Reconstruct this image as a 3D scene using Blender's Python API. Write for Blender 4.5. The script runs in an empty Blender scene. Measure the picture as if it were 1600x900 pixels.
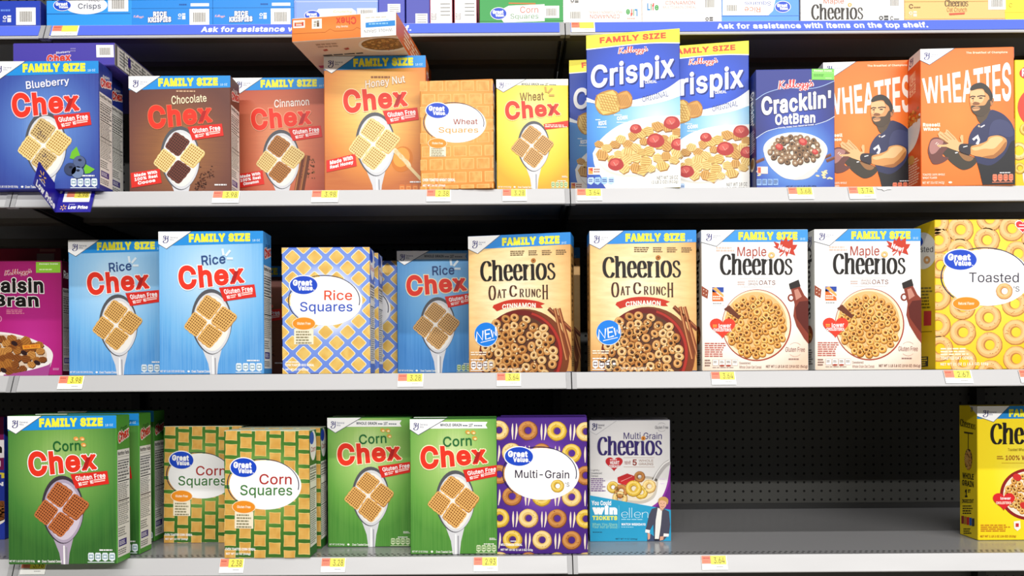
import bpy, math, random
import numpy as np
from mathutils import Vector, Matrix
from mathutils.geometry import tessellate_polygon, delaunay_2d_cdt

S = bpy.context.scene
COL = S.collection

# ------------------------------------------------------------------ camera, sky, lights, exposure
F = 1166.0            # focal length in pixels of the 1600 px wide frame
HY = 585.0            # image row of the horizon
ROLL = 0.0065
D0 = 1.626            # camera to the front edge of the three lower shelves
CAMZ = 1.146
cam_d = bpy.data.cameras.new('camera')
cam = bpy.data.objects.new('camera', cam_d)
COL.objects.link(cam)
cam_d.sensor_width = 36.0
cam_d.lens = F / 1600.0 * 36.0
cam_d.shift_y = (HY - 450.0) / 1600.0
cam_d.clip_start = 0.05
cam.matrix_world = Matrix.Translation((0, -D0, CAMZ)) @ Matrix.Rotation(math.pi / 2, 4, 'X') @ Matrix.Rotation(-ROLL, 4, 'Z')
S.camera = cam

world = bpy.data.worlds.new('store_interior')
S.world = world
world.use_nodes = True
bg = world.node_tree.nodes['Background']
bg.inputs[0].default_value = (1.0, 0.98, 0.95, 1)
bg.inputs[1].default_value = 0.035

def strip_light(name, x, y, z, length, width, power, aim):
    l = bpy.data.lights.new(name, 'AREA')
    l.shape = 'RECTANGLE'; l.size = length; l.size_y = width; l.energy = power
    l.color = (1.0, 0.975, 0.94)
    o = bpy.data.objects.new(name, l); COL.objects.link(o)
    o.location = (x, y, z)
    d = Vector((0, aim[0] - y, aim[1] - z)).normalized()
    o.rotation_euler = d.to_track_quat('-Z', 'Y').to_euler()
    return o
# the fluorescent rows hung over this aisle and over the next one
strip_light('aisle_light', 1.2, -2.15, 4.30, 7.0, 0.07, 136, (-0.6, 0.0))
strip_light('next_aisle_light', 2.2, -6.3, 4.30, 10.0, 0.10, 560, (0.0, 1.2))

S.view_settings.view_transform = 'Standard'
S.view_settings.look = 'None'
S.view_settings.exposure = 0.0
S.view_settings.gamma = 1.0
S.view_settings.use_curve_mapping = False
try:
    S.cycles.max_bounces = 5; S.cycles.diffuse_bounces = 3; S.cycles.glossy_bounces = 3
    S.cycles.sample_clamp_indirect = 4.0
    S.cycles.use_denoising = True
except Exception:
    pass

# ------------------------------------------------------------------ materials
def lin(h):
    h = h.lstrip('#')
    r = []
    for i in (0, 2, 4):
        c = int(h[i:i + 2], 16) / 255.0
        r.append(c / 12.92 if c <= 0.04045 else ((c + 0.055) / 1.055) ** 2.4)
    return (*r, 1.0)
MATS = {}
def principled(name):
    m = bpy.data.materials.new(name); m.use_nodes = True
    return m, m.node_tree.nodes, m.node_tree.links, m.node_tree.nodes['Principled BSDF']
def ink(h, rough=0.42):
    """flat printed ink on coated card"""
    k = ('ink', h, rough)
    if k not in MATS:
        m, n, l, b = principled('ink_' + h.lstrip('#'))
        b.inputs['Base Color'].default_value = lin(h)
        b.inputs['Roughness'].default_value = rough
        b.inputs['Specular IOR Level'].default_value = 0.35
        m.diffuse_color = lin(h)
        MATS[k] = m
    return MATS[k]
def grad(name, stops, cx=0.5, cy=0.5, sx=0.5, sy=0.5, grain=0.0, gscale=(40, 4), rough=0.42, gmix='#ffffff'):
    """printed artwork background: a colour ramp out from a point of the face, with printed wood grain"""
    k = ('grad', name)
    if k in MATS: return MATS[k]
    m, n, l, b = principled('print_' + name)
    uv = n.new('ShaderNodeUVMap'); uv.uv_map = 'face'
    mp = n.new('ShaderNodeMapping')
    mp.inputs['Location'].default_value = (-cx / sx, -cy / sy, 0)
    mp.inputs['Scale'].default_value = (1 / sx, 1 / sy, 0)
    ln = n.new('ShaderNodeVectorMath'); ln.operation = 'LENGTH'
    rp = n.new('ShaderNodeValToRGB')
    el = rp.color_ramp.elements
    el[0].position, el[0].color = stops[0][0], lin(stops[0][1])
    el[1].position, el[1].color = stops[-1][0], lin(stops[-1][1])
    for p, c in stops[1:-1]:
        e = el.new(p); e.color = lin(c)
    l.new(uv.outputs[0], mp.inputs[0]); l.new(mp.outputs[0], ln.inputs[0]); l.new(ln.outputs['Value'], rp.inputs[0])
    out = rp.outputs[0]
    if grain:
        mp2 = n.new('ShaderNodeMapping'); mp2.inputs['Scale'].default_value = (gscale[0], gscale[1], 1)
        nz = n.new('ShaderNodeTexNoise'); nz.inputs['Scale'].default_value = 1.0; nz.inputs['Detail'].default_value = 3
        l.new(uv.outputs[0], mp2.inputs[0]); l.new(mp2.outputs[0], nz.inputs['Vector'])
        mr = n.new('ShaderNodeMapRange'); mr.inputs[1].default_value = 0.35; mr.inputs[2].default_value = 0.75
        mr.inputs[3].default_value = 0.0; mr.inputs[4].default_value = grain
        l.new(nz.outputs[0], mr.inputs[0])
        mx = n.new('ShaderNodeMixRGB'); mx.inputs[2].default_value = lin(gmix)
        l.new(mr.outputs[0], mx.inputs[0]); l.new(out, mx.inputs[1])
        out = mx.outputs[0]
    l.new(out, b.inputs['Base Color'])
    b.inputs['Roughness'].default_value = rough
    b.inputs['Specular IOR Level'].default_value = 0.35
    MATS[k] = m
    return m
def paint(name, h, rough=0.4, metal=0.0, spec=0.5, noise=0.0):
    m, n, l, b = principled(name)
    b.inputs['Base Color'].default_value = lin(h)
    b.inputs['Roughness'].default_value = rough; b.inputs['Metallic'].default_value = metal
    b.inputs['Specular IOR Level'].default_value = spec
    if noise:
        tc = n.new('ShaderNodeTexCoord'); nz = n.new('ShaderNodeTexNoise'); nz.inputs['Scale'].default_value = 9; nz.inputs['Detail'].default_value = 6
        mp = n.new('ShaderNodeMapping'); mp.inputs['Scale'].default_value = (0.4, 1, 3)
        mr = n.new('ShaderNodeMapRange'); mr.inputs[3].default_value = max(rough - noise, 0.05); mr.inputs[4].default_value = rough + noise
        l.new(tc.outputs['Object'], mp.inputs[0]); l.new(mp.outputs[0], nz.inputs['Vector']); l.new(nz.outputs[0], mr.inputs[0]); l.new(mr.outputs[0], b.inputs['Roughness'])
    return m
def perforated(name, h, rough, px, py, rad, axes, band=None, stagger=False, spec=0.5):
    """painted steel with punched round holes on a grid (object coordinates, metres)"""
    m, n, l, b = principled(name)
    tc = n.new('ShaderNodeTexCoord'); sp = n.new('ShaderNodeSeparateXYZ')
    l.new(tc.outputs['Object'], sp.inputs[0])
    def mth(op, a, c=None):
        q = n.new('ShaderNodeMath'); q.operation = op
        for i, v in enumerate((a, c)):
            if v is None: continue
            if isinstance(v, (int, float)): q.inputs[i].default_value = v
            else: l.new(v, q.inputs[i])
        return q.outputs[0]
    A, B = sp.outputs[axes[0]], sp.outputs[axes[1]]
    vb = mth('DIVIDE', B, py); va = mth('DIVIDE', A, px)
    if stagger:
        va = mth('ADD', va, mth('MULTIPLY', mth('FLOOR', vb), 0.5))
    fa = mth('MULTIPLY', mth('SUBTRACT', mth('FRACT', va), 0.5), px)
    fb = mth('MULTIPLY', mth('SUBTRACT', mth('FRACT', vb), 0.5), py)
    d2 = mth('ADD', mth('MULTIPLY', fa, fa), mth('MULTIPLY', fb, fb))
    hole = mth('LESS_THAN', d2, rad * rad)
    if band:
        hole = mth('MULTIPLY', hole, mth('MULTIPLY', mth('GREATER_THAN', B, band[0]), mth('LESS_THAN', B, band[1])))
    mx = n.new('ShaderNodeMixRGB'); mx.inputs[1].default_value = lin(h); mx.inputs[2].default_value = (0.004, 0.004, 0.004, 1)
    l.new(hole, mx.inputs[0]); l.new(mx.outputs[0], b.inputs['Base Color'])
    rr = mth('ADD', mth('MULTIPLY', hole, 0.6), rough); l.new(rr, b.inputs['Roughness'])
    b.inputs['Specular IOR Level'].default_value = spec
    return m

# ------------------------------------------------------------------ objects
def tag(o, label=None, cat=None, group=None, kind=None):
    if label: o['label'] = label
    if cat: o['category'] = cat
    if group: o['group'] = group
    if kind: o['kind'] = kind
    return o
def empty(name, loc=(0, 0, 0), rot=(0, 0, 0)):
    o = bpy.data.objects.new(name, None); COL.objects.link(o)
    o.empty_display_size = 0.05
    o.location = loc; o.rotation_euler = rot
    return o
def mesh_obj(name, verts, faces, mats, midx=None, parent=None, uvs=None):
    me = bpy.data.meshes.new(name)
    me.from_pydata([tuple(v) for v in verts], [], faces)
    for m in mats: me.materials.append(m)
    if midx is not None: me.polygons.foreach_set('material_index', midx)
    if uvs is not None:
        lay = me.uv_layers.new(name='face')
        vi = np.empty(len(me.loops), dtype=np.int32); me.loops.foreach_get('vertex_index', vi)
        lay.data.foreach_set('uv', np.asarray(uvs, dtype=np.float32)[vi].ravel())
    me.update()
    o = bpy.data.objects.new(name, me); COL.objects.link(o)
    if parent is not None: o.parent = parent
    return o
class MB:
    """collects boxes and extrusions into one mesh"""
    def __init__(s): s.v, s.f, s.m = [], [], []
    def box(s, x0, y0, z0, x1, y1, z1, m=0, bev=0.0):
        b = len(s.v)
        if bev <= 0:
            s.v += [(x0, y0, z0), (x1, y0, z0), (x1, y1, z0), (x0, y1, z0), (x0, y0, z1), (x1, y0, z1), (x1, y1, z1), (x0, y1, z1)]
            fs = [(0, 3, 2, 1), (4, 5, 6, 7), (0, 1, 5, 4), (1, 2, 6, 5), (2, 3, 7, 6), (3, 0, 4, 7)]
            s.f += [tuple(i + b for i in f) for f in fs]; s.m += [m] * 6
        else:
            s.prism([(y0 + bev, z0), (y1 - bev, z0), (y1, z0 + bev), (y1, z1 - bev), (y1 - bev, z1), (y0 + bev, z1), (y0, z1 - bev), (y0, z0 + bev)], x0, x1, m)
        return s
    def prism(s, prof, x0, x1, m=0):
        """profile of (y, z), counter-clockwise seen from +x, swept along x"""
        b, n = len(s.v), len(prof)
        s.v += [(x0, y, z) for y, z in prof] + [(x1, y, z) for y, z in prof]
        for i in range(n):
            j = (i + 1) % n
            s.f.append((b + i, b + n + i, b + n + j, b + j)[::-1]); s.m.append(m)
        s.f.append(tuple(b + i for i in range(n))[::-1]); s.m.append(m)
        s.f.append(tuple(b + n + i for i in range(n))); s.m.append(m)
        return s
    def build(s, name, mats, parent=None):
        return mesh_obj(name, s.v, s.f, mats if isinstance(mats, list) else [mats], s.m, parent)

# ------------------------------------------------------------------ flat print artwork
def homography(src, dst):
    A = []
    for (x, y), (u, v) in zip(src, dst):
        A.append([x, y, 1, 0, 0, 0, -u * x, -u * y]); A.append([0, 0, 0, x, y, 1, -v * x, -v * y])
    b = np.array(dst, dtype=float).ravel()
    h = np.linalg.solve(np.array(A, dtype=float), b)
    return np.append(h, 1).reshape(3, 3)
def hmap(H, pts):
    p = np.asarray(pts, dtype=float)
    q = np.c_[p, np.ones(len(p))] @ H.T
    return q[:, :2] / q[:, 2:3]
# outlines of the sans lettering (thousandths), letter: (advance, "x,y x,y ...|next loop")
GLYPHS = {
    'A': (480, "16,0 201,509 276,509 463,0 395,0 287,302 264,372 232,478 245,478 213,371 191,302 85,0|110,142 110,199 370,199 370,142"),
    'B': (456, "60,0 60,509 241,509 266,508 289,504 310,499 329,491 359,469 381,442 394,410 398,374 395,344 387,320 373,301 356,286 315,267 315,262 339,257 363,245 385,227 402,203 414,173 418,136 413,100 400,67 377,39 344,18 324,10 301,4 275,1 247,0|125,57 245,57 272,58 296,63 315,70 330,80 349,105 355,137 352,161 342,184 327,203 306,218 279,228 248,231 125,231|125,285 238,285 265,288 288,296 308,309 323,326 333,348 336,372 330,403 313,429 283,446 240,452 125,452"),
    'C': (510, "267,-7 235,-5 205,1 177,11 150,25 126,42 104,63 86,88 70,115 57,146 48,179 42,215 40,254 42,293 48,329 57,362 70,393 86,421 104,445 126,466 150,484 177,498 205,508 235,514 267,516 305,513 340,504 373,490 402,471 427,447 448,418 463,385 473,348 408,348 401,373 389,395 357,428 315,449 267,456 245,454 223,450 203,443 184,432 166,419 150,403 137,385 125,364 116,340 109,314 105,285 103,254 105,223 109,194 116,168 125,145 137,123 151,105 166,89 184,76 203,66 223,59 245,54 267,53 315,60 357,81 389,114 408,160 473,160 463,124 448,91 428,62 402,38 373,19 341,5 305,-4"),
    'D': (502, "219,0 96,0 96,57 215,57 244,58 272,63 296,70 318,81 337,94 354,110 368,128 379,149 388,172 394,198 398,226 399,255 398,285 394,312 388,337 379,361 368,381 354,399 338,415 320,428 299,438 275,446 249,450 221,452 93,452 93,509 225,509 261,507 294,501 325,492 353,478 377,461 399,441 418,418 433,391 446,361 455,329 460,293 462,255 460,217 455,181 446,149 433,119 417,92 398,68 376,48 351,31 322,17 291,8 256,2|125,509 125,0 60,0 60,509"),
    'E': (419, "60,0 60,509 372,509 372,452 125,452 125,286 355,286 355,229 125,229 125,57 375,57 375,0"),
    'F': (410, "60,0 60,509 369,509 369,452 125,452 125,278 346,278 346,221 125,221 125,0"),
    'G': (520, "269,-7 236,-5 205,1 176,11 149,25 125,43 104,64 85,88 69,116 57,146 47,179 42,215 40,254 42,293 47,329 57,362 69,393 85,421 103,445 125,466 149,484 175,498 203,508 233,514 265,516 304,513 340,504 374,489 403,469 429,445 449,416 465,384 474,349 408,349 387,393 356,427 315,448 265,456 243,454 222,450 202,443 183,432 166,419 150,404 137,385 125,364 116,340 109,314 105,285 103,254 105,223 109,194 116,168 125,145 137,124 151,105 166,90 184,76 203,66 224,59 246,54 269,53 309,57 345,71 374,93 396,123 404,141 410,160 414,180 415,202 434,199 283,199 283,256 478,256 478,200 476,170 471,141 463,115 451,91 436,69 419,50 399,33 377,19 352,8 326,0 298,-5"),
    'H': (517, "60,0 60,509 125,509 125,289 392,289 392,509 457,509 457,0 392,0 392,232 125,232 125,0"),
    'I': (300, "31,0 31,57 118,57 118,452 31,452 31,509 269,509 269,452 183,452 183,57 269,57 269,0"),
    'J': (396, "185,-7 153,-4 124,3 98,15 75,33 57,55 44,81 36,111 33,145 33,173 98,173 98,145 104,104 122,74 149,56 185,50 220,56 248,74 266,104 272,145 272,509 336,509 336,145 334,111 326,81 313,55 294,33 271,15 246,3 217,-4"),
    'K': (467, "104,145 104,216 139,261 174,303 212,344 364,509 448,509 231,276 228,276|60,0 60,509 125,509 125,334 124,225 125,193 125,0|372,0 188,259 228,309 449,0"),
    'L': (393, "60,0 60,509 125,509 125,57 361,57 361,0"),
    'M': (628, "60,0 60,509 152,509 277,187 287,159 299,123 311,84 322,49 307,49 318,83 330,121 342,158 352,187 476,509 568,509 568,0 504,0 504,291 504,327 505,369 506,413 507,457 513,457 498,409 482,363 467,322 456,291 342,0 286,0 170,291 159,321 145,361 129,408 112,457 119,457 120,416 121,372 122,328 122,291 122,0"),
    'N': (523, "60,0 60,509 136,509 343,183 363,151 388,107 414,55 405,54 401,108 399,157 399,195 399,509 463,509 463,0 387,0 202,290 177,331 148,381 108,452 119,454 122,384 124,328 125,291 125,0"),
    'O': (533, "267,-7 235,-5 205,1 177,11 150,25 126,42 105,63 86,88 70,115 57,146 48,179 42,215 40,254 42,293 48,329 57,362 70,393 86,421 105,445 126,466 150,484 177,498 205,508 235,514 267,516 299,514 329,508 357,498 384,484 408,466 429,445 448,421 464,393 477,362 486,329 491,293 493,254 491,215 486,179 477,146 464,115 448,88 429,63 408,42 384,25 357,11 329,1 299,-5|267,53 289,54 310,59 330,66 349,76 367,89 383,105 396,123 408,144 418,168 425,194 429,223 430,254 429,286 425,314 418,341 408,365 396,386 383,404 367,420 349,433 330,443 310,450 289,454 267,456 245,454 223,450 203,443 184,433 167,420 151,404 137,385 125,364 116,340 109,314 105,285 103,254 105,223 109,194 116,168 125,144 137,123 151,105 167,89 184,76 203,66 223,59 245,54"),
    'P': (445, "60,0 60,509 235,509 263,507 289,503 312,497 332,487 350,476 366,462 379,447 390,430 398,411 404,391 407,370 409,348 407,325 404,304 398,284 390,265 379,248 366,233 350,219 332,207 312,198 289,191 263,187 235,186 109,186 109,242 233,242 269,246 297,256 318,272 333,294 342,319 344,348 342,376 333,402 318,423 297,439 268,449 232,452 125,452 125,0"),
    'Q': (533, "245,159 313,159 369,85 384,65 468,-48 401,-48 346,27 331,46|267,-7 235,-5 205,1 177,11 150,25 126,42 105,63 86,88 70,115 57,146 48,179 42,215 40,254 42,293 48,329 57,362 70,393 86,421 105,445 126,466 150,484 177,498 205,508 235,514 267,516 299,514 329,508 357,498 384,484 408,466 429,445 448,421 464,393 477,362 486,329 491,293 493,254 491,215 486,179 477,146 464,115 448,88 429,63 408,42 384,25 357,11 329,1 299,-5|267,53 289,54 310,59 330,66 349,76 367,89 383,105 396,123 408,144 418,168 425,194 429,223 430,254 429,286 425,314 418,341 408,365 396,386 383,404 367,420 349,433 330,443 310,450 289,454 267,456 245,454 223,450 203,443 184,433 167,420 151,404 137,385 125,364 116,340 109,314 105,285 103,254 105,223 109,194 116,168 125,144 137,123 151,105 167,89 184,76 203,66 223,59 245,54"),
    'R': (449, "60,0 60,509 236,509 264,507 290,504 313,497 333,489 367,465 390,433 399,415 405,395 408,374 409,352 408,330 405,309 399,290 390,271 367,240 333,217 312,209 289,203 264,199 236,198 96,198 96,255 234,255 269,258 298,267 319,281 334,300 342,324 345,352 342,380 334,405 319,425 298,440 269,449 233,452 125,452 125,0|353,0 230,229 303,229 428,0"),
    'S': (447, "224,-9 197,-8 172,-4 149,1 128,9 108,19 91,31 76,45 64,60 54,77 46,96 41,115 38,137 104,137 110,110 123,88 142,71 166,59 194,52 224,49 257,52 286,60 311,74 329,92 341,114 346,139 342,161 332,179 316,193 296,205 245,222 184,239 154,249 128,260 105,274 86,289 71,307 60,326 54,348 52,372 58,413 75,448 87,463 102,476 119,488 138,498 158,506 180,511 203,514 227,516 252,514 275,511 296,505 316,498 351,476 377,449 394,415 401,378 337,378 326,412 302,437 286,447 267,453 247,457 225,459 194,456 167,448 145,435 129,418 118,398 115,376 119,352 131,334 148,319 169,308 212,293 264,279 312,264 359,238 379,220 395,198 405,171 408,139 403,99 386,64 374,48 360,34 343,21 323,11 302,2 278,-4 252,-8"),
    'T': (449, "32,452 32,509 417,509 417,452 257,452 257,0 193,0 193,452"),
    'U': (517, "259,-8 230,-7 203,-2 177,5 154,15 133,28 114,43 98,60 85,80 74,101 66,124 62,148 60,173 60,509 124,509 124,178 128,144 141,113 160,87 187,68 220,56 259,52 298,56 331,68 357,87 377,113 389,144 393,178 393,509 457,509 457,173 456,148 451,124 443,101 433,80 419,60 403,43 384,28 363,15 340,5 315,-2 288,-7"),
    'V': (480, "204,0 16,509 84,509 192,206 215,137 248,31 235,31 267,138 290,206 395,509 463,509 278,0"),
    'W': (686, "155,0 16,509 82,509 163,196 175,145 187,94 197,40 189,40 200,94 211,145 224,196 306,509 380,509 462,196 474,145 486,94 497,40 488,40 499,94 510,145 523,196 603,509 670,509 530,0 455,0 368,323 351,391 336,475 350,475 335,395 318,323 230,0"),
    'X': (474, "18,0 217,284 217,236 29,509 104,509 178,400 204,361 223,329 243,292 232,292 252,329 272,361 298,400 374,509 446,509 259,239 259,287 456,0 382,0 292,129 268,165 250,195 230,231 244,231 225,196 206,166 182,129 91,0"),
    'Y': (472, "203,0 203,208 16,509 91,509 192,344 222,292 250,230 224,230 251,293 280,344 381,509 455,509 268,208 268,0"),
    'Z': (438, "42,0 42,46 273,385 306,431 341,476 348,454 285,452 223,452 40,452 40,509 397,509 397,462 169,129 134,81 97,33 90,54 152,57 214,57 399,57 399,0"),
    'a': (389, "160,-9 126,-5 94,5 68,22 48,45 35,73 30,108 34,138 43,161 58,179 78,193 125,211 178,220 234,227 265,235 273,243 276,255 276,257 273,279 267,297 256,311 240,322 220,329 196,331 171,329 149,322 118,301 100,274 41,291 57,322 79,346 104,364 133,375 163,382 194,384 239,379 286,360 306,343 322,320 333,290 337,251 337,0 277,0 277,52 272,52 252,25 215,1 190,-6|170,45 202,49 228,59 248,74 263,93 272,115 276,138 276,190 259,182 231,176 200,171 175,168 134,159 117,150 103,139 95,124 92,105 94,87 102,72 114,61 130,52"),
    'b': (424, "229,-8 198,-5 172,4 138,31 118,59 112,59 112,0 53,0 53,509 114,509 114,319 118,319 137,346 171,373 197,381 229,384 252,383 274,378 294,371 313,361 330,347 345,332 359,313 370,293 379,270 385,245 389,218 390,189 389,160 385,133 379,108 370,84 359,64 346,45 330,29 313,16 294,5 274,-2 252,-7|220,47 253,51 279,66 301,88 316,117 325,151 328,189 325,227 316,261 301,290 280,311 253,325 220,330 188,325 161,312 140,291 125,263 116,229 113,189 116,150 125,115 140,86 162,65 188,51"),
    'c': (396, "207,-8 182,-7 159,-2 137,6 117,16 98,30 82,46 68,64 56,85 46,108 40,133 36,159 34,187 36,216 40,243 46,268 56,291 68,312 82,330 98,346 117,360 137,371 159,378 182,383 207,384 260,377 305,356 340,322 362,277 303,262 290,289 270,311 242,325 207,330 173,325 145,310 124,287 108,258 99,224 96,187 99,151 108,117 124,89 145,66 173,51 207,46 243,52 271,66 292,89 304,117 363,102 354,78 341,56 306,21 261,-1"),
    'd': (424, "195,-8 172,-7 151,-2 130,5 111,16 94,29 79,45 66,64 55,84 46,108 39,133 35,160 34,189 35,218 39,245 46,270 55,293 66,313 79,332 95,347 112,361 131,371 151,378 173,383 196,384 228,381 253,373 287,346 306,319 311,319 311,509 372,509 372,0 313,0 313,59 307,59 287,31 252,4 227,-5|205,47 236,51 263,65 284,86 299,115 309,150 312,189 309,229 300,263 284,291 263,312 237,325 205,330 172,325 145,311 124,290 108,261 99,227 96,189 99,151 109,117 124,88 145,66 172,51"),
    'e': (404, "212,-8 185,-7 161,-2 138,6 117,16 98,30 82,46 68,64 56,85 46,108 40,132 35,159 34,187 35,215 39,242 46,267 55,290 67,311 81,329 97,346 115,359 135,370 157,378 180,383 205,384 236,382 266,374 294,361 319,341 341,315 357,282 363,263 368,242 370,219 371,194 371,169 75,169 75,221 338,221 310,202 307,237 298,269 283,294 263,314 237,326 205,330 173,326 146,313 125,294 109,270 99,241 96,211 96,178 100,139 110,106 128,80 151,61 179,50 212,46 254,53 285,73 306,105 365,91 353,63 335,39 311,19 283,4 249,-5"),
    'f': (254, "228,379 228,327 6,327 6,379|81,0 81,432 84,461 96,486 113,505 135,519 161,527 187,530 222,527 243,521 227,468 215,472 195,474 171,470 154,460 145,443 142,419 142,0"),
    'g': (425, "207,-151 168,-148 134,-140 105,-127 82,-110 64,-91 51,-69 101,-41 122,-66 154,-88 178,-95 207,-97 249,-92 282,-75 304,-47 311,-6 311,68 306,68 287,41 252,16 227,8 195,5 173,6 152,10 132,17 113,27 95,39 80,53 67,71 55,90 46,112 39,136 35,163 34,191 35,220 39,246 46,271 55,293 66,314 80,332 95,347 112,361 131,371 152,378 173,383 196,384 228,382 253,373 288,346 308,319 313,319 313,379 372,379 372,-9 371,-32 367,-54 360,-73 350,-90 324,-117 291,-136 271,-142 251,-147 229,-150|205,59 237,63 264,75 285,95 300,121 309,154 312,193 309,231 300,264 285,291 264,312 237,325 205,330 172,325 145,312 124,290 109,262 99,229 96,193 99,155 109,123 124,96 145,76 172,63"),
    'h': (410, "114,227 114,0 53,0 53,509 114,509 114,287 102,287 112,312 124,332 137,349 152,362 187,379 227,384 264,380 295,369 321,349 341,321 348,304 353,285 356,264 357,240 357,0 296,0 296,235 290,275 273,304 246,323 210,329 184,326 161,317 141,303 126,283 117,257"),
    'i': (167, "53,0 53,379 114,379 114,0|84,443 67,446 54,455 44,468 41,483 44,499 54,512 67,521 84,524 100,521 114,512 123,499 126,483 123,468 114,455 100,446"),
    'j': (167, "53,379 114,379 114,-30 111,-63 102,-90 86,-113 65,-129 37,-139 4,-143 -10,-143 -10,-87 2,-87 25,-83 40,-72 50,-54 53,-29|83,443 67,446 53,455 44,468 41,483 44,499 53,512 67,521 83,524 100,521 114,512 123,499 126,483 123,468 114,455 100,446"),
    'k': (381, "110,137 110,212 121,212 284,379 360,379 184,199 177,199|53,0 53,509 114,509 114,0|294,0 148,186 191,229 372,0"),
    'l': (189, "139,-2 101,3 74,20 58,47 53,84 53,509 114,509 114,99 115,77 120,62 130,54 146,52 160,53 170,54 181,3 162,-1"),
    'm': (610, "53,0 53,379 112,379 112,295 108,295 118,323 132,346 151,363 172,376 195,384 219,386 257,380 287,361 309,331 321,295 312,295 322,321 337,343 357,361 381,375 407,383 437,386 468,383 497,372 522,354 541,328 553,296 557,255 557,0 496,0 496,254 490,289 473,313 447,326 419,330 395,328 374,320 358,307 345,290 338,270 335,247 335,0 274,0 274,260 269,288 253,311 229,326 199,330 178,328 158,320 140,307 126,289 117,266 114,238 114,0"),
    'n': (410, "114,227 114,0 53,0 53,379 112,379 112,287 102,287 112,312 124,332 137,349 152,362 187,379 227,384 264,380 295,369 321,349 341,321 348,304 353,285 356,264 357,240 357,0 296,0 296,235 290,275 273,304 246,323 210,329 184,326 161,317 141,303 126,283 117,257"),
    'o': (415, "207,-8 182,-7 159,-2 137,6 117,16 98,30 82,46 68,64 56,85 46,108 40,133 36,159 34,187 36,216 40,243 46,268 56,291 68,312 82,330 98,346 117,360 137,371 159,378 182,383 207,384 233,383 256,378 278,371 299,360 317,346 333,330 347,312 359,291 369,268 376,243 380,216 381,187 380,159 376,133 369,108 359,85 347,64 333,46 317,30 299,16 278,6 256,-2 233,-7|207,46 242,51 270,66 292,89 307,117 316,151 319,187 316,224 307,258 292,287 270,310 242,325 207,330 173,325 145,310 124,287 108,258 99,224 96,187 99,151 108,117 124,89 145,66 173,51"),
    'p': (424, "53,-143 53,379 112,379 112,319 118,319 137,346 171,373 197,381 229,384 252,383 274,378 294,371 313,361 330,347 345,332 359,313 370,293 379,270 385,245 389,218 390,189 389,160 385,133 379,108 370,84 359,64 346,45 330,29 313,16 294,5 274,-2 252,-7 229,-8 198,-5 173,4 138,31 118,59 114,59 114,-143|220,47 253,51 279,66 301,88 316,117 325,151 328,189 325,227 316,261 301,290 280,311 253,325 220,330 188,325 161,312 140,291 125,263 116,229 113,189 116,150 125,115 140,86 162,65 188,51"),
    'q': (424, "372,-143 311,-143 311,59 306,59 287,31 252,4 227,-5 195,-8 172,-7 151,-2 130,5 111,16 94,29 79,45 66,64 55,84 46,108 39,133 35,160 34,189 35,218 39,245 46,270 55,293 66,313 79,332 95,347 112,361 131,371 151,378 173,383 196,384 228,381 253,373 287,346 307,319 313,319 313,379 372,379|205,47 236,51 263,65 284,86 299,115 309,150 312,189 309,229 300,263 284,291 263,312 237,325 205,330 172,325 145,311 124,290 108,261 99,227 96,189 99,151 109,117 124,88 145,66 172,51"),
    'r': (259, "53,0 53,379 112,379 112,321 115,321 130,347 152,367 181,380 213,385 229,384 243,384 243,322 230,324 207,326 182,323 159,315 140,301 126,284 117,262 114,237 114,0"),
    's': (365, "182,-8 145,-5 112,3 84,18 62,38 45,63 36,94 94,107 105,79 124,60 150,49 181,45 217,50 244,62 262,81 268,103 265,121 254,136 237,147 212,155 149,170 125,177 104,186 87,196 72,208 53,237 47,274 51,305 65,332 87,354 115,370 149,381 187,384 223,381 254,372 279,358 299,339 314,316 324,290 268,277 258,298 243,316 219,328 187,333 156,329 131,317 114,299 109,277 112,258 124,243 144,232 172,223 229,209 254,202 275,194 292,183 306,171 325,142 331,107 326,75 312,47 290,24 260,6 223,-5"),
    't': (227, "204,379 204,327 6,327 6,379|65,471 126,471 126,98 128,76 136,61 150,53 170,50 185,51 202,54 213,2 192,-3 168,-4 145,-3 125,2 107,10 92,21 72,52 65,93"),
    'u': (410, "182,-5 146,-1 115,11 89,31 69,59 62,76 57,95 54,116 53,139 53,379 114,379 114,144 119,105 137,75 164,56 200,50 226,53 249,62 268,77 283,97 293,122 296,153 296,379 357,379 357,0 298,0 298,92 307,92 297,67 286,47 272,30 257,17 222,0"),
    'v': (389, "163,0 17,379 84,379 165,155 187,87 206,21 184,21 203,87 224,155 305,379 371,379 226,0"),
    'w': (567, "138,0 23,379 87,379 133,214 154,137 175,41 165,41 186,135 206,214 252,379 316,379 362,214 382,136 402,41 391,41 413,135 434,214 480,379 545,379 429,0 368,0 319,172 305,225 291,280 277,338 291,338 277,280 263,225 248,172 199,0"),
    'x': (379, "21,0 171,218 171,171 29,379 100,379 147,306 179,253 207,206 175,206 202,253 233,306 282,379 352,379 209,169 209,214 358,0 287,0 231,85 200,136 173,182 205,182 178,136 148,85 91,0"),
    'y': (389, "47,-139 61,-86 71,-87 104,-89 118,-84 130,-74 141,-58 151,-36 163,-1 17,379 84,379 165,155 187,87 206,21 184,21 202,87 224,155 305,379 371,379 204,-58 177,-107 159,-124 139,-136 117,-143 91,-145 65,-143"),
    'z': (380, "42,0 42,46 254,320 254,323 48,323 48,379 333,379 333,331 126,60 126,56 339,56 339,0"),
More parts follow.
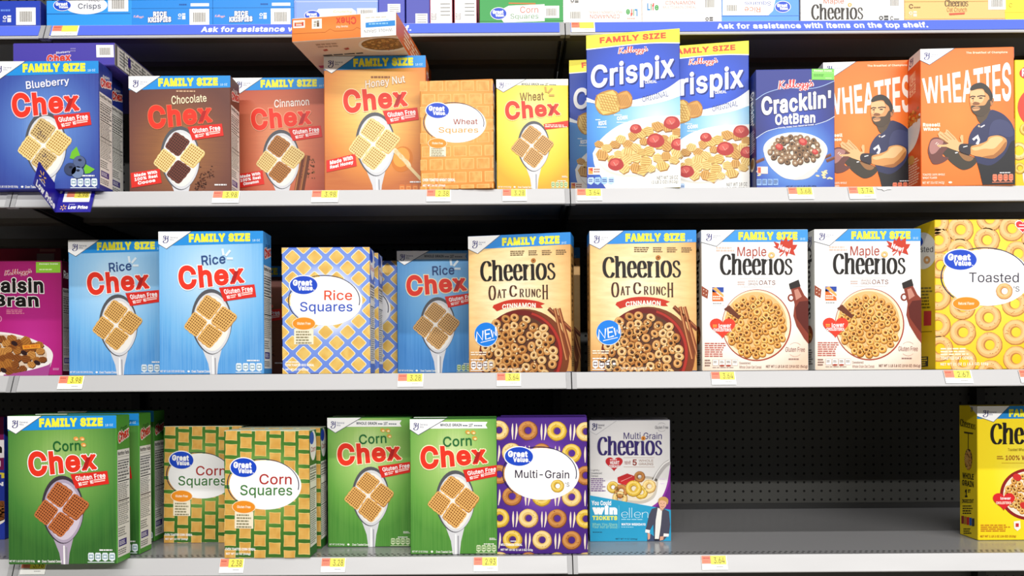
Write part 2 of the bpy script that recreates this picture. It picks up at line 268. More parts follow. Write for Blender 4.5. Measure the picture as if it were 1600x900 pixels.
    '0': (453, "227,-7 199,-5 174,1 151,11 130,24 111,41 95,62 80,86 69,113 60,144 53,178 49,214 48,254 49,294 53,330 60,364 69,395 81,422 95,447 112,467 130,484 151,498 174,508 200,514 227,516 254,514 279,508 302,498 323,484 342,467 358,447 372,422 384,395 393,364 400,330 404,294 405,254 404,214 400,178 393,144 384,113 373,86 359,62 342,41 323,24 302,11 279,1 254,-5|227,50 261,56 290,74 303,87 313,103 323,122 330,144 336,168 340,194 343,223 344,254 343,285 340,314 336,341 330,365 323,387 313,405 303,422 290,435 261,453 227,460 192,453 163,435 151,422 140,405 131,387 123,365 117,341 113,314 110,285 109,254 110,223 113,194 117,168 123,144 131,122 140,103 151,87 163,74 192,56"),
    '1': (453, "76,0 76,55 391,55 391,0|276,509 276,0 212,0 212,448 209,448 86,358 86,427 198,509"),
    '2': (453, "64,0 64,47 234,229 282,282 311,327 318,348 320,371 317,397 308,419 293,436 273,449 250,457 224,460 196,457 172,447 153,433 139,413 130,390 127,362 66,362 67,384 71,405 77,424 86,442 111,473 143,496 162,505 182,511 203,514 225,516 247,514 268,511 288,505 306,497 337,474 361,445 376,411 381,372 378,345 371,318 357,290 336,259 267,180 153,60 153,57 389,57 389,0"),
    '3': (453, "218,-7 195,-6 173,-3 152,2 133,10 98,30 70,57 52,91 44,132 109,132 115,107 126,87 144,71 165,59 191,52 219,50 248,53 275,61 297,74 315,93 325,116 329,145 326,172 316,196 299,217 275,234 242,244 201,248 157,248 157,299 288,448 288,452 70,452 70,509 372,509 372,461 211,278 211,289 239,290 264,288 287,284 308,276 327,265 344,253 359,239 371,222 381,205 387,186 392,166 393,145 392,123 387,103 380,84 370,66 358,50 344,36 327,23 309,12 288,4 266,-2 243,-6"),
    '4': (453, "40,105 40,158 247,509 311,509 109,166 109,163 413,163 413,105|282,0 282,121 282,146 282,318 343,318 343,0"),
    '5': (453, "221,-7 199,-6 178,-2 159,3 140,11 108,32 83,60 66,93 60,130 122,130 127,108 138,89 154,73 173,60 196,52 221,50 250,53 276,64 298,82 314,104 324,131 328,162 324,193 314,221 297,244 275,262 248,273 218,277 167,268 145,258 128,246 67,253 96,509 366,509 366,452 151,452 134,301 136,301 155,315 178,325 203,331 229,334 263,330 294,321 321,306 345,285 364,260 379,231 388,199 391,163 390,139 385,117 379,95 369,76 357,57 343,41 327,27 309,15 289,6 268,-1 245,-5"),
    '6': (453, "226,-7 203,-5 182,-1 161,5 142,15 125,26 109,40 96,56 84,74 75,94 69,115 65,138 64,162 68,199 80,239 89,261 102,285 118,311 137,340 252,509 322,509 151,261 145,261 165,288 196,307 235,314 257,313 278,309 298,303 316,295 346,271 370,240 378,221 384,201 388,180 389,157 388,134 384,112 377,92 368,73 356,55 343,39 327,26 310,14 291,5 271,-2 249,-6|226,48 254,52 279,63 299,79 314,101 324,128 327,157 324,187 314,213 299,235 279,251 254,262 226,265 198,262 174,252 153,235 138,214 128,188 125,158 128,128 138,102 153,79 174,63 198,52"),
    '7': (453, "97,0 323,448 323,452 62,452 62,509 391,509 391,449 165,0"),
    '8': (453, "226,-7 201,-6 178,-2 156,3 136,11 101,33 74,62 57,96 52,135 55,166 65,195 81,220 101,241 125,256 153,265 153,267 119,282 93,308 76,342 70,380 75,417 90,450 114,477 146,498 164,506 184,511 204,514 226,516 248,514 269,511 288,506 306,498 337,477 361,450 377,417 382,380 376,342 359,308 333,282 300,267 300,265 327,256 351,241 372,220 387,195 397,166 401,135 395,96 378,62 352,33 317,11 296,3 275,-2 251,-6|226,49 258,52 285,60 307,74 323,91 333,113 337,139 333,165 322,189 305,208 283,223 256,232 226,235 196,232 169,223 147,208 130,189 119,165 115,139 119,113 129,91 145,74 167,60 195,52|226,290 252,292 274,300 293,313 307,330 316,351 319,376 316,399 308,420 294,437 275,449 252,457 226,460 200,457 177,449 159,437 145,420 136,399 133,376 136,351 145,330 159,313 178,300 201,292"),
    '9': (453, "226,516 249,514 271,510 291,503 310,494 328,482 343,468 356,452 368,434 377,414 384,393 388,371 389,347 385,309 373,270 363,248 350,224 334,197 315,168 200,0 130,0 301,248 307,248 287,221 257,202 218,195 195,196 175,199 155,206 137,214 106,237 83,269 74,287 68,307 65,329 64,352 65,375 69,397 75,417 85,436 96,454 110,469 125,483 143,494 162,504 182,510 203,514|226,460 199,457 174,446 154,429 138,407 129,381 125,352 129,322 138,295 154,274 174,257 199,247 226,243 254,247 279,257 299,273 314,295 324,321 327,350 324,381 314,407 299,429 279,446 254,457"),
    '%': (676, "175,283 146,286 121,297 101,314 86,335 78,360 75,388 75,412 78,440 87,464 101,486 121,503 146,513 175,517 206,513 230,503 250,486 264,464 273,440 276,412 276,388 273,360 264,335 250,314 230,297 205,286|175,327 198,332 212,346 221,365 223,388 223,412 221,435 213,454 198,468 175,473 153,468 138,454 130,435 127,412 127,388 130,365 138,346 153,332|501,-10 471,-6 446,5 426,21 412,43 403,68 400,95 400,120 403,147 412,172 427,194 447,210 471,221 501,225 531,221 556,210 576,194 590,172 598,147 601,120 601,95 598,68 589,43 575,21 555,5 531,-6|501,35 523,39 538,53 546,73 549,95 549,120 546,142 538,162 524,176 501,180 479,176 464,162 456,142 453,120 453,95 455,73 464,53 479,39|132,0 482,509 540,509 191,0"),
    '(': (273, "89,207 90,235 92,264 96,293 101,324 107,354 114,384 122,413 132,441 142,468 153,494 164,517 177,539 236,539 191,428 161,313 157,285 154,258 152,232 151,207 160,115 188,16 236,-96 177,-96 156,-59 139,-21 124,16 111,55 102,93 95,131 90,169"),
    ')': (273, "37,-96 86,18 113,116 122,207 121,232 119,258 116,285 112,313 82,428 37,539 97,539 109,517 121,494 131,468 142,441 151,413 159,384 167,354 173,323 178,293 181,264 183,235 184,207 183,168 178,130 171,92 161,53 149,15 134,-22 117,-59 97,-96"),
    '.': (188, "95,-4 78,-1 63,9 53,24 50,41 53,59 63,73 78,83 95,87 113,83 128,73 138,59 141,41 138,24 128,9 113,-1"),
    ',': (188, "38,-119 68,71 137,71 84,-119"),
    '-': (453, "337,244 337,188 114,188 114,244"),
    "'": (206, "78,318 70,509 136,509 128,318"),
    '!': (196, "67,160 63,509 132,509 128,160|98,-4 81,-1 66,9 56,24 52,41 56,58 66,73 81,83 98,86 116,83 130,73 140,58 143,41 140,24 130,9 116,-1"),
}
TXT = {}
def glyph_fill(ch):
    """filled triangles of one letter by the non-zero rule, and its outline loops"""
    if ('g', ch) not in TXT:
        loops = [np.array([[int(q) / 1000 for q in t.split(',')] for t in L.split()]) for L in GLYPHS[ch][1].split('|')]
        V, E = [], []
        for L in loops:
            b = len(V); n = len(L); V += [Vector(p) for p in L]; E += [(b + i, b + (i + 1) % n) for i in range(n)]
        v, e, f = delaunay_2d_cdt(V, E, [], 0, 1e-5)[:3]
        P = np.array([(q.x, q.y) for q in v]); keep = []
        for t in f:
            cx, cy = P[list(t)].mean(0); w = 0
            for L in loops:
                M = np.roll(L, -1, 0)
                up = (L[:, 1] <= cy) & (M[:, 1] > cy); dn = (L[:, 1] > cy) & (M[:, 1] <= cy)
                side = (M[:, 0] - L[:, 0]) * (cy - L[:, 1]) - (cx - L[:, 0]) * (M[:, 1] - L[:, 1])
                w += int((up & (side > 0)).sum()) - int((dn & (side < 0)).sum())
            if w: keep.append(tuple(t))
        TXT[('g', ch)] = (P, keep, loops)
    return TXT[('g', ch)]
def union(polys):
    """one clean sheet covering a set of convex polygons: (points, triangles)"""
    V, E = [], []
    for q in polys:
        b = len(V); n = len(q); V += [Vector(p) for p in q]; E += [(b + i, b + (i + 1) % n) for i in range(n)]
    v, e, f = delaunay_2d_cdt(V, E, [], 0, 1e-5)[:3]
    P = np.array([(q.x, q.y) for q in v]); T = np.array([t for t in f if len(t) == 3])
    C = P[T].mean(1); inside = np.zeros(len(T), bool)
    for q in polys:
        q = np.asarray(q); r = np.roll(q, -1, 0); d = r - q
        s_ = d[None, :, 0] * (C[:, None, 1] - q[None, :, 1]) - d[None, :, 1] * (C[:, None, 0] - q[None, :, 0])
        inside |= (s_ >= -1e-12).all(1) | (s_ <= 1e-12).all(1)
    return P, [tuple(t) for t in T[inside]]
def bold_glyph(ch, bold):
    k = ('b', ch, round(bold, 4))
    if k not in TXT:
        P, tri, loops = glyph_fill(ch)
        if bold <= 0.002: TXT[k] = (P, tri)
        else:
            polys = [P[list(t)] for t in tri]
            for L in loops:
                M = np.roll(L, -1, 0); D = M - L; ln = np.linalg.norm(D, axis=1, keepdims=True)
                ok = ln[:, 0] > 1e-6; L, M, D, ln = L[ok], M[ok], D[ok], ln[ok]
                D = D / ln; N = np.c_[-D[:, 1], D[:, 0]] * bold
                nx = np.roll(D, -1, 0); pv = np.roll(D, 1, 0)
                turn = lambda a_, b_: np.where((a_ * b_).sum(1, keepdims=True) < 0.8, 0.92, 0.3) * bold
                A_, B_ = L - D * turn(pv, D), M + D * turn(D, nx)
                polys += list(np.stack([A_ + N, A_ - N, B_ - N, B_ + N], 1))
            TXT[k] = union(polys)
    return TXT[k]
def text_mesh(s, bold, res=2, track=None):
    k = (s, round(bold, 4), round(bold if track is None else track, 4))
    if k not in TXT:
        V, Fc, x, n = [], [], 0.0, 0
        tr = max(bold if track is None else track, 0) * 1.3
        for ch in s:
            if ch == ' ': x += 0.19 + tr; continue
            P, tri = bold_glyph(ch, bold)
            V.append(P + [x, 0]); Fc += [tuple(n + i for i in t) for t in tri]; n += len(P)
            x += GLYPHS[ch][0] / 1000 + tr
        TXT[k] = (np.vstack(V), Fc)
    return TXT[k]
def smooth(pts, n=5, closed=False):
    """Catmull-Rom through the points"""
    P = [np.array(p, float) for p in pts]
    N = len(P); out = []
    rng = range(N) if closed else range(N - 1)
    for i in rng:
        p0 = P[(i - 1) % N] if closed or i > 0 else 2 * P[0] - P[1]
        p1, p2 = P[i], P[(i + 1) % N]
        p3 = P[(i + 2) % N] if closed or i + 2 < N else 2 * P[-1] - P[-2]
        for t in np.arange(n) / n:
            out.append(0.5 * ((2 * p1) + (p2 - p0) * t + (2 * p0 - 5 * p1 + 4 * p2 - p3) * t * t + (3 * p1 - p0 - 3 * p2 + p3) * t ** 3))
    if not closed: out.append(P[-1])
    return [tuple(p) for p in out]
def ell(cx, cy, rx, ry, n=32, rot=0.0, a0=0.0, a1=2 * math.pi):
    c, s_ = math.cos(rot), math.sin(rot)
    k = n if abs(a1 - a0 - 2 * math.pi) < 1e-6 else n + 1
    return [(cx + rx * math.cos(a) * c - ry * math.sin(a) * s_, cy + rx * math.cos(a) * s_ + ry * math.sin(a) * c)
            for a in (a0 + (a1 - a0) * i / n for i in range(k))]
class Art:
    """print for one face of a carton. Points are in any planar frame given by the quad TL, TR, BR, BL of the face."""
    def __init__(s, quad, face='F'):
        s.H = homography(quad, [(0, 0), (1, 0), (1, 1), (0, 1)]); s.face = face
        s.items = []; s.part = 'front_print'; s.layer = 1
    def to(s, part, layer=None):
        s.part = part
        if layer is not None: s.layer = layer
        return s
    def tris(s, pts, tri, mat, layer=None):
        uv = hmap(s.H, pts)
        s.items.append((s.part, s.layer if layer is None else layer, mat, uv, tri))
        return s
    def poly(s, pts, col, layer=None, holes=()):
        loops = [list(pts)] + [list(h) for h in holes]
        flat = [p for L in loops for p in L]
        t = tessellate_polygon([[Vector((x, y, 0)) for x, y in L] for L in loops])
        return s.tris(flat, [tuple(q) for q in t], ink(col) if isinstance(col, str) else col, layer)
    def rect(s, x0, y0, x1, y1, col, layer=None):
        return s.tris([(x0, y0), (x1, y0), (x1, y1), (x0, y1)], [(0, 1, 2, 3)], ink(col) if isinstance(col, str) else col, layer)
    def oval(s, cx, cy, rx, ry, col, layer=None, n=32, rot=0.0):
        p = ell(cx, cy, rx, ry, n, rot)
        return s.tris(p, [tuple(range(n))], ink(col) if isinstance(col, str) else col, layer)
    def ring(s, cx, cy, rx, ry, hx, hy, col, layer=None, n=20, rot=0.0, ox=0.0, oy=0.0, a0=0.0, a1=2 * math.pi):
        o, i = ell(cx, cy, rx, ry, n, rot, a0, a1), ell(cx + ox, cy + oy, hx, hy, n, rot, a0, a1)
        k = len(o); full = k == n
        t = [(j, (j + 1) % k, k + (j + 1) % k, k + j) for j in range(k if full else k - 1)]
        return s.tris(o + i, t, ink(col) if isinstance(col, str) else col, layer)
    def nib(s, pts, wv, wh, col, layer=None, n=5, sm=True, closed=False):
        """a pen stroke, wv wide where it runs vertically and wh where it runs horizontally"""
        P = np.array(smooth(pts, n, closed) if sm else pts, float)
        if closed: P = np.vstack([P, P[:1]])
        T = np.gradient(P, axis=0); T /= np.maximum(np.linalg.norm(T, axis=1, keepdims=True), 1e-9)
        w = (wh + (wv - wh) * np.abs(T[:, 1:2])) / 2
        Nn = np.c_[-T[:, 1], T[:, 0]] * w
        k = len(P)
        q = np.vstack([P + Nn, P - Nn])
        return s.tris(q, [(j, j + 1, k + j + 1, k + j) for j in range(k - 1)], ink(col) if isinstance(col, str) else col, layer)
    def line(s, pts, w, col, layer=None, sm=False, n=5):
        return s.nib(pts, w, w, col, layer, n, sm)
    def text(s, body, q, col, bold=0.0, outline=None, layer=None, res=2, arc=0.0, ow=None):
        """lettering fitted to a box (x0, y0, x1, y1) or to a quad TL, TR, BR, BL"""
        if len(q) == 4 and not hasattr(q[0], '__len__'):
            x0, y0, x1, y1 = q; q = [(x0, y0), (x1, y0), (x1, y1), (x0, y1)]
        v, f = text_mesh(body, bold, res)
        lo, hi = v.min(0), v.max(0)
        def fit(vv):
            t = (vv - lo) / (hi - lo)
            u, w = t[:, 0:1], 1 - t[:, 1:2]
            a, b, c, d = [np.array(p, float) for p in q]
            p = (1 - u) * (1 - w) * a + u * (1 - w) * b + u * w * c + (1 - u) * w * d
            if arc: p[:, 1] += arc * (2 * u[:, 0] - 1) ** 2
            return p
        L = s.layer if layer is None else layer
        if outline:
            vo, fo = text_mesh(body, bold + (0.03 if ow is None else ow), res, bold)
            s.tris(fit(vo), fo, ink(outline), L)
            L += 1
        s.tris(fit(v), f, ink(col) if isinstance(col, str) else col, L)
        return s
    def glyphs(s, strokes, q, col, wv, wh, layer=None, bounds=None, grow=0.0):
        """lettering drawn from pen strokes (y up), fitted to a box or quad"""
        if len(q) == 4 and not hasattr(q[0], '__len__'):
            x0, y0, x1, y1 = q; q = [(x0, y0), (x1, y0), (x1, y1), (x0, y1)]
        X = [p[0] for st in strokes for p in st[0]]; Y = [p[1] for st in strokes for p in st[0]]
        bx0, bx1, by0, by1 = bounds or (min(X) - wv / 2, max(X) + wv / 2, min(Y) - wh / 2, max(Y) + wh / 2)
        a, b, c, d = [np.array(p, float) for p in q]
        sub = Art([(0, 0), (1, 0), (1, 1), (0, 1)])
        for st in strokes:
            kw = st[1] if len(st) > 1 else {}
            sub.nib(st[0], kw.get('wv', wv) + grow, kw.get('wh', wh) + grow, '000000', 0, sm=kw.get('sm', True), closed=kw.get('closed', False))
        polys = [it[3][list(t)] for it in sub.items for t in it[4]]
        polys = [q for q in polys if abs((q[2, 0] - q[0, 0]) * (q[3, 1] - q[1, 1]) - (q[2, 1] - q[0, 1]) * (q[3, 0] - q[1, 0])) > 1e-6]
        v, tri = union(polys)
        u = ((v[:, 0] - bx0) / (bx1 - bx0))[:, None]; w = (1 - (v[:, 1] - by0) / (by1 - by0))[:, None]
        s.tris((1 - u) * (1 - w) * a + u * (1 - w) * b + u * w * c + (1 - u) * w * d, tri, ink(col), layer)
        return s
    def small(s, x0, y0, x1, y1, rows, col, layer=None, seed=1, align='l'):
        """print too small to read: broken lines"""
        r = random.Random(seed); h = (y1 - y0) / max(rows, 1)
        for i in range(rows):
            x = x0; end = x0 + (x1 - x0) * r.uniform(0.75, 1)
            y = y0 + i * h + h * 0.2
            while x < end:
                w = min((x1 - x0) * r.uniform(0.08, 0.25), end - x)
                s.rect(x, y, x + w, y + h * 0.55, col, layer); x += w + (x1 - x0) * 0.03
        return s
def clip_uv(poly):
    for ax, lim, sg in ((0, 0.0, 1), (0, 1.0, -1), (1, 0.0, 1), (1, 1.0, -1)):
        out = []
        for i in range(len(poly)):
            a, b = poly[i], poly[(i + 1) % len(poly)]
            da, db = sg * (a[ax] - lim), sg * (b[ax] - lim)
            if da >= 0: out.append(a)
            if (da >= 0) != (db >= 0):
                t = da / (da - db); out.append((a[0] + (b[0] - a[0]) * t, a[1] + (b[1] - a[1]) * t))
        poly = out
        if not poly: break
    return poly
EPS = 0.00011
def face_point(face, u, v, w, d, h, off):
    if face == 'F': return (-w / 2 + u * w, -d / 2 - off, h - v * h)
    if face == 'R': return (w / 2 + off, -d / 2 + u * d, h - v * h)
    if face == 'L': return (-w / 2 - off, d / 2 - u * d, h - v * h)
    if face == 'T': return (-w / 2 + u * w, d / 2 - v * d, h + off)
    if face == 'D': return (-w / 2 + u * w, -d / 2 + v * d, -off)
def build_arts(arts, w, d, h, parent):
    parts = {}
    for A in arts:
        fw, fh = {'F': (w, h), 'R': (d, h), 'L': (d, h), 'T': (w, d), 'D': (w, d)}[A.face]
        by = {}
        for it in A.items: by.setdefault(it[0], []).append(it)
        todo = []
        for part, its in by.items():
            # prints of one name that lie well apart become parts of their own
            bx = [(np.clip(i[3].min(0), 0, 1) * (fw, fh), np.clip(i[3].max(0), 0, 1) * (fw, fh)) for i in its]
            lab = list(range(len(its)))
            for p in range(len(its)):
                for q in range(p):
                    if lab[p] != lab[q] and (np.maximum(bx[p][0] - bx[q][1], bx[q][0] - bx[p][1]) <= 0.013).all():
                        o_, n_ = lab[p], lab[q]; lab = [n_ if z == o_ else z for z in lab]
            todo += [(part, lab[k], its[k]) for k in range(len(its))]
        for part, cl, (_p, layer, mat, uv, tri) in todo:
            P = parts.setdefault((A.face, part, cl), dict(v=[], f=[], m=[], mats=[], uv=[]))
            if mat not in P['mats']: P['mats'].append(mat)
            mi = P['mats'].index(mat)
            inside = (uv.min() >= -1e-6) and (uv.max() <= 1 + 1e-6)
            base = len(P['v'])
            if inside:
                for u, v in uv:
                    P['v'].append(face_point(A.face, u, v, w, d, h, EPS * layer)); P['uv'].append((u, v))
                fs = [tuple(base + i for i in t) for t in tri]
            else:
                fs = []
                for t in tri:
                    q = [tuple(uv[i]) for i in t]
                    if len(q) > 4:
                        q = clip_uv(q)
                    else:
                        q = clip_uv(q)
                    if len(q) < 3: continue
                    b = len(P['v'])
                    for u, v in q:
                        P['v'].append(face_point(A.face, u, v, w, d, h, EPS * layer)); P['uv'].append((u, v))
                    fs.append(tuple(range(b, len(P['v']))))
            P['f'] += fs; P['m'] += [mi] * len(fs)
    objs = []
    for (_fc, name, _cl), P in parts.items():
        if P['f']: objs.append(mesh_obj(name, P['v'], P['f'], P['mats'], P['m'], parent, P['uv']))
    return objs
def carton(w, d, h, front, side, top, parent, flaps=True):
    """folded card body: softened edges, overlapping end flaps with a tuck tab at top and bottom"""
    b = 0.0012
    v, f, m, uv = [], [], [], []
    def quad(pts, mi, uvs=None):
        k = len(v); v.extend(pts); f.append(tuple(range(k, k + len(pts)))); m.append(mi)
        uv.extend(uvs or [(0.5, 0.5)] * len(pts))
    x, y = w / 2, d / 2
    ring = [(-x + b, -y), (x - b, -y), (x, -y + b), (x, y - b), (x - b, y), (-x + b, y), (-x, y - b), (-x, -y + b)]
    for i in range(8):
        p, q = ring[i], ring[(i + 1) % 8]
        mi = {0: 0, 4: 0, 1: 1, 2: 1, 3: 1, 5: 1, 6: 1, 7: 1}[i]
        u0, u1 = p[0] / w + 0.5, q[0] / w + 0.5
        quad([(p[0], p[1], b), (q[0], q[1], b), (q[0], q[1], h - b), (p[0], p[1], h - b)], mi, [(u0, 1), (u1, 1), (u1, 0), (u0, 0)])
    for z, zz, fl in ((h - b, h, False), (b, 0, True)):
        inn = [(px * (1 - 2 * b / w), py * (1 - 2 * b / d)) for px, py in ring]
        for i in range(8):
            j = (i + 1) % 8
            P = [(*ring[i], z), (*ring[j], z), (*inn[j], zz), (*inn[i], zz)]
            quad(P[::-1] if fl else P, 2)
        P = [(*p, zz) for p in inn]
        quad(P[::-1] if fl else P, 2)
        if flaps:
            t = 0.0006
            z0, z1 = (zz, zz + t) if not fl else (zz - t * 0.0, zz + t)
            if not fl:
                ty = y * 0.25
                prof = [(-x + b, -y + b), (x - b, -y + b), (x - b, ty), (w * 0.16, ty), (w * 0.12, ty + d * 0.12), (-w * 0.12, ty + d * 0.12), (-w * 0.16, ty), (-x + b, ty)]
                quad([(px, py, z1) for px, py in prof], 2)
                for i in range(len(prof)):
                    p, q = prof[i], prof[(i + 1) % len(prof)]
                    quad([(*p, z0), (*q, z0), (*q, z1), (*p, z1)], 2)
    return mesh_obj('carton', v, f, [front, side, top], m, parent, uv)

LIB = {}
def copy_tree(o, parent=None):
    c = o.copy(); COL.objects.link(c)
    if parent is not None: c.parent = parent
    for ch in o.children: copy_tree(ch, c)
    return c
def unroll(px, py):
    return px - ROLL * (py - HY), py + ROLL * (px - 800)
SHELF = {'B': 1.550, 'C': 1.150, 'D': 0.750, 'A': 1.969}
def place(design, xc, ym, dist, z, yaw=0.0, label=None, group=None, cat='cereal box', name='cereal_box', rot=None, front_dist=True, dims_only=False):
    """Stand one box: xc, ym = picture point of the middle of its front, dist = how far that front is from the camera plane."""
    spec = DESIGNS[design]
    w, d, h = spec['dims']
    if design not in LIB:
        root = empty(name)
        carton(w, d, h, spec['front'], spec['side'], spec['top'], root)
        build_arts(spec['art']() if callable(spec['art']) else spec['art'], w, d, h, root)
        LIB[design] = root; o = root
    else:
        o = copy_tree(LIB[design])
        for k in ('label', 'group'):
            if k in o: del o[k]
    ux, uy = unroll(xc, ym)
    X = (ux - 800) * dist / F; Yf = dist - D0
    a = -math.radians(yaw)
    # the front's middle sits at (X, Yf); the base's centre is d/2 behind it
    o.location = (X - math.sin(a) * d / 2, Yf + math.cos(a) * d / 2, z + 0.0006)
    o.rotation_euler = (0, 0, a)
    tag(o, label, cat, group)
    return o

# ------------------------------------------------------------------ pen-drawn lettering
CHEERIOS = [
    ([(47, 74), (44, 89), (33, 98), (20, 93), (10, 75), (7, 50), (10, 25), (20, 7), (33, 2), (43, 9), (49, 24)],),
    ([(66, 2), (66, 104)], dict(sm=False)), ([(56, 1.5), (77, 1.5)], dict(sm=False)), ([(56, 100), (62, 102.5), (70, 103)], dict(wh=4)),
    ([(70, 56), (76, 70), (86, 76), (95, 69), (97, 54), (97, 20), (97, 2)],), ([(88, 1.5), (110, 1.5)], dict(sm=False)),
    ([(121, 43), (150, 43)], dict(sm=False, wh=4)), ([(148, 43), (147, 60), (141, 73), (133, 77), (123, 69), (118.5, 50), (118.5, 34), (121, 16), (128, 5), (137, 2), (146, 8), (152, 20)],),
    ([(167, 43), (196, 43)], dict(sm=False, wh=4)), ([(194, 43), (193, 60), (187, 73), (179, 77), (169, 69), (164.5, 50), (164.5, 34), (167, 16), (174, 5), (183, 2), (192, 8), (198, 20)],),
    ([(213, 2), (213, 76)], dict(sm=False)), ([(203, 72), (208, 74.5), (216, 76)], dict(wh=4)), ([(203, 1.5), (226, 1.5)], dict(sm=False)), ([(216, 54), (221, 68), (228, 72), (233, 70)], dict(wh=8)),
    ([(250, 2), (250, 76)], dict(sm=False)), ([(240, 72), (245, 74.5), (253, 76)], dict(wh=4)), ([(239, 1.5), (262, 1.5)], dict(sm=False)),
    ([(271.5, 39), (276, 65), (290, 77), (305, 65), (309.5, 39), (305, 13), (290, 1.5), (276, 13)], dict(closed=True)),
    ([(350, 58), (347, 71), (338, 77), (328, 72), (325, 60), (330, 49), (340, 40), (350, 30), (352, 18), (346, 5), (336, 1.5), (327, 5), (322, 18)], dict(wv=10, wh=5)),
]
SCRIPT = [
    ([(6, 0), (13, 40), (19, 80)],), ([(44, 80), (30, 58), (18, 40), (28, 20), (42, 4), (50, 9)],),
    ([(50, 22), (62, 28), (64, 40), (56, 42), (50, 28), (54, 10), (64, 8), (72, 18)],),
    ([(70, 16), (82, 58), (84, 80), (77, 74), (76, 40), (80, 10), (88, 10), (94, 20)],),
    ([(90, 16), (102, 58), (104, 80), (97, 74), (96, 40), (100, 10), (108, 10), (114, 20)],),
    ([(116, 28), (123, 40), (131, 34), (131, 18), (123, 8), (115, 16)], dict(closed=True)),
    ([(154, 34), (144, 40), (139, 22), (147, 10), (155, 24), (157, 38), (153, 0), (143, -24), (132, -14), (147, 2), (168, 18)],),
    ([(182, 34), (172, 40), (167, 22), (175, 10), (183, 24), (185, 38), (181, 0), (171, -24), (160, -14), (175, 2), (194, 16)],),
    ([(199, 52), (204, 66)],), ([(192, 14), (203, 36), (206, 42), (212, 20), (207, 7), (197, 9)],),
]
MAKER = [
    ([(18, 74), (8, 82), (14, 96), (27, 94), (29, 80)], dict(closed=True)),
    ([(48, 96), (46, 62), (46, 30), (36, 8), (18, 3), (6, 14), (7, 30), (16, 36)],),
    ([(2, 56), (20, 62), (36, 60), (46, 66)],), ([(24, 76), (26, 52), (18, 36)],),
]
ELLEN = [([(0, 26), (34, 26), (32, 46), (18, 52), (4, 42), (1, 22), (10, 3), (24, 2), (34, 10)],), ([(46, 0), (46, 90)], dict(sm=False)), ([(60, 0), (60, 90)], dict(sm=False)),
         ([(74, 26), (108, 26), (106, 46), (92, 52), (78, 42), (75, 22), (84, 3), (98, 2), (108, 10)],), ([(120, 0), (120, 50)], dict(sm=False)), ([(120, 30), (128, 46), (142, 52), (152, 42), (153, 20), (153, 0)],)]
def slab(word):
    """narrow slab capitals"""
    G = {
        'O': ([([(5, 50), (10, 88), (22, 98), (34, 88), (39, 50), (34, 12), (22, 2), (10, 12)], dict(closed=True))], 46),
        'C': ([([(38, 68), (34, 90), (22, 98), (10, 88), (5, 50), (10, 12), (22, 2), (33, 8), (39, 26)],)], 45),
        'A': ([([(4, 2), (18, 98)], dict(sm=False)), ([(18, 98), (34, 2)], dict(sm=False)), ([(9, 34), (29, 34)], dict(sm=False)), ([(-2, 2), (10, 2)], dict(sm=False)), ([(28, 2), (41, 2)], dict(sm=False))], 44),
        'T': ([([(18, 2), (18, 96)], dict(sm=False)), ([(2, 96), (34, 96)], dict(sm=False)), ([(3, 84), (3, 96)], dict(sm=False)), ([(33, 84), (33, 96)], dict(sm=False)), ([(10, 2), (26, 2)], dict(sm=False))], 40),
        'R': ([([(8, 2), (8, 96)], dict(sm=False)), ([(2, 96), (22, 96), (33, 86), (33, 62), (22, 50), (8, 50)],), ([(20, 50), (36, 2)], dict(sm=False)), ([(1, 2), (16, 2)], dict(sm=False)), ([(30, 2), (42, 2)], dict(sm=False))], 45),
        'U': ([([(7, 96), (7, 20), (14, 4), (22, 2), (30, 5), (37, 20), (37, 96)],), ([(0, 96), (14, 96)], dict(sm=False)), ([(30, 96), (44, 96)], dict(sm=False))], 48),
        'N': ([([(7, 2), (7, 96)], dict(sm=False)), ([(7, 96), (36, 4)], dict(sm=False)), ([(36, 2), (36, 96)], dict(sm=False)), ([(0, 2), (14, 2)], dict(sm=False)), ([(29, 96), (43, 96)], dict(sm=False)), ([(0, 96), (8, 96)], dict(sm=False))], 47),
        'H': ([([(7, 2), (7, 96)], dict(sm=False)), ([(35, 2), (35, 96)], dict(sm=False)), ([(7, 52), (35, 52)], dict(sm=False)), ([(0, 2), (14, 2)], dict(sm=False)), ([(28, 2), (42, 2)], dict(sm=False)), ([(0, 96), (14, 96)], dict(sm=False)), ([(28, 96), (42, 96)], dict(sm=False))], 45),
    }
    out, x = [], 0
    for ch in word:
        st, adv = G[ch]
        for s_ in st:
            out.append(([(px + x, py) for px, py in s_[0]],) + tuple(s_[1:]))
        x += adv
    return out

# ------------------------------------------------------------------ shared bits of artwork
def badge(A, tri, g, tx, fill='ffffff'):
    """white corner with the maker's blue G"""
    A.to('maker_badge', 4)
    c = np.mean(np.array(tri), axis=0)
    A.poly(tri, fill)
    A.line([tri[1], tri[2], tri[3]], abs(tri[1][0] - tri[0][0]) * 0.018, '5a6270', 5)
    A.glyphs(MAKER, g, '2a2a78', 9, 6, 5)
    if tx: A.text('General', (tx[0], tx[1], tx[2], (tx[1] + tx[3]) / 2 - (tx[3] - tx[1]) * 0.05), '8a90a8', 0.01, layer=5, res=1).text('Mills', (tx[0], (tx[1] + tx[3]) / 2 + (tx[3] - tx[1]) * 0.08, (tx[0] + tx[2]) / 2, tx[3]), '8a90a8', 0.01, layer=5, res=1)
def family(A, band, txt, oz, blue='1e8fe0'):
    A.to('size_banner', 3)
    A.poly(band, blue)
    A.text('FAMILY SIZE', txt, 'f6f23a', 0.062, layer=4)
    A.text('18 OZ', oz, 'bfe0f0', 0.02, layer=4, res=1)
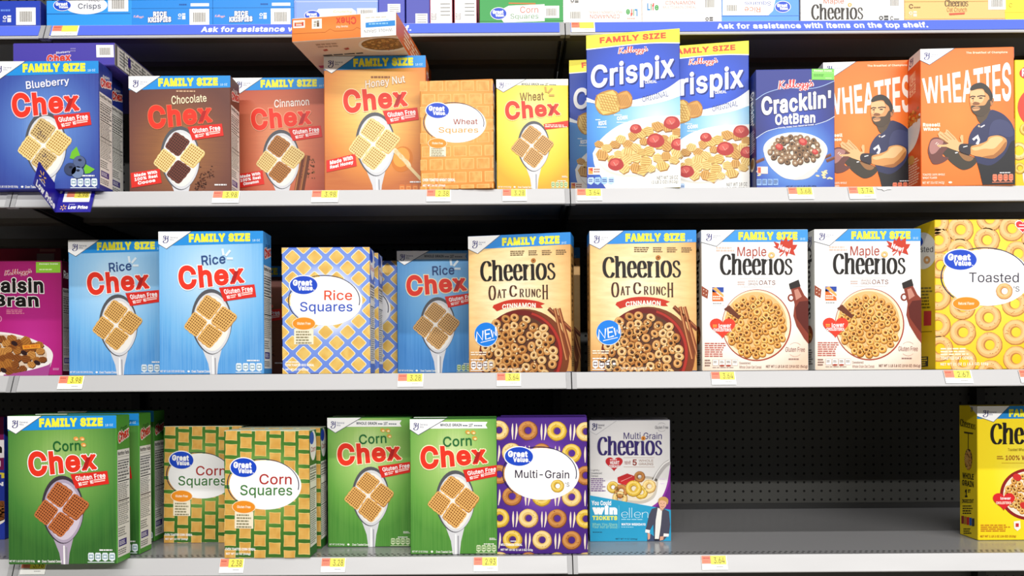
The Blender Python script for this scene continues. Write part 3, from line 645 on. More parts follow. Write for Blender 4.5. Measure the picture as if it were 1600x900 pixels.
def nut(A, x0, y0, x1, y1, fg, bg, n=4, seed=3, part='nutrition_label'):
    A.to(part, 6)
    w = (x1 - x0) / n; h = y1 - y0
    for i in range(n):
        a, b = x0 + i * w + w * 0.08, x0 + (i + 1) * w - w * 0.08
        A.poly([(a + w * .1, y0), (b - w * .1, y0), (b, y0 + h * .15), (b, y1 - h * .3), ((a + b) / 2, y1 - h * .12), (a, y1 - h * .3), (a, y0 + h * .15)], fg)
        A.rect(a + w * .12, y0 + h * .18, b - w * .12, y0 + h * .6, bg, 7)
        A.rect(a + w * .2, y0 + h * .28, b - w * .2, y0 + h * .5, fg, 8)
    A.rect(x0, y1 - h * .08, x1 - w * 0.2, y1, fg, 6)
def bil(q, u, v):
    a, b, c, d = [np.array(p, float) for p in q]
    return (1 - u) * (1 - v) * a + u * (1 - v) * b + u * v * c + (1 - u) * v * d
def pillow(A, q, base, hole, edge, n=7, L=7, gap=0.075, bulge=0.03):
    """one woven cereal square"""
    def outline(g, bl):
        pts = []
        for (u0, v0, u1, v1, nx, ny) in ((g, g, 1 - g, g, 0, -1), (1 - g, g, 1 - g, 1 - g, 1, 0), (1 - g, 1 - g, g, 1 - g, 0, 1), (g, 1 - g, g, g, -1, 0)):
            for i in range(6):
                t = i / 6; k = math.sin(math.pi * t) * bl + (0.018 if i % 2 else -0.008)
                pts.append(tuple(bil(q, u0 + (u1 - u0) * t + nx * k, v0 + (v1 - v0) * t + ny * k)))
        return pts
    c0 = bil(q, .5, .5); sh = (bil(q, 1, 1) - bil(q, 0, 0)) * .03 + (0, abs(bil(q, 1, 1)[1] - bil(q, 0, 0)[1]) * .02)
    o0 = outline(gap - .01, bulge)
    A.poly([(px + sh[0], py + sh[1]) for px, py in o0], edge, L)
    A.poly(o0, base, L + 1)
    pts, t = [], []
    for i in range(n):
        for j in range(n):
            u, v = 0.09 + 0.82 * (i + 0.5) / n, 0.09 + 0.82 * (j + 0.5) / n
            r = 0.29 * 0.82 / n
            k = len(pts)
            for du, dv in ((-r, -r), (r, -r), (r, r), (-r, r)):
                pts.append(tuple(bil(q, u + du, v + dv)))
            t.append((k, k + 1, k + 2, k + 3))
    A.tris(pts, t, ink(hole), L + 2)
def chexsq(A, top, right, bottom, left, c, cols, n=7, L=7):
    """four woven squares meeting at c; cols = [top, right, bottom, left] of (base, hole, edge)"""
    m = lambda a, b: ((a[0] + b[0]) / 2, (a[1] + b[1]) / 2)
    tr, rb, bl, lt = m(top, right), m(right, bottom), m(bottom, left), m(left, top)
    for q, k in (((lt, top, tr, c), 0), ((tr, right, rb, c), 1), ((rb, bottom, bl, c), 2), ((bl, left, lt, c), 3)):
        pillow(A, q, *cols[k], n=n, L=L)
def spoon(A, cx, cy, rx, ry, hx, hy, hw, rim='55565c', metal='d9dadf', milk='f3efe8', L=3):
    A.to('spoon_picture', L)
    def egg(k, dx=0, dy=0, low=1.0):
        pts = []
        for a in np.linspace(0, 2 * math.pi, 40, endpoint=False):
            x, y = math.cos(a), math.sin(a)
            f = 1.0 - 0.16 * max(0, y) ** 2 if y > 0 else 1.0
            pts.append((cx + dx + rx * k * x * f, cy + dy + ry * k * y))
        return pts
    # handle
    A.poly([(cx - rx * .5, cy + ry * .78), (cx + rx * .5, cy + ry * .78), (hx + hw * .75, cy + ry * 1.28), (hx + hw * .5, hy), (hx - hw * .5, hy), (hx - hw * .85, cy + ry * 1.28)], metal, L)
    A.poly([(hx - hw * .2, cy + ry * 1.05), (hx + hw * .02, cy + ry * 1.05), (hx + hw * .05, hy), (hx - hw * .2, hy)], 'fbfbfb', L + 3)
    A.poly([(hx + hw * .2, cy + ry * 1.1), (hx + hw * .38, cy + ry * 1.1), (hx + hw * .42, hy), (hx + hw * .25, hy)], '9a9aa2', L + 3)
    A.poly(egg(1.0), rim, L + 1)
    A.poly(egg(0.93, rx * .03, ry * .045), metal, L + 2)
    A.poly(egg(0.84, rx * .02, ry * .05), milk, L + 3)
def gluten(A, q, t1, small=True):
    A.to('gluten_free_label', 8)
    A.poly(q, 'dd2a20')
    def at(u, v): return tuple(bil(q, u, v))
    A.text('Gluten Free', [at(.1, .16), at(.93, .12), at(.93, .5), at(.1, .52)], 'ffffff', 0.02, layer=9)
    A.text('NO', [at(.13, .62), at(.22, .6), at(.22, .86), at(.13, .88)], 'ffffff', 0.04, layer=9, res=1)
    A.text('NO', [at(.47, .56), at(.56, .55), at(.56, .82), at(.47, .83)], 'ffffff', 0.04, layer=9, res=1)
    for (u0, u1, v) in ((.24, .42, .62), (.24, .38, .76), (.58, .92, .54), (.58, .9, .68)):
        A.poly([at(u0, v), at(u1, v - .02), at(u1, v + .06), at(u0, v + .08)], 'ffd9d0', 9)
def chexword(A, q, outline='ffffff', col='e8331f', dark='b01c1c', ow=0.024, bold=0.037):
    A.to('brand_lettering', 9)
    A.text('Chex', q, col, bold, outline, layer=9, ow=ow, res=3)
    at = lambda u, v: tuple(bil(q, u, v))
    A.poly([at(.86, .36), at(.92, .35), at(.845, .9), at(.775, .9)][0:4], dark, 11)
def side_panel(face, top, sub, word='Chex', sub_col='ffffff', panel='f2efe8', lo='3a2c80'):
    A = Art([(0, 0), (100, 0), (100, 520), (0, 520)], face)
    A.to('side_title', 2)
    if word == 'Chex':
        if sub: A.text(sub, [(30, 44), (78, 34), (78, 50), (30, 60)], sub_col, 0.01, layer=3)
        A.text('Chex', [(12, 62), (92, 44), (92, 78), (14, 100)], 'd8281c', 0.04, 'f8e8e0', layer=3, ow=0.06)
    else:
        A.text(word, (12, 40, 90, 78), sub_col, 0.02, layer=3)
    A.to('nutrition_panel', 2)
    A.rect(5, 122, 96, 500, panel)
    A.text('Nutrition Facts', (9, 128, 92, 142), '1a1a1a', 0.03, layer=3, res=1)
    for y, t in ((148, 1), (160, 3), (196, 1.2), (214, 1), (232, 4), (300, 4), (318, 1)):
        A.rect(9, y, 92, y + t, '1a1a1a', 3)
    A.small(9, 166, 92, 194, 3, '5a5a58', 3, 2); A.small(9, 198, 92, 230, 3, '6a6a68', 3, 5)
    A.small(9, 240, 92, 298, 9, '8a8a86', 3, 7); A.small(9, 305, 92, 390, 12, '9a9a94', 3, 9); A.small(9, 396, 70, 430, 4, '8a8a86', 3, 11)
    A.rect(12, 440, 70, 464, lo, 3); A.small(16, 444, 66, 460, 3, 'e8e4f0', 4, 3)
    A.small(9, 472, 80, 494, 3, '7a7a78', 3, 13)
    return A
def burst(A, x, y, s, col='ffffff', L=9):
    for dx, dy, ex, ey in ((0, -.9, .1, -.25), (.75, -.75, .3, -.2), (1.0, 0.05, .4, .05)):
        A.line([(x + s * ex, y + s * ey), (x + s * dx, y + s * dy)], s * .22, col, L)
def rings_pile(A, cx, cy, rx, ry, n, r, cols, seed, L=6, keep=None, sp=1.38):
    """loose toasted rings heaped in a bowl: (shadow, body, light, hole) colours"""
    R = random.Random(seed); pts = []; tries = 0
    while len(pts) < n and tries < 6000:
        tries += 1
        a, q = R.uniform(0, 2 * math.pi), math.sqrt(R.random())
        x, y = cx + rx * q * math.cos(a), cy + ry * q * math.sin(a)
        if keep and not keep(x, y): continue
        if all((x - p[0]) ** 2 + (y - p[1]) ** 2 > (sp * r) ** 2 for p in pts): pts.append((x, y))
    pts.sort(key=lambda p: p[1])
    for i, (x, y) in enumerate(pts):
        c = cols[i % len(cols)]; rot = R.uniform(0, 3.1); k = R.uniform(.78, 1.0); s = r * R.uniform(.92, 1.12)
        A.oval(x + s * .1, y + s * .22, s * 1.04, s * k * 1.04, c[0], L, 14, rot)
        A.ring(x, y, s, s * k, s * .36, s * k * .36, c[1], L + 1, 14, rot)
        A.ring(x - s * .08, y - s * .12, s * .78, s * k * .74, s * .5, s * k * .48, c[2], L + 2, 14, rot)
        A.oval(x, y, s * .36, s * k * .36, c[3], L + 1, 10, rot)
def flakes(A, cx, cy, rx, ry, n, r, cols, seed, L=6, sides=6, keep=None, grid=None):
    R = random.Random(seed); pts = []; tries = 0
    while len(pts) < n and tries < 6000:
        tries += 1
        a, q = R.uniform(0, 2 * math.pi), math.sqrt(R.random())
        x, y = cx + rx * q * math.cos(a), cy + ry * q * math.sin(a)
        if keep and not keep(x, y): continue
        if all((x - p[0]) ** 2 + (y - p[1]) ** 2 > (1.25 * r) ** 2 for p in pts): pts.append((x, y))
    pts.sort(key=lambda p: p[1])
    for i, (x, y) in enumerate(pts):
        c = cols[R.randrange(len(cols))]; rot = R.uniform(0, 3.1); s = r * R.uniform(.85, 1.15); k = R.uniform(.7, 1)
        P = [(x + s * math.cos(rot + 2 * math.pi * j / sides) * R.uniform(.85, 1.1), y + s * k * math.sin(rot + 2 * math.pi * j / sides) * R.uniform(.85, 1.1)) for j in range(sides)]
        A.poly([(px + s * .1, py + s * .2) for px, py in P], c[1], L)
        A.poly(P, c[0], L + 1)
        for t in ((-.45, 0, .45) if grid is None else grid):
            dx, dy = math.cos(rot + .5), math.sin(rot + .5)
            A.line([(x - dx * s * .65 - dy * s * t, y - dy * s * .55 + dx * s * t * k), (x + dx * s * .65 - dy * s * t, y + dy * s * .55 + dx * s * t * k)], s * .12, c[2], L + 2)
def heart(A, cx, cy, w, h, col, L):
    P = []
    for a in np.linspace(0, 2 * math.pi, 36, endpoint=False):
        x = 16 * math.sin(a) ** 3; y = 13 * math.cos(a) - 5 * math.cos(2 * a) - 2 * math.cos(3 * a) - math.cos(4 * a)
        P.append((cx + x / 32 * w, cy - (y + 2.5) / 29 * h))
    A.poly(P, col, L)
def store_logo(A, cx, cy, rx, ry, L=8):
    A.to('store_brand_logo', L)
    A.oval(cx, cy, rx * 1.07, ry * 1.1, 'ffffff', L); A.oval(cx, cy, rx, ry, '1547c8', L + 1)
    A.text('Great', (cx - rx * .78, cy - ry * .6, cx + rx * .62, cy + ry * .08), 'ffffff', 0.05, layer=L + 2)
    A.text('Value', (cx - rx * .42, cy + ry * .06, cx + rx * .66, cy + ry * .6), 'ffffff', 0.05, layer=L + 2)
    A.rect(cx + rx * .7, cy + ry * .5, cx + rx * .78, cy + ry * .58, 'ffffff', L + 2)
def gv_oval(A, cx, cy, rx, ry, L=4, lead='1c1c4a'):
    A.to('title_panel', L)
    A.oval(cx, cy, rx, ry, 'ffffff', L, 48)
    A.ring(cx - rx * .06, cy - ry * .02, rx * 1.0, ry * 1.04, rx * .975, ry * 1.01, lead, L + 1, 48, a0=math.pi * .75, a1=math.pi * 2.06)
def gv_claim(A, cx, cy, rx, ry, box, L=7, words='Gluten Free'):
    A.to('claim_label', L)
    if box:
        A.rect(*box, 'f4ead0', L)
        A.small(box[0] + (box[2] - box[0]) * .1, box[1] + (box[3] - box[1]) * .12, box[2] - (box[2] - box[0]) * .08, box[3], 5, '8f8866', L + 1, 4)
    A.oval(cx, cy, rx * 1.06, ry * 1.1, 'fbe6c8', L + 1); A.oval(cx, cy, rx, ry, 'ee9222', L + 2)
    if ' OF ' not in words: A.text(words, (cx - rx * .6, cy - ry * .25, cx + rx * .6, cy + ry * .2), 'fff4dc', 0.02, layer=L + 3, res=1)
def weave(name, c1, c2, nx, ny, rot=0.0):
    k = ('weave', name)
    if k in MATS: return MATS[k]
    m, n, l, b = principled('print_' + name)
    uv = n.new('ShaderNodeUVMap'); uv.uv_map = 'face'
    mp = n.new('ShaderNodeMapping'); mp.inputs['Rotation'].default_value = (0, 0, rot); mp.inputs['Scale'].default_value = (nx, ny, 1)
    if rot:
        mp.inputs['Scale'].default_value = (1, 1, 1)
        pre = n.new('ShaderNodeMapping'); pre.inputs['Scale'].default_value = (nx, ny, 1)
        l.new(uv.outputs[0], pre.inputs[0]); l.new(pre.outputs[0], mp.inputs[0])
    else:
        l.new(uv.outputs[0], mp.inputs[0])
    sp = n.new('ShaderNodeSeparateXYZ'); l.new(mp.outputs[0], sp.inputs[0])
    def tri(o):
        f = n.new('ShaderNodeMath'); f.operation = 'FRACT'; l.new(o, f.inputs[0])
        g = n.new('ShaderNodeMath'); g.operation = 'GREATER_THAN'; g.inputs[1].default_value = 0.55; l.new(f.outputs[0], g.inputs[0]); return g.outputs[0]
    mu = n.new('ShaderNodeMath'); mu.operation = 'MULTIPLY'; l.new(tri(sp.outputs[0]), mu.inputs[0]); l.new(tri(sp.outputs[1]), mu.inputs[1])
    nz = n.new('ShaderNodeTexNoise'); nz.inputs['Scale'].default_value = 14; l.new(uv.outputs[0], nz.inputs['Vector'])
    mx0 = n.new('ShaderNodeMixRGB'); mx0.inputs[1].default_value = lin(c1[0]); mx0.inputs[2].default_value = lin(c1[1])
    mr = n.new('ShaderNodeMapRange'); mr.inputs[1].default_value = .35; mr.inputs[2].default_value = .65; l.new(nz.outputs[0], mr.inputs[0]); l.new(mr.outputs[0], mx0.inputs[0])
    mx = n.new('ShaderNodeMixRGB'); mx.inputs[2].default_value = lin(c2)
    l.new(mu.outputs[0], mx.inputs[0]); l.new(mx0.outputs[0], mx.inputs[1]); l.new(mx.outputs[0], b.inputs['Base Color'])
    b.inputs['Roughness'].default_value = .42; b.inputs['Specular IOR Level'].default_value = .35
    MATS[k] = m
    return m
TAN = ('e6b66a', '7e4f1c', 'c48e48')
PALE = ('f0d894', 'b07c30', 'dcb86c')
COCOA = ('6e3c30', '30150f', '55291f')
SPICE = ('b87c40', '6e3e16', '9c6430')
BERRY = ('dcc084', '7a5a30', 'bc9a5c')
RUST = ('c2703e', '5a260e', '954e28')

# ------------------------------------------------------------------ square-cereal boxes, family size (frame: the blue rice box)
FQ = [(251, 361), (412, 358.5), (410, 583), (248, 584)]
def chex_family(sub, sub_q, sub_col, cols, sub_outline=None, dy=0.0, base_h=224.0, sticker=None, extra=None, outline='ffffff', ow=0.022, side_sub=None, side_col='ffffff', tagline=None, spark=None, rim='55565c', milk='f3efe8', metal='d9dadf', quad=None, bs=0.0, ty=None, nutc=('e6f0f6', '7ea0b0')):
    ty = dy if ty is None else ty
    def make():
        A = Art(quad or FQ)
        s = lambda pts: [(x, y + dy) for x, y in pts]
        A.to('size_banner', 3)
        family(A, [(251, 360), (413, 358), (412, 377.5), (251, 383)], [(297.5, 363.6), (392, 361.5), (392, 375), (297.5, 377.5)], [(395.5, 371.5), (407, 371), (407, 374.5), (395.5, 375)])
        badge(A, [(250.5, 360.6), (303, 359.3), (263, 387.5), (250, 380)], [(257, 367.4), (266.5, 367), (266.5, 378.5), (257, 379)], (268.5, 368.5, 281, 374.5))
        A.to('flavour_lettering', 9)
        s0 = s; s = lambda pts: [(x, y + ty) for x, y in pts]
        A.text(sub, s(sub_q), sub_col, 0.012, sub_outline, layer=9, ow=0.02)
        if tagline: A.small(*[v + (dy if i % 2 else 0) for i, v in enumerate(tagline[:4])], 1, tagline[4], 9, 4)
        if spark == 'burst': A.to('flavour_lettering'); burst(A, 349, 401 + dy, 16, 'e4f2fc')
        if spark == 'kernels':
            A.to('flavour_lettering')
            for x, y in ((352, 394), (361, 394), (363, 403)): A.oval(x, y + dy, 3.9, 3.1, 'e89a4a', 9, 12, .3); A.oval(x + .8, y + .8 + dy, 2, 1.4, 'f6d9a0', 10, 10)
        chexword(A, s([(279, 413.5), (381, 410), (383, 440), (282, 453)]), outline, ow=ow)
        gluten(A, s([(342.5, 447.5), (397.5, 442), (400, 461.5), (350, 469)]), None)
        s = s0
        spoon(A, 330, 501 + dy, 31.5, 51.5, 332, 590, 9.5, rim, metal, milk)
        A.to('spoon_picture')
        chexsq(A, *s([(322.5, 456), (373, 491), (327.5, 545), (285, 510), (326.5, 501)]), cols)
        if extra: extra(A, dy)
        if sticker:
            A.to('claim_sticker', 8)
            q = s(sticker[0]); A.poly(q, 'e02c22')
            for i, w in enumerate(sticker[1]):
                n = len(sticker[1]); v0, v1 = .1 + .82 * i / n, .1 + .82 * (i + .82) / n
                A.text(w, [tuple(bil(q, .12 if len(w) > 8 else .22, v0)), tuple(bil(q, .9 if len(w) > 8 else .8, v0 - .03)), tuple(bil(q, .9 if len(w) > 8 else .8, v1 - .03)), tuple(bil(q, .12 if len(w) > 8 else .22, v1))], 'ffffff', 0.04, layer=9, res=1)
        A.to('small_print', 9)
        A.text('NET WT 1 LB 2 OZ (18 OZ) 510g', (250, 577 + bs, 287, 581 + bs), 'f4f4f4', 0.02, res=1)
        A.oval(293.5, 579 + bs, 2, 1.6, 'f4f4f4', 9, 10); A.text('Oven Toasted Cereal', (298, 577 + bs, 328, 581 + bs), 'f4f4f4', 0.02, res=1)
        A.small(384, 560 + bs, 408, 564 + bs, 1, 'f4f4f4', 9, 8)
        if nutc: nut(A, 366, 566 + bs, 408, 581 + bs, *nutc)
        return [A, side_panel('R', None, side_sub or sub.split()[-1], sub_col=side_col), side_panel('L', None, side_sub or sub.split()[-1], sub_col=side_col)]
    return make
def x_blueberry(A, dy):
    A.to('fruit_picture', 8)
    for x, y, c in ((367, 525, '3a4668'), (381, 514, '55658c'), (378, 530, '7488ae')):
        A.oval(x, y, 10, 10, '26304e', 8, 20); A.oval(x - .5, y - .5, 9.2, 9.2, c, 9, 20); A.oval(x + .5, y - 3.2, 3, 2, '20263a', 10, 8)
    A.poly([(366, 508), (369, 498), (377, 490), (382, 504), (374, 510)], '72c02e', 8)
    A.poly([(387, 524), (390, 517), (404, 525), (396, 531), (389, 532)], '72c02e', 8)
    A.to('spoon_picture', 8)
    for i in range(14):
        R = random.Random(i); A.oval(316 + R.uniform(0, 14), 460 + R.uniform(0, 18), 1, .8, '4a3a50', 11, 6)
        A.oval(320 + R.uniform(0, 14), 500 + R.uniform(0, 22), 1, .8, '4a3a50', 11, 6)
def x_cocoa(A, dy):
    A.to('cocoa_picture', 4); R = random.Random(5)
    for i in range(110):
        t = R.random(); A.oval(350 + 26 * t * R.random() + 12 * t, 505 + dy + 60 * (1 - t * .7) + R.uniform(-10, 8), R.uniform(.8, 2), R.uniform(.7, 1.5), R.choice(['4a2416', '6a3820', '3a1a10']), 3, 6)
def x_cinnamon(A, dy):
    A.to('cinnamon_picture', 4)
    R = random.Random(5)
    for i in range(70): A.oval(360 + R.uniform(-4, 26), 500 + dy + R.uniform(0, 34), R.uniform(.8, 2), R.uniform(.7, 1.5), R.choice(['7a4420', '8a5428', '5a3014']), 3, 6)
    for k in (0, 9):
        A.line([(366 + k, 494 + dy), (350 + k, 580)], 8, '6a3218', 4); A.line([(364 + k, 494 + dy), (348 + k, 580)], 2.4, 'b4703c', 5)
def x_honey(A, dy):
    A.to('honey_picture', 4)
    A.oval(372, 525, 17, 21, 'd67a1e', 3, 24, .3); A.oval(371, 522, 13, 16, 'f0a440', 4, 24, .3)
    for i in range(5): A.oval(362 + i * 4.4, 512 + i * 4.6, 3.6, 9, 'f3e3bc' if i % 2 == 0 else 'd9b878', 5, 14, -.75)
    A.line([(380, 534), (404, 560)], 5, 'e8cf9a', 5)

# small size (frame: the green corn box, 3.46 px units)
SQ = [(835, 55), (1298, 42), (1308, 782), (838, 786)]
def chex_small(sub, sub_q, sub_col, cols, spark, side_sub, side_col='ffffff', ribbon='ffffff', word='ghost', claim=True, outline='fff2c8'):
    def make():
        A = Art(SQ)
        A.to('whole_grain_ribbon', 3)
        A.poly([(960, 66), (1248, 60), (1238, 78), (1248, 95), (930, 103)] if word == 'ghost' else [(830, 48), (1300, 38), (1300, 84), (830, 92)], ribbon)
        A.text('WHOLE GRAIN', [(995, 74), (1110, 72), (1110, 88), (995, 90)], '4a5560', 0.03, layer=4, res=1)
        A.small(1116, 76, 1142, 90, 1, '6a7580', 4, 2); A.text('1ST', [(1148, 72), (1170, 71), (1170, 88), (1148, 89)], '4a5560', 0.03, layer=4, res=1); A.small(1176, 76, 1232, 88, 1, '6a7580', 4, 3)
        badge(A, [(833, 55), (1026, 49), (880, 138), (833, 108)], [(852, 74), (882, 73), (882, 113), (852, 114)], (887, 76, 930, 100))
        A.to('flavour_lettering', 9); A.text(sub, sub_q, sub_col, 0.012, layer=9)
        if spark == 'kernels':
            for x, y in ((1143, 118), (1172, 119), (1180, 150)): A.oval(x, y, 14, 11, 'd9a040', 9, 12, .4); A.oval(x + 3, y + 3, 7, 5, 'fbeab0', 10, 10)
        elif spark: burst(A, 1150, 150, 60, spark)
        chexword(A, [(888, 196), (1236, 186), (1252, 284), (893, 328)], outline)
        if claim: gluten(A, [(1117, 322), (1308, 292), (1308, 352), (1138, 388)], None)
        else:
            A.to('claim_sticker', 8); A.poly([(1140, 345), (1310, 318), (1310, 360), (1148, 382)], 'd8301f'); A.small(1150, 346, 1300, 368, 2, 'ffe6d8', 9, 4)
        spoon(A, 1076, 495, 105, 170, 1083, 800, 34)
        A.to('spoon_picture')
        chexsq(A, (1050, 345), (1217, 470), (1085, 651), (919, 514), (1062, 490), cols)
        A.to('small_print', 9)
        A.text('NET WT 12 OZ (340g)', (846, 764, 930, 777), 'f0f4e8', 0.02, res=1); A.oval(952, 770, 7, 6, 'f0f4e8', 9, 10); A.text('Oven Toasted Cereal', (974, 764, 1072, 777), 'f0f4e8', 0.02, res=1)
        A.small(1262, 692, 1300, 706, 2, 'f0f4e8', 9, 8); A.small(1232, 722, 1298, 732, 1, 'f0f4e8', 9, 9)
        nut(A, 1190, 733, 1302, 778, 'cfe0b4', '5a8a3a')
        return [A, side_panel('R', None, side_sub, sub_col=side_col), side_panel('L', None, side_sub, sub_col=side_col)]
    return make

# ------------------------------------------------------------------ store-brand boxes
def gv_side(face, word, col, bg2='f4f2ea'):
    A = Art([(0, 0), (100, 0), (100, 520), (0, 520)], face)
    A.to('side_title', 2); A.oval(52, 66, 44, 62, 'ffffff', 2); A.oval(34, 34, 30, 26, '1547c8', 3); A.text(word, (20, 70, 88, 92), col, 0.01, layer=3)
    A.to('nutrition_panel', 2); A.rect(6, 146, 95, 480, bg2)
    A.text('Nutrition Facts', (10, 150, 90, 164), '1a1a1a', 0.03, layer=3, res=1)
    for y, t in ((168, 3), (210, 1.2), (240, 4), (330, 4)): A.rect(10, y, 91, y + t, '1a1a1a', 3)
    A.small(10, 176, 91, 208, 3, '5a5a58', 3, 2); A.small(10, 246, 91, 326, 10, '8a8a86', 3, 7); A.small(10, 338, 91, 470, 15, '8a8a86', 3, 9)
    return A
def gv_rice():
    A = Art([(162, 22), (711, 20), (715, 808), (167, 812)])
    A.to('pattern_print', 2)
    wv = weave('rice_square', ('f0d27a', 'e2b65a'), 'c88e34', 64, 90, .79)
    for r in range(-1, 13):
        for c in range(-1, 6):
            x = 230 + c * 137.5 + (68.5 if r % 2 else 0); y = 82 + r * 67
            P = []
            for i, (dx, dy) in enumerate(((0, -50), (52, 0), (0, 50), (-52, 0))):
                ex, ey = ((52, 0), (0, 50), (-52, 0), (0, -50))[i]
                for t in (0, .12, .5, .88):
                    k = 1.0 - (.07 if t in (0,) else 0.0) + (.02 if t == .5 else 0)
                    P.append((x + (dx + (ex - dx) * t) * k, y + (dy + (ey - dy) * t) * k))
            A.poly(P, 'fbf3cf', 2); A.poly([(x + (px - x) * .9, y + (py - y) * .9) for px, py in P], wv, 3)
    gv_oval(A, 440, 357, 225, 154); store_logo(A, 300, 257, 86, 57)
    A.to('flavour_lettering', 6); A.text('Rice', (428, 289, 602, 352), 'e0481e', 0.007); A.text('Squares', (277, 362, 604, 438), '2a50c0', 0.007)
    gv_claim(A, 301, 498, 70, 38, (240, 530, 361, 628))
    A.to('small_print', 6); A.small(187, 733, 290, 744, 1, 'ffffff', 6, 3); A.text('OVEN TOASTED RICE CEREAL', (186, 750, 365, 765), 'ffffff', 0.03, res=1); A.text('NET WT 12 OZ (340g)', (187, 778, 330, 795), 'ffffff', 0.03, res=1)
    return [A, gv_side('R', 'Rice', 'e0481e'), gv_side('L', 'Rice', 'e0481e')]
def gv_corn():
    A = Art([(348, 674), (484, 669), (485, 871), (352, 873)])
    A.to('pattern_print', 2)
    wv = weave('corn_square', ('e8bc66', 'd9a44c'), 'b87c2c', 56, 80)
    for c in range(-1, 7):
        for r in range(-1, 10):
            x = 360 + c * 23.2; y = 680 + r * 23.6 + (11.8 if c % 2 else 0)
            P = [(x - 9, y - 9.2), (x, y - 8.4), (x + 9.2, y - 9), (x + 8.6, y), (x + 9, y + 9.2), (x, y + 8.6), (x - 9.2, y + 9), (x - 8.6, y)]
            A.poly(P, 'f3d88e', 2); A.poly([(x + (px - x) * .93, y + (py - y) * .93) for px, py in P], wv, 3)
    gv_oval(A, 414.5, 758, 57, 39); store_logo(A, 380, 731.5, 20.5, 15)
    A.to('flavour_lettering', 6); A.text('Corn', [(405, 741), (456, 740), (456, 756.5), (405, 757.5)], 'b0231e', 0.007); A.text('Squares', [(375, 759), (457, 757.5), (457, 778), (375, 779.5)], '3a7a34', 0.007)
    gv_claim(A, 381, 793.5, 17.5, 9.5, (367, 801, 396, 827))
    A.to('small_print', 6); A.text('OVEN TOASTED CORN CEREAL', (353, 857, 400, 861), 'ffffff', 0.03, res=1); A.text('NET WT 12 OZ (340g)', (354, 864.5, 392, 868.5), 'ffffff', 0.03, res=1)
    return [A, gv_side('R', 'Corn', 'b0231e'), gv_side('L', 'Corn', 'b0231e')]
def gv_wheat():
    A = Art([(658, 129.5), (769, 121.5), (769, 296), (660, 298)])
    A.to('pattern_print', 2)
    wv = weave('wheat_square', ('f2bc66', 'e6a048'), 'bc7226', 52, 84)
    for r in range(0, 11):
        for c in range(-1, 7):
            x = 659 + c * 23.5 + (12 if r % 2 else 0); y = 137 + r * 20.6 - (c * .9)
            P = [(x - 9.5, y - 8), (x + 9.5, y - 8.6), (x + 9.8, y + 7.6), (x - 9.2, y + 8.2)]
            A.poly(P, 'f8cf80', 2); A.poly([(x + (px - x) * .93, y + (py - y) * .93) for px, py in P], wv, 3)
    gv_oval(A, 712, 194, 46, 31); store_logo(A, 684.5, 175, 17, 12)
    A.to('flavour_lettering', 6); A.text('Wheat', [(708, 188), (745, 186.5), (745, 195.5), (708, 196.5)], '9a3a22', 0.007); A.text('Squares', [(686, 201), (746, 200), (746, 211), (686, 212)], 'e0a040', 0.007)
    gv_claim(A, 684.5, 226.5, 13.5, 7.5, (673, 232, 697, 247))
    A.to('small_print', 6); A.text('OVEN TOASTED WHEAT CEREAL', (663, 281, 711, 285.5), 'ffffff', 0.03, res=1); A.text('NET WT 14 OZ (396g)', (663, 290, 696, 294), 'ffffff', 0.03, res=1)
    return [A, gv_side('R', 'Wheat', '9a3a22'), gv_side('L', 'Wheat', '9a3a22')]
RC = {'t': ('a87a34', 'e4c278', 'f0d898', None), 'b': ('7a4418', 'b8763a', 'cc9050', None), 'y': ('a8801c', 'dcb43c', 'ecd070', None)}
def big_ring(A, x, y, r, hole, cols, L=3, seed=0):
    R = random.Random(seed)
    P = [(x + r * (1 + R.uniform(-.03, .03)) * math.cos(a), y + r * (1 + R.uniform(-.03, .03)) * math.sin(a)) for a in np.linspace(0, 2 * math.pi, 26, endpoint=False)]
    Hh = ell(x + hole * .1, y - hole * .05, hole, hole * 1.02, 16)
    A.poly(P, cols[0], L, [Hh])
    A.ring(x - r * .03, y - r * .04, r * .94, r * .94, hole * 1.15, hole * 1.15, cols[1], L + 1, 24)
    A.ring(x - r * .06, y - r * .1, r * .82, r * .8, r * .58, r * .56, cols[2], L + 2, 24)
    for i in range(7):
        a, q = R.uniform(0, 6.28), R.uniform(.55, .9) * r
        A.oval(x + q * math.cos(a), y + q * math.sin(a), r * .05, r * .035, cols[0], L + 3, 6)
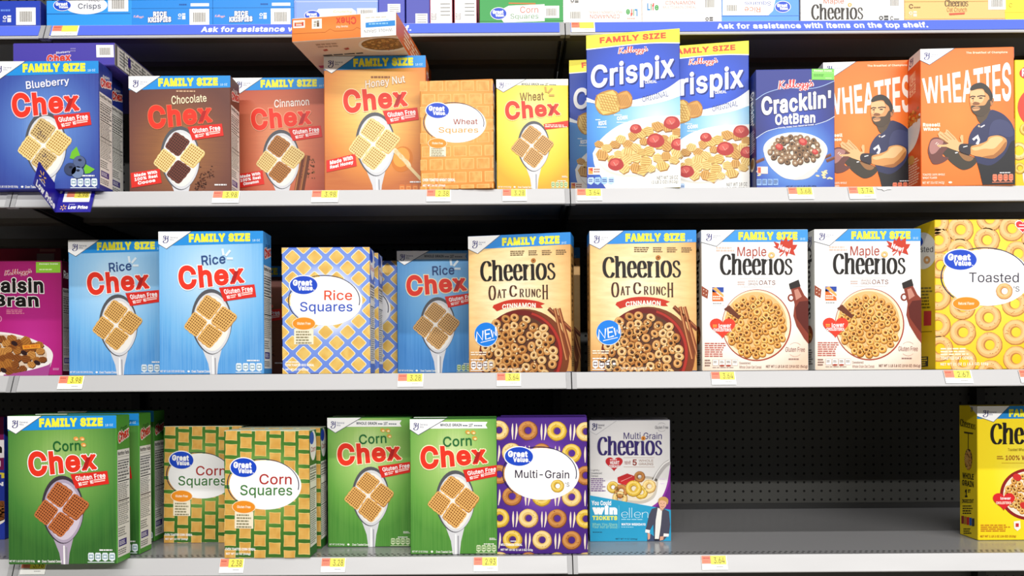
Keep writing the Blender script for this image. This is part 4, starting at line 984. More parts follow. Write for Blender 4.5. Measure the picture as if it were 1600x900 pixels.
def gv_multi():
    A = Art([(118, 105), (560, 95), (575, 788), (125, 793)])
    A.to('pattern_print', 2)
    seq = ['t', 'b', 'y']
    for r in range(0, 7):
        y = 167 + r * 110.5
        for c in range(-1, 4):
            x = (130 + c * 142 if r % 2 == 0 else 192 + c * 147) + r * 1.5
            k = seq[(c + 1 + (2 if r % 2 else 2) + (r // 2)) % 3]
            big_ring(A, x, y, 49, 17, RC[k], 2, seed=r * 7 + c)
            ex = x + 70
            for dx, t in ((0, -10), (12, 10)): A.poly(smooth([(ex + dx - 4, y + 45), (ex + dx + t * .4 - 5, y), (ex + dx + t * .3, y - 38), (ex + dx + t * .4 + 5, y), (ex + dx - 1, y + 45)], 3), 'efe0cc', 2)
    gv_oval(A, 342, 383, 184, 131, L=6); store_logo(A, 229, 296, 69, 47, 9)
    A.to('flavour_lettering', 8); A.text('Multi-Grain', (210, 363, 477, 404), '2a1e3a', 0.007); big_ring(A, 420, 443, 33, 12, RC['y'], 8, 3); A.text("'S", (458, 424, 478, 445), '2a1e3a', 0.0)
    A.to('small_print', 7); A.small(190, 722, 225, 730, 1, 'ffffff', 7, 3); A.text('MULTIGRAIN CEREAL', (142, 738, 248, 750), 'ffffff', 0.03, res=1); A.text('NET WT 18 OZ (1 LB 2 OZ) 510g', (142, 764, 300, 778), 'ffffff', 0.03, res=1)
    return [A, gv_side('R', 'Multi', '2a1e3a'), gv_side('L', 'Multi', '2a1e3a')]
def gv_toasted():
    A = Art([(1460, 343), (1628, 339), (1630, 578), (1464, 577)])
    A.to('pattern_print', 2)
    tr = ('c08040', 'ecb470', 'f4c88c', None)
    for i, (x, y) in enumerate(((1466, 375), (1500, 358), (1541, 374), (1580, 355), (1462, 347), (1545, 340), (1616, 372), (1470, 415), (1500, 392), (1590, 395), (1466, 509), (1505, 520), (1544, 497), (1546, 540), (1587, 520), (1470, 545), (1506, 566), (1588, 562), (1504, 480), (1585, 475), (1622, 500), (1624, 545), (1622, 430), (1466, 465), (1548, 584))):
        big_ring(A, x, y, 20.5, 7.6, tr, 2, i)
    gv_oval(A, 1542, 433, 68, 45, L=6); store_logo(A, 1500, 405.5, 25, 16, 9)
    A.to('flavour_lettering', 8); A.text('Toasted', (1513.5, 425.5, 1591, 441), '26203a', 0.0); big_ring(A, 1568.5, 455, 13, 5, tr, 8, 3); A.text("'S", (1583, 447, 1592, 455.5), '26203a', 0.0)
    gv_claim(A, 1509.5, 474.5, 20.5, 10, None, words='Natural Flavor')
    A.to('heart_mark', 6); heart(A, 1597, 352, 25, 22, 'ffffff', 6); heart(A, 1597, 352, 22, 19, 'd8323a', 7); A.rect(1591, 348, 1606, 350, 'ffe0e0', 8); A.rect(1589, 353, 1604, 355, 'ffe0e0', 8)
    A.to('small_print', 7); A.small(1471, 543, 1520, 556, 3, 'fff4d0', 7, 3); A.text('TOASTED OAT CEREAL', (1471, 557, 1521, 562), 'fff8e0', 0.03, res=1); A.text('NET WT 21 OZ (1 LB 5 OZ) 595g', (1471, 566.5, 1544, 572), 'fff8e0', 0.03, res=1)
    B = Art([(1436, 355), (1460, 343), (1464, 577), (1439, 575)], 'L')
    B.to('side_title', 2); B.oval(1447, 390, 16, 28, 'f4f0e8', 2); B.oval(1438, 376, 9, 10, '1547c8', 3); B.text('Toasted', (1430, 383, 1459, 392), '26203a', 0.0, layer=4); B.ring(1452, 404, 4, 6, 1.5, 2.2, 'd9a060', 4, 16)
    B.to('side_text', 2); B.small(1440, 445, 1459, 480, 7, '7a6a10', 2, 5); B.rect(1440, 487, 1445, 506, '2a2a2a', 2); B.rect(1449, 483, 1458, 506, 'c03a3a', 2); B.rect(1440, 515, 1459, 516, '7a6a10', 2)
    B.rect(1444, 555, 1455, 571, '2a2a20', 2); B.small(1445, 556, 1454, 570, 4, 'f2d02a', 3, 5)
    return [A, B, gv_side('R', 'Toasted', '26203a')]

# ------------------------------------------------------------------ ring-cereal boxes
def cheerios(A, q, col, L=8, part='brand_lettering', grow=0.0):
    A.to(part, L); A.glyphs(CHEERIOS, q, col, 15.2, 4.6, L, bounds=(0, 359, 0, 104), grow=grow)
OATC = [('3a2214', 'c88a4a', 'e2b070', '4a2a16'), ('2e1a10', 'a8682e', 'cc9250', '3a2010'), ('3a2214', 'd9a868', 'eccb94', '5a3418')]
MAPC = [('a0641e', 'e2a548', 'f4cc80', '7a4212'), ('8a5414', 'd4903a', 'ecb668', '6e3a10')]
def oat_crunch():
    A = Art([(921, 360), (1090, 357), (1089, 579), (921, 579)])
    A.to('size_banner', 3)
    family(A, [(921, 359.5), (1090, 356.5), (1090, 376), (921, 381)], [(977.5, 363), (1072, 361.5), (1072, 375), (977.5, 376.5)], [(1075, 372), (1083, 371.5), (1083, 375), (1075, 375.5)], '2a8ce0')
    badge(A, [(920.5, 360), (975, 359), (937, 388), (920.5, 380)], [(927.5, 367), (937, 367), (937, 379), (927.5, 379.5)], (938.5, 368.5, 950, 374))
    A.to('claim_text', 6)
    for i, x in enumerate((991, 1021, 1043, 1066)): A.small(x, 384, x + (24 if i == 0 else 17), 393, 3, '7a6040', 6, i + 2)
    cheerios(A, [(941, 399.5), (1065, 397), (1065.5, 431.5), (941.5, 432.5)], '1c1410')
    A.ring(1029, 401, 4, 3.8, 1.4, 1.3, 'b4702e', 9, 14); A.oval(1029, 401, 1.4, 1.3, '6a3818', 9, 8)
    A.to('flavour_lettering', 8)
    for ch, x0, y0, x1, y1 in (('O', 954.5, 440, 967, 463), ('A', 968.5, 446, 977, 460), ('T', 976.5, 446, 984.5, 459.5), ('C', 989, 440, 1002, 458), ('R', 1005, 446, 1014, 459), ('U', 1014.5, 446, 1024, 459), ('N', 1024.5, 446.5, 1032.5, 459), ('C', 1033, 446.5, 1041, 460), ('H', 1042, 440, 1053.5, 463)):
        A.glyphs(slab(ch), (x0, y0, x1, y1), '4a2416', 11, 5.5, 8)
    A.to('flavour_ribbon', 5)
    P = [(961, 475)] + smooth([(963, 471), (985, 464), (1006, 462.5), (1030, 465), (1047, 470)], 5) + [(1040, 473), (1044, 477)] + smooth([(1036, 477), (1020, 474.5), (1003, 474), (985, 476), (968, 481)], 5) + [(965, 478)]
    A.poly(P, 'c8341f', 5)
    A.text('CINNAMON', [(977, 469), (1032, 467.5), (1032, 475.5), (977, 477)], 'fff4e8', 0.03, layer=6, arc=1.5)
    A.to('bowl_picture', 3)
    A.oval(1012, 552, 74, 74, '7a3c1c', 2, 48)
    A.oval(1007, 551, 68, 71, '6e1a14', 3, 56); A.ring(1008, 551, 66.5, 69.5, 62, 66, 'b03024', 4, 56, a0=-1.3, a1=1.9)
    A.oval(1004, 553, 61, 65, '5a3320', 4, 56)
    rings_pile(A, 1001, 552, 60, 62, 120, 7.4, OATC, 11, 5)
    R = random.Random(9)
    for i in range(60): A.oval(1001 + R.uniform(-50, 50), 552 + R.uniform(-50, 24), 2.0, 1.1, R.choice(['f0d8a8', 'e4c088']), 8, 6, R.uniform(0, 3))
    A.to('cinnamon_picture', 4)
    A.line([(1053, 478), (1090, 514)], 6.5, '6a2c14', 3); A.line([(1053, 477), (1090, 512)], 2, 'a8603a', 4)
    for k in (0, 7.5): A.line([(1063 + k * .9, 478), (1082 + k * 1.3, 560)], 5.5, '8a4420', 4); A.line([(1062.4 + k * .9, 478), (1081 + k * 1.3, 560)], 1.8, 'd08c58', 5)
    A.to('new_sticker', 10)
    A.oval(950, 518.5, 19.6, 19.6, 'e8f0f8', 10, 40); A.oval(950, 518, 19, 19, '1580e8', 11, 40)
    for st in ([(934, 529), (935, 514), (944, 527), (945, 512)], [(957, 510), (948.5, 511.5), (949.5, 526), (958, 523.5)], [(949.5, 518), (956, 517)], [(958.5, 511), (961, 523), (963, 514), (967, 521), (966, 506.5)]):
        A.line(st, 2.2, 'ffffff', 12)
    A.line([(941, 531), (964, 526)], 1, 'ffffff', 12)
    A.to('small_print', 9)
    A.small(924.5, 545, 958, 552, 2, 'fbe8d0', 9, 3); A.small(924.5, 557, 948, 560, 1, 'ffffff', 9, 5)
    A.text('NET WT 1 LB 10 OZ (737g)', (969, 572, 1009, 577), 'f8e8d0', 0.02, res=1); A.oval(1016, 574.5, 2.2, 1.8, 'f8e8d0', 9, 10)
    nut(A, 924, 561, 963, 576, 'ffffff', '5a2c14')
    B = Art([(0, 0), (100, 0), (100, 520), (0, 520)], 'R'); side_ring(B, 'e8c48a', '3a2416')
    C = Art([(0, 0), (100, 0), (100, 520), (0, 520)], 'L'); side_ring(C, 'e8c48a', '3a2416')
    return [A, B, C]
def side_ring(B, bgc, col, word=True, badge_=True):
    B.to('side_banner', 2); B.rect(0, 0, 100, 44, '2a8ce0')
    B.to('side_title', 3); B.glyphs(CHEERIOS, [(66, 70), (66, 330), (22, 330), (22, 70)], col, 14.5, 4.5, 3, bounds=(0, 359, 0, 104))
    B.to('side_text', 3); B.oval(44, 380, 30, 22, '7a3818', 3, 20); B.ring(44, 380, 22, 16, 8, 6, 'd9a860', 4, 16)
    B.small(14, 420, 86, 500, 10, '6a5a48', 3, 4)
def maple():
    A = Art([(1273, 359.5), (1437, 357), (1439, 577.5), (1275, 578.5)])
    family(A, [(1273, 359), (1438, 356.5), (1438, 376), (1273, 378)], [(1330, 361.5), (1421, 360.5), (1421, 373.5), (1330, 374.5)], [(1425, 370), (1433, 370), (1433, 373.5), (1425, 373.5)], '3a98e4')
    badge(A, [(1272.5, 359.4), (1325, 358.6), (1296.5, 384.5), (1272.5, 378)], [(1280, 365), (1289.5, 365), (1289.5, 376), (1280, 376.5)], (1290.5, 366.5, 1303, 371.5))
    A.to('claim_text', 6); A.small(1296, 384.5, 1325, 393, 2, 'f2c8b8', 6, 4)
    A.to('new_leaf', 7)
    lf = [(1404, 400), (1402, 391), (1392, 394), (1394, 390), (1384, 384), (1388, 383), (1384, 376), (1394, 380), (1396, 373), (1399, 376), (1404, 368), (1406, 376), (1414, 371), (1414, 381), (1421, 381), (1418, 387), (1415, 390), (1418, 398), (1407, 394), (1405, 399)]
    lf = [(x * 1.0, y) for x, y in lf]
    A.poly(lf, 'c8361f', 7); A.line([(1401, 392), (1394, 399)], 1.6, 'c8361f', 7)
    A.text('New!', [(1393, 379.5), (1411, 386.5), (1408.5, 394), (1391, 387)], 'ffffff', 0.03, layer=8)
    A.to('flavour_lettering', 8)
    A.text('Maple', [(1328.5, 385), (1373, 384.5), (1373, 403), (1328.5, 403.5)], 'ae3a22', -0.008)
    cheerios(A, [(1302, 396), (1414, 395), (1414, 427.5), (1302, 428.5)], '17110f')
    A.ring(1381, 397.5, 5.2, 5, 2, 1.9, 'e8b060', 9, 16); A.ring(1380.6, 397, 4, 3.8, 2.8, 2.6, 'f6d49a', 10, 14)
    A.to('claim_text', 6); A.text('OATS', (1362, 437, 1387, 444), '8a5a50', -0.005); A.text('WHOLE', (1345, 436.5, 1360, 440), 'b09088', 0, res=1); A.text('GRAIN', (1345, 441, 1360, 444.5), 'a08078', 0, res=1); A.small(1329, 438, 1343, 445, 2, 'd9c0b8', 6, 3)
    A.rect(1332, 434.2, 1384, 434.7, 'ead8d0'); A.rect(1332, 447, 1384, 447.5, 'ead8d0')
    A.to('bowl_picture', 3)
    A.oval(1358.5, 507, 53.5, 56, 'a8402c', 3, 56); A.oval(1358, 506.5, 52, 54.5, 'f6e2c4', 4, 56); A.oval(1357, 505, 48, 50, 'f0bf80', 5, 56)
    rings_pile(A, 1357, 508, 45, 46, 130, 5.9, MAPC, 4, 6)
    A.to('cloth_picture', 4)
    A.poly([(1274, 446), (1284.5, 453), (1283, 466), (1274, 461)], '9a4a30', 4)
    for x, y in ((1277, 452), (1281, 454), (1277, 457.5), (1281, 460)): A.oval(x, y, .9, .9, 'f2d8c8', 5, 8)
    A.poly([(1308, 482), (1316, 476), (1334, 494), (1330, 498)], '6a3420', 9)
    A.to('donation_label', 7)
    A.rect(1288.5, 447, 1309, 476, 'ffffff', 7); A.rect(1290, 448, 1307.5, 456, '2a4aa8', 8); A.poly([(1290, 456), (1290, 452), (1307, 465), (1307.5, 470), (1290, 470)], 'e8702a', 8); A.poly([(1290, 450), (1296, 448), (1307.5, 460), (1307.5, 464)], 'f2b060', 9); A.small(1291, 461, 1306, 468, 2, 'fff0e0', 10, 3); A.small(1291, 472, 1308, 475, 1, '9a9a98', 8, 3)
    A.to('heart_mark', 10); heart(A, 1306, 512.5, 39, 32, 'e8402c', 10)
    A.text('lower', [(1300, 505), (1319, 504), (1319, 511), (1300, 512)], 'ffffff', 0.02, layer=11); A.small(1291, 506, 1299, 511, 2, 'f8c050', 11, 3); A.text('CHOLESTEROL', (1292, 512, 1320, 517), 'ffffff', 0.03, layer=11, res=1)
    A.to('syrup_picture', 5)
    A.poly([(1408, 442), (1423, 435.5), (1426, 446), (1410, 451)], '2a2320', 7)
    A.poly([(1411, 450), (1425, 446), (1432, 460), (1442, 470), (1442, 540), (1432, 528), (1420, 508), (1415, 492), (1417, 474), (1414, 462)], '8a3a28', 5)
    A.poly([(1418, 480), (1424, 470), (1440, 468), (1442, 525), (1430, 510), (1420, 496)], '5e1e14', 6); A.poly([(1416, 452), (1422, 450), (1428, 462), (1419, 468)], 'c88a78', 6)
    A.ring(1411.5, 464, 5.4, 6, 3, 3.6, '8a3a28', 6, 20)
    A.to('gluten_mark', 5); A.text('Gluten Free', (1403, 541, 1433, 548.5), '8a5a50', 0.0); A.ring(1418, 545, 11, 11, 10.6, 10.6, 'b08878', 5, 24, a0=-2.4, a1=-.74); A.ring(1418, 545, 11, 11, 10.6, 10.6, 'b08878', 5, 24, a0=.74, a1=2.4); A.small(1408, 558, 1428, 562, 1, '9a7a70', 5, 3)
    A.to('small_print', 5)
    A.small(1279, 534, 1313, 557, 7, 'c0665a', 5, 6); A.small(1279, 560, 1289, 572, 3, '8a6a60', 5, 4); A.text('Sweetened', (1332, 564, 1349, 568), '8a6a60', 0, res=1); A.text('Whole Grain Oat Cereal', (1332, 570, 1366, 574.5), '8a6a60', 0, res=1)
    A.text('NET WT 1 LB 3.8 OZ (19.8 OZ) (561g)', (1373, 569, 1437, 574.5), '6a4a40', 0.015, res=1)
    A.to('nutrition_label', 5)
    for i in range(4):
        x = 1291 + i * 9.9; A.rect(x, 560.5, x + 9, 570, 'b8a8a0', 5); A.rect(x + .5, 561, x + 8.5, 569.5, 'fffaf4', 6); A.small(x + 1.6, 562.5, x + 7.4, 566.5, 2, '6a5a54', 7, 3 + i)
        if i in (1, 2): A.oval(x + 4.5, 570, 4, 1.5, 'b04a38', 7, 10)
    A.small(1291, 572, 1329, 574, 1, '9a8a84', 6, 9)
    out = [A]
    for fc in 'LR':
        B = Art([(0, 0), (100, 0), (100, 520), (0, 520)], fc)
        B.to('side_badge', 2); B.glyphs(MAKER, (40, 20, 78, 60), '2a2a78', 9, 6, 3)
        B.to('side_title', 3); B.glyphs(CHEERIOS, [(78, 60), (78, 330), (22, 330), (22, 60)], '17110f', 14.5, 4.5, 3, bounds=(0, 359, 0, 104))
        B.to('side_text', 3); B.oval(48, 385, 36, 34, '8a4a30', 3, 20); B.ring(40, 376, 16, 14, 6, 5, 'e0b070', 4, 14); B.ring(58, 394, 16, 14, 6, 5, 'd09a54', 4, 14); B.small(20, 440, 82, 500, 7, '5a5450', 3, 4)
        out.append(B)
    return out
def multi_cheer():
    A = Art([(580, 117), (983, 114), (988, 722), (588, 727)])
    A.to('maker_badge', 4); A.line([(578, 170), (615, 190), (720, 116)], 2.5, 'b0b0b4', 4); A.glyphs(MAKER, (592, 132, 620, 168), '2a2a60', 10, 7, 5); A.text('General', (624, 136, 656, 146), '5a5a6a', 0.01, res=1); A.text('Mills', (624, 150, 642, 158), '5a5a6a', 0.01, res=1)
    A.to('gluten_mark', 4); A.text('Gluten Free', (908, 144, 974, 160), '3a3a48', 0.0); A.ring(941, 151, 24, 22, 23, 21, '5a5a68', 4, 24, a0=-2.4, a1=-.74); A.ring(941, 151, 24, 22, 23, 21, '5a5a68', 4, 24, a0=.74, a1=2.4)
    A.to('swoosh_print', 2); A.poly(smooth([(870, 566), (930, 520), (965, 450), (985, 340)], 6) + [(990, 340), (990, 600), (870, 600)], '8a2f9a', 2)
    A.poly(smooth([(900, 560), (945, 520), (975, 450), (986, 390)], 6) + [(990, 390), (990, 600), (900, 600)], '6a2080', 3)
    A.to('flavour_lettering', 8); A.text('Multi Grain', (752, 178, 942, 212), '3a2a70', 0.0)
    cheerios(A, [(622, 199), (944, 197), (946, 291), (622, 293)], '33246a', grow=1.0)
    A.ring(850, 207, 11, 11, 4, 4, 'd98a2e', 9, 16); A.oval(850, 207, 4, 4, '7a4418', 9, 10)
    A.to('heart_mark', 6); heart(A, 705, 340, 86, 72, 'c8242c', 6)
    A.text('HEART', (685, 322, 731, 340), 'ffffff', 0.03, layer=7); A.text('DISEASE', (680, 343, 731, 357), 'ffffff', 0.03, layer=7, res=1); A.small(684, 312, 728, 320, 1, 'ffe0e0', 7, 3)
    A.to('claim_text', 6); A.text('made with', (757, 318, 788, 340), 'b0706a', 0, res=1); A.text('5', (797, 314, 818, 345), '9a3a2e', 0.02); A.text('WHOLE', (828, 314, 900, 326), 'a8887a', 0.0, res=1); A.text('GRAINS', (828, 331, 900, 343), 'a8887a', 0.0, res=1); A.rect(752, 304, 906, 306, 'c8b0a4'); A.rect(752, 351, 906, 353, 'c8b0a4')
    A.to('small_print', 6)
    for i, w in enumerate(('Lightly', 'Sweetened', 'Cereal')): A.text(w, (590, 365 + i * 14, 590 + 8 * len(w) * .75, 375 + i * 14), '6a6a70', 0, res=1)
    A.small(590, 408, 664, 478, 7, '7a5a90', 6, 4); A.small(932, 408, 966, 416, 1, 'e8d8f0', 6, 3); A.small(936, 430, 960, 438, 1, 'e8d8f0', 6, 4)
    A.to('spoon_picture', 4)
    A.nib([(983, 325), (955, 345), (925, 385), (905, 420)], 26, 26, 'b8b4b4', 4); A.nib([(980, 320), (950, 340), (920, 380), (900, 420)], 6, 6, 'f4f2f0', 5)
    A.poly(smooth([(915, 410), (922, 450), (905, 505), (850, 535), (770, 530), (700, 505), (740, 440), (840, 400)], 5, True), 'c8c0b4', 4)
    A.poly(smooth([(905, 420), (912, 455), (890, 500), (840, 522), (770, 518), (715, 498), (750, 440), (840, 410)], 5, True), 'e8dcc4', 5)
    for x, y, r, k in ((700, 455, 30, 'y'), (740, 475, 36, 'b'), (735, 512, 38, 't'), (832, 402, 28, 'b'), (880, 450, 34, 't'), (840, 480, 34, 'y')): big_ring(A, x, y, r, r * .34, RC[k], 6, int(x))
    A.poly([(722, 405), (770, 385), (808, 398), (806, 425), (765, 445), (725, 432)], 'c82a2e', 10); A.line([(740, 425), (795, 400)], 3, 'f0a09a', 11)
    big_ring(A, 803, 461, 41, 13, RC['y'], 11, 5)
    A.to('contest_banner', 12)
    A.poly([(585, 496), (990, 567), (990, 730), (585, 730)], '2aa0cc', 12)
    A.text('You Could', (594, 522, 691, 546), 'ffffff', 0.03, layer=13); A.text('win', (597, 546, 722, 593), 'ffffff', 0.07, layer=13); A.text('TICKETS', (598, 598, 722, 620), 'f2f060', 0.05, layer=13)
    A.text('When You Share', (597, 634, 722, 648), '8fd0c0', 0.02, layer=13, res=1); A.text('Your Act of Good', (597, 647, 722, 661), '8fd0c0', 0.02, layer=13, res=1)
    A.rect(729, 545, 731, 660, '7ac8e0', 13)
    A.glyphs(ELLEN, (741, 556, 875, 608), 'd8f0f8', 3.4, 3.4, 13); A.small(742, 612, 876, 619, 1, 'b0e0f0', 13, 3); A.text('WATCH WEEKDAYS', (742, 634, 862, 646), 'ffffff', 0.03, layer=13, res=1); A.small(742, 651, 816, 657, 1, 'b0e0f0', 13, 4)
    A.text('NET WT 9 OZ (255g)', (714, 709, 822, 719), '1a3a50', 0.02, layer=13, res=1)
    nut(A, 600, 686, 692, 716, '1a3a50', '2aa0cc', part='contest_banner')
    A.to('contest_banner', 12); A.layer = 13; A.small(600, 678, 660, 684, 1, '1a3a50', 13, 3)
    A.to('presenter_picture', 14)
    A.poly([(905, 722), (900, 640), (872, 690), (862, 668), (880, 590), (893, 562), (925, 552), (950, 560), (978, 575), (984, 640), (978, 690), (950, 720)], '4a4a5a', 14)
    A.poly([(922, 556), (944, 566), (938, 640), (928, 712), (908, 712), (912, 620)], 'f0eee8', 15)
    A.poly([(905, 700), (930, 700), (935, 724), (870, 724), (872, 690), (890, 688)], '3a4a6a', 14); A.poly([(862, 664), (884, 668), (882, 684), (860, 680)], 'f4f2f0', 15); A.poly([(952, 684), (978, 686), (976, 700), (950, 700)], 'f4f2f0', 15)
    A.poly([(872, 684), (886, 686), (884, 712), (874, 716)], 'dca488', 15); A.poly([(934, 700), (952, 698), (950, 716), (932, 720)], 'dca488', 15)
    A.poly([(934, 548), (954, 552), (950, 566), (940, 572), (930, 560)], 'd0987a', 15)
    A.poly(smooth([(928, 528), (930, 548), (944, 562), (960, 552), (966, 532), (958, 518), (938, 516)], 4, True), 'e6b292', 16)
    A.poly(smooth([(926, 536), (926, 514), (940, 502), (960, 502), (974, 516), (970, 540), (964, 528), (950, 520), (934, 520)], 4, True), 'c89a58', 17)
    for x in (938, 953): A.oval(x, 534, 2.6, 1.6, '3a2a28', 17, 8)
    A.line([(938, 549), (946, 552), (954, 549)], 2, '9a4a44', 17); A.line([(945, 536), (944, 543)], 1.4, 'c08a6a', 17)
    return [A, side_panel('R', None, None, word='Multi', panel='dcdce0'), side_panel('L', None, None, word='Multi', panel='dcdce0')]
def yellow_cheer():
    A = Art([(932, 152), (1376, 148), (1380, 741), (938, 743)])
    family(A, [(932, 152), (1377, 148), (1377, 204), (932, 208)], [(1072, 164), (1320, 162), (1320, 198), (1072, 200)], [(1332, 186), (1356, 186), (1356, 197), (1332, 197)], '1c86d0')
    badge(A, [(931, 152), (1076, 150), (1004, 222), (931, 196)], [(956, 170), (982, 170), (982, 200), (956, 201)], (984, 174, 1018, 192))
    cheerios(A, [(991, 226), (1330, 222), (1330, 316), (991, 320)], '17110f')
    A.ring(1240, 226, 14, 13, 5, 5, 'c8842e', 9, 16)
    A.to('claim_text', 6); A.text('Toasted Whole Grain Oat Cereal', (1068, 337, 1240, 350), '8a6a10', 0.0, res=1); A.text('100% WHOLE GRAIN', (1058, 369, 1290, 390), '9a3a1e', 0.01); A.small(1020, 370, 1050, 388, 2, 'b07a20', 6, 4); A.rect(1040, 402, 1300, 404, 'c8a010')
    A.to('bowl_picture', 3)
    A.oval(1160, 540, 126, 114, '8e1c1c', 3, 48); A.oval(1160, 540, 112, 101, 'f6e6d0', 4, 48)
    rings_pile(A, 1160, 540, 96, 84, 70, 13, MAPC, 8, 5)
    for x, y in ((1108, 465), (1190, 500), (1140, 590), (1230, 560)): A.oval(x, y, 20, 15, 'd0302c', 9, 16, .4)
    A.to('heart_mark', 10); heart(A, 1050, 574, 96, 78, 'd8242a', 10); A.text('lower', (1035, 552, 1080, 564), 'ffffff', 0.02, layer=11); A.text('CHOLESTEROL', (1016, 572, 1084, 584), 'ffe8d8', 0.03, layer=11, res=1)
    A.to('small_print', 6); A.small(950, 672, 1085, 706, 4, 'c87a18', 6, 4); A.text('NET WT 1 LB 2 OZ (18 OZ) (510g)', (948, 720, 1104, 732), 'b06a14', 0.02, res=1)
    A.poly([(1094, 660), (1122, 656), (1124, 690), (1110, 702), (1096, 690)], 'f6f0e8', 6); A.rect(1102, 668, 1116, 684, 'c83030', 7); nut(A, 1200, 690, 1360, 735, 'fff0a0', 'a88a10')
    B = Art([(843, 151), (932, 152), (938, 743), (842, 712)], 'L')
    B.to('side_badge', 2); B.poly([(893, 151), (933, 152), (933, 188)], 'e8e4d8'); B.glyphs(MAKER, (900, 156, 912, 176), '2a2a60', 10, 7, 3)
    B.to('side_title', 3); B.glyphs(CHEERIOS, [(848, 206), (926, 222), (926, 250), (848, 236)], '17110f', 15, 5, 3, bounds=(0, 359, 0, 104))
    B.to('side_spoon', 2); B.poly([(866, 259), (914, 263), (912, 270), (891, 268), (890, 330), (886, 330), (887, 268), (868, 266)], '3a3020'); B.oval(889, 377, 20, 46, '4a3a24', 3, 24)
    rings_pile(B, 889, 378, 15, 40, 26, 5.5, MAPC, 3, 4)
    B.to('side_text', 3)
    B.text('WHOLE', [(858, 433), (916, 440), (916, 466), (858, 460)], '1a1a18', 0.03); B.text('GRAIN', [(856, 465), (916, 473), (916, 500), (856, 490)], '1a1a18', 0.03); B.text('1', (870, 508, 884, 544), '1a1a18', 0.04); B.text('ST', (886, 508, 900, 524), '1a1a18', 0.04)
    B.text('INGREDIENT', (856, 552, 916, 570), '1a1a18', 0.03, res=1); B.small(858, 578, 914, 622, 4, '3a3414', 3, 4)
    for i, c in enumerate(('8a2a2a', 'b0762a', 'c02a2a', '2a5ab0', '3a3a3a')): B.rect(851 + i * 14, 628 + i * 3, 864 + i * 14, 664 + i * 3, c, 3)
    B.small(862, 684, 906, 714, 3, '3a3414', 3, 7)
    return [A, B]

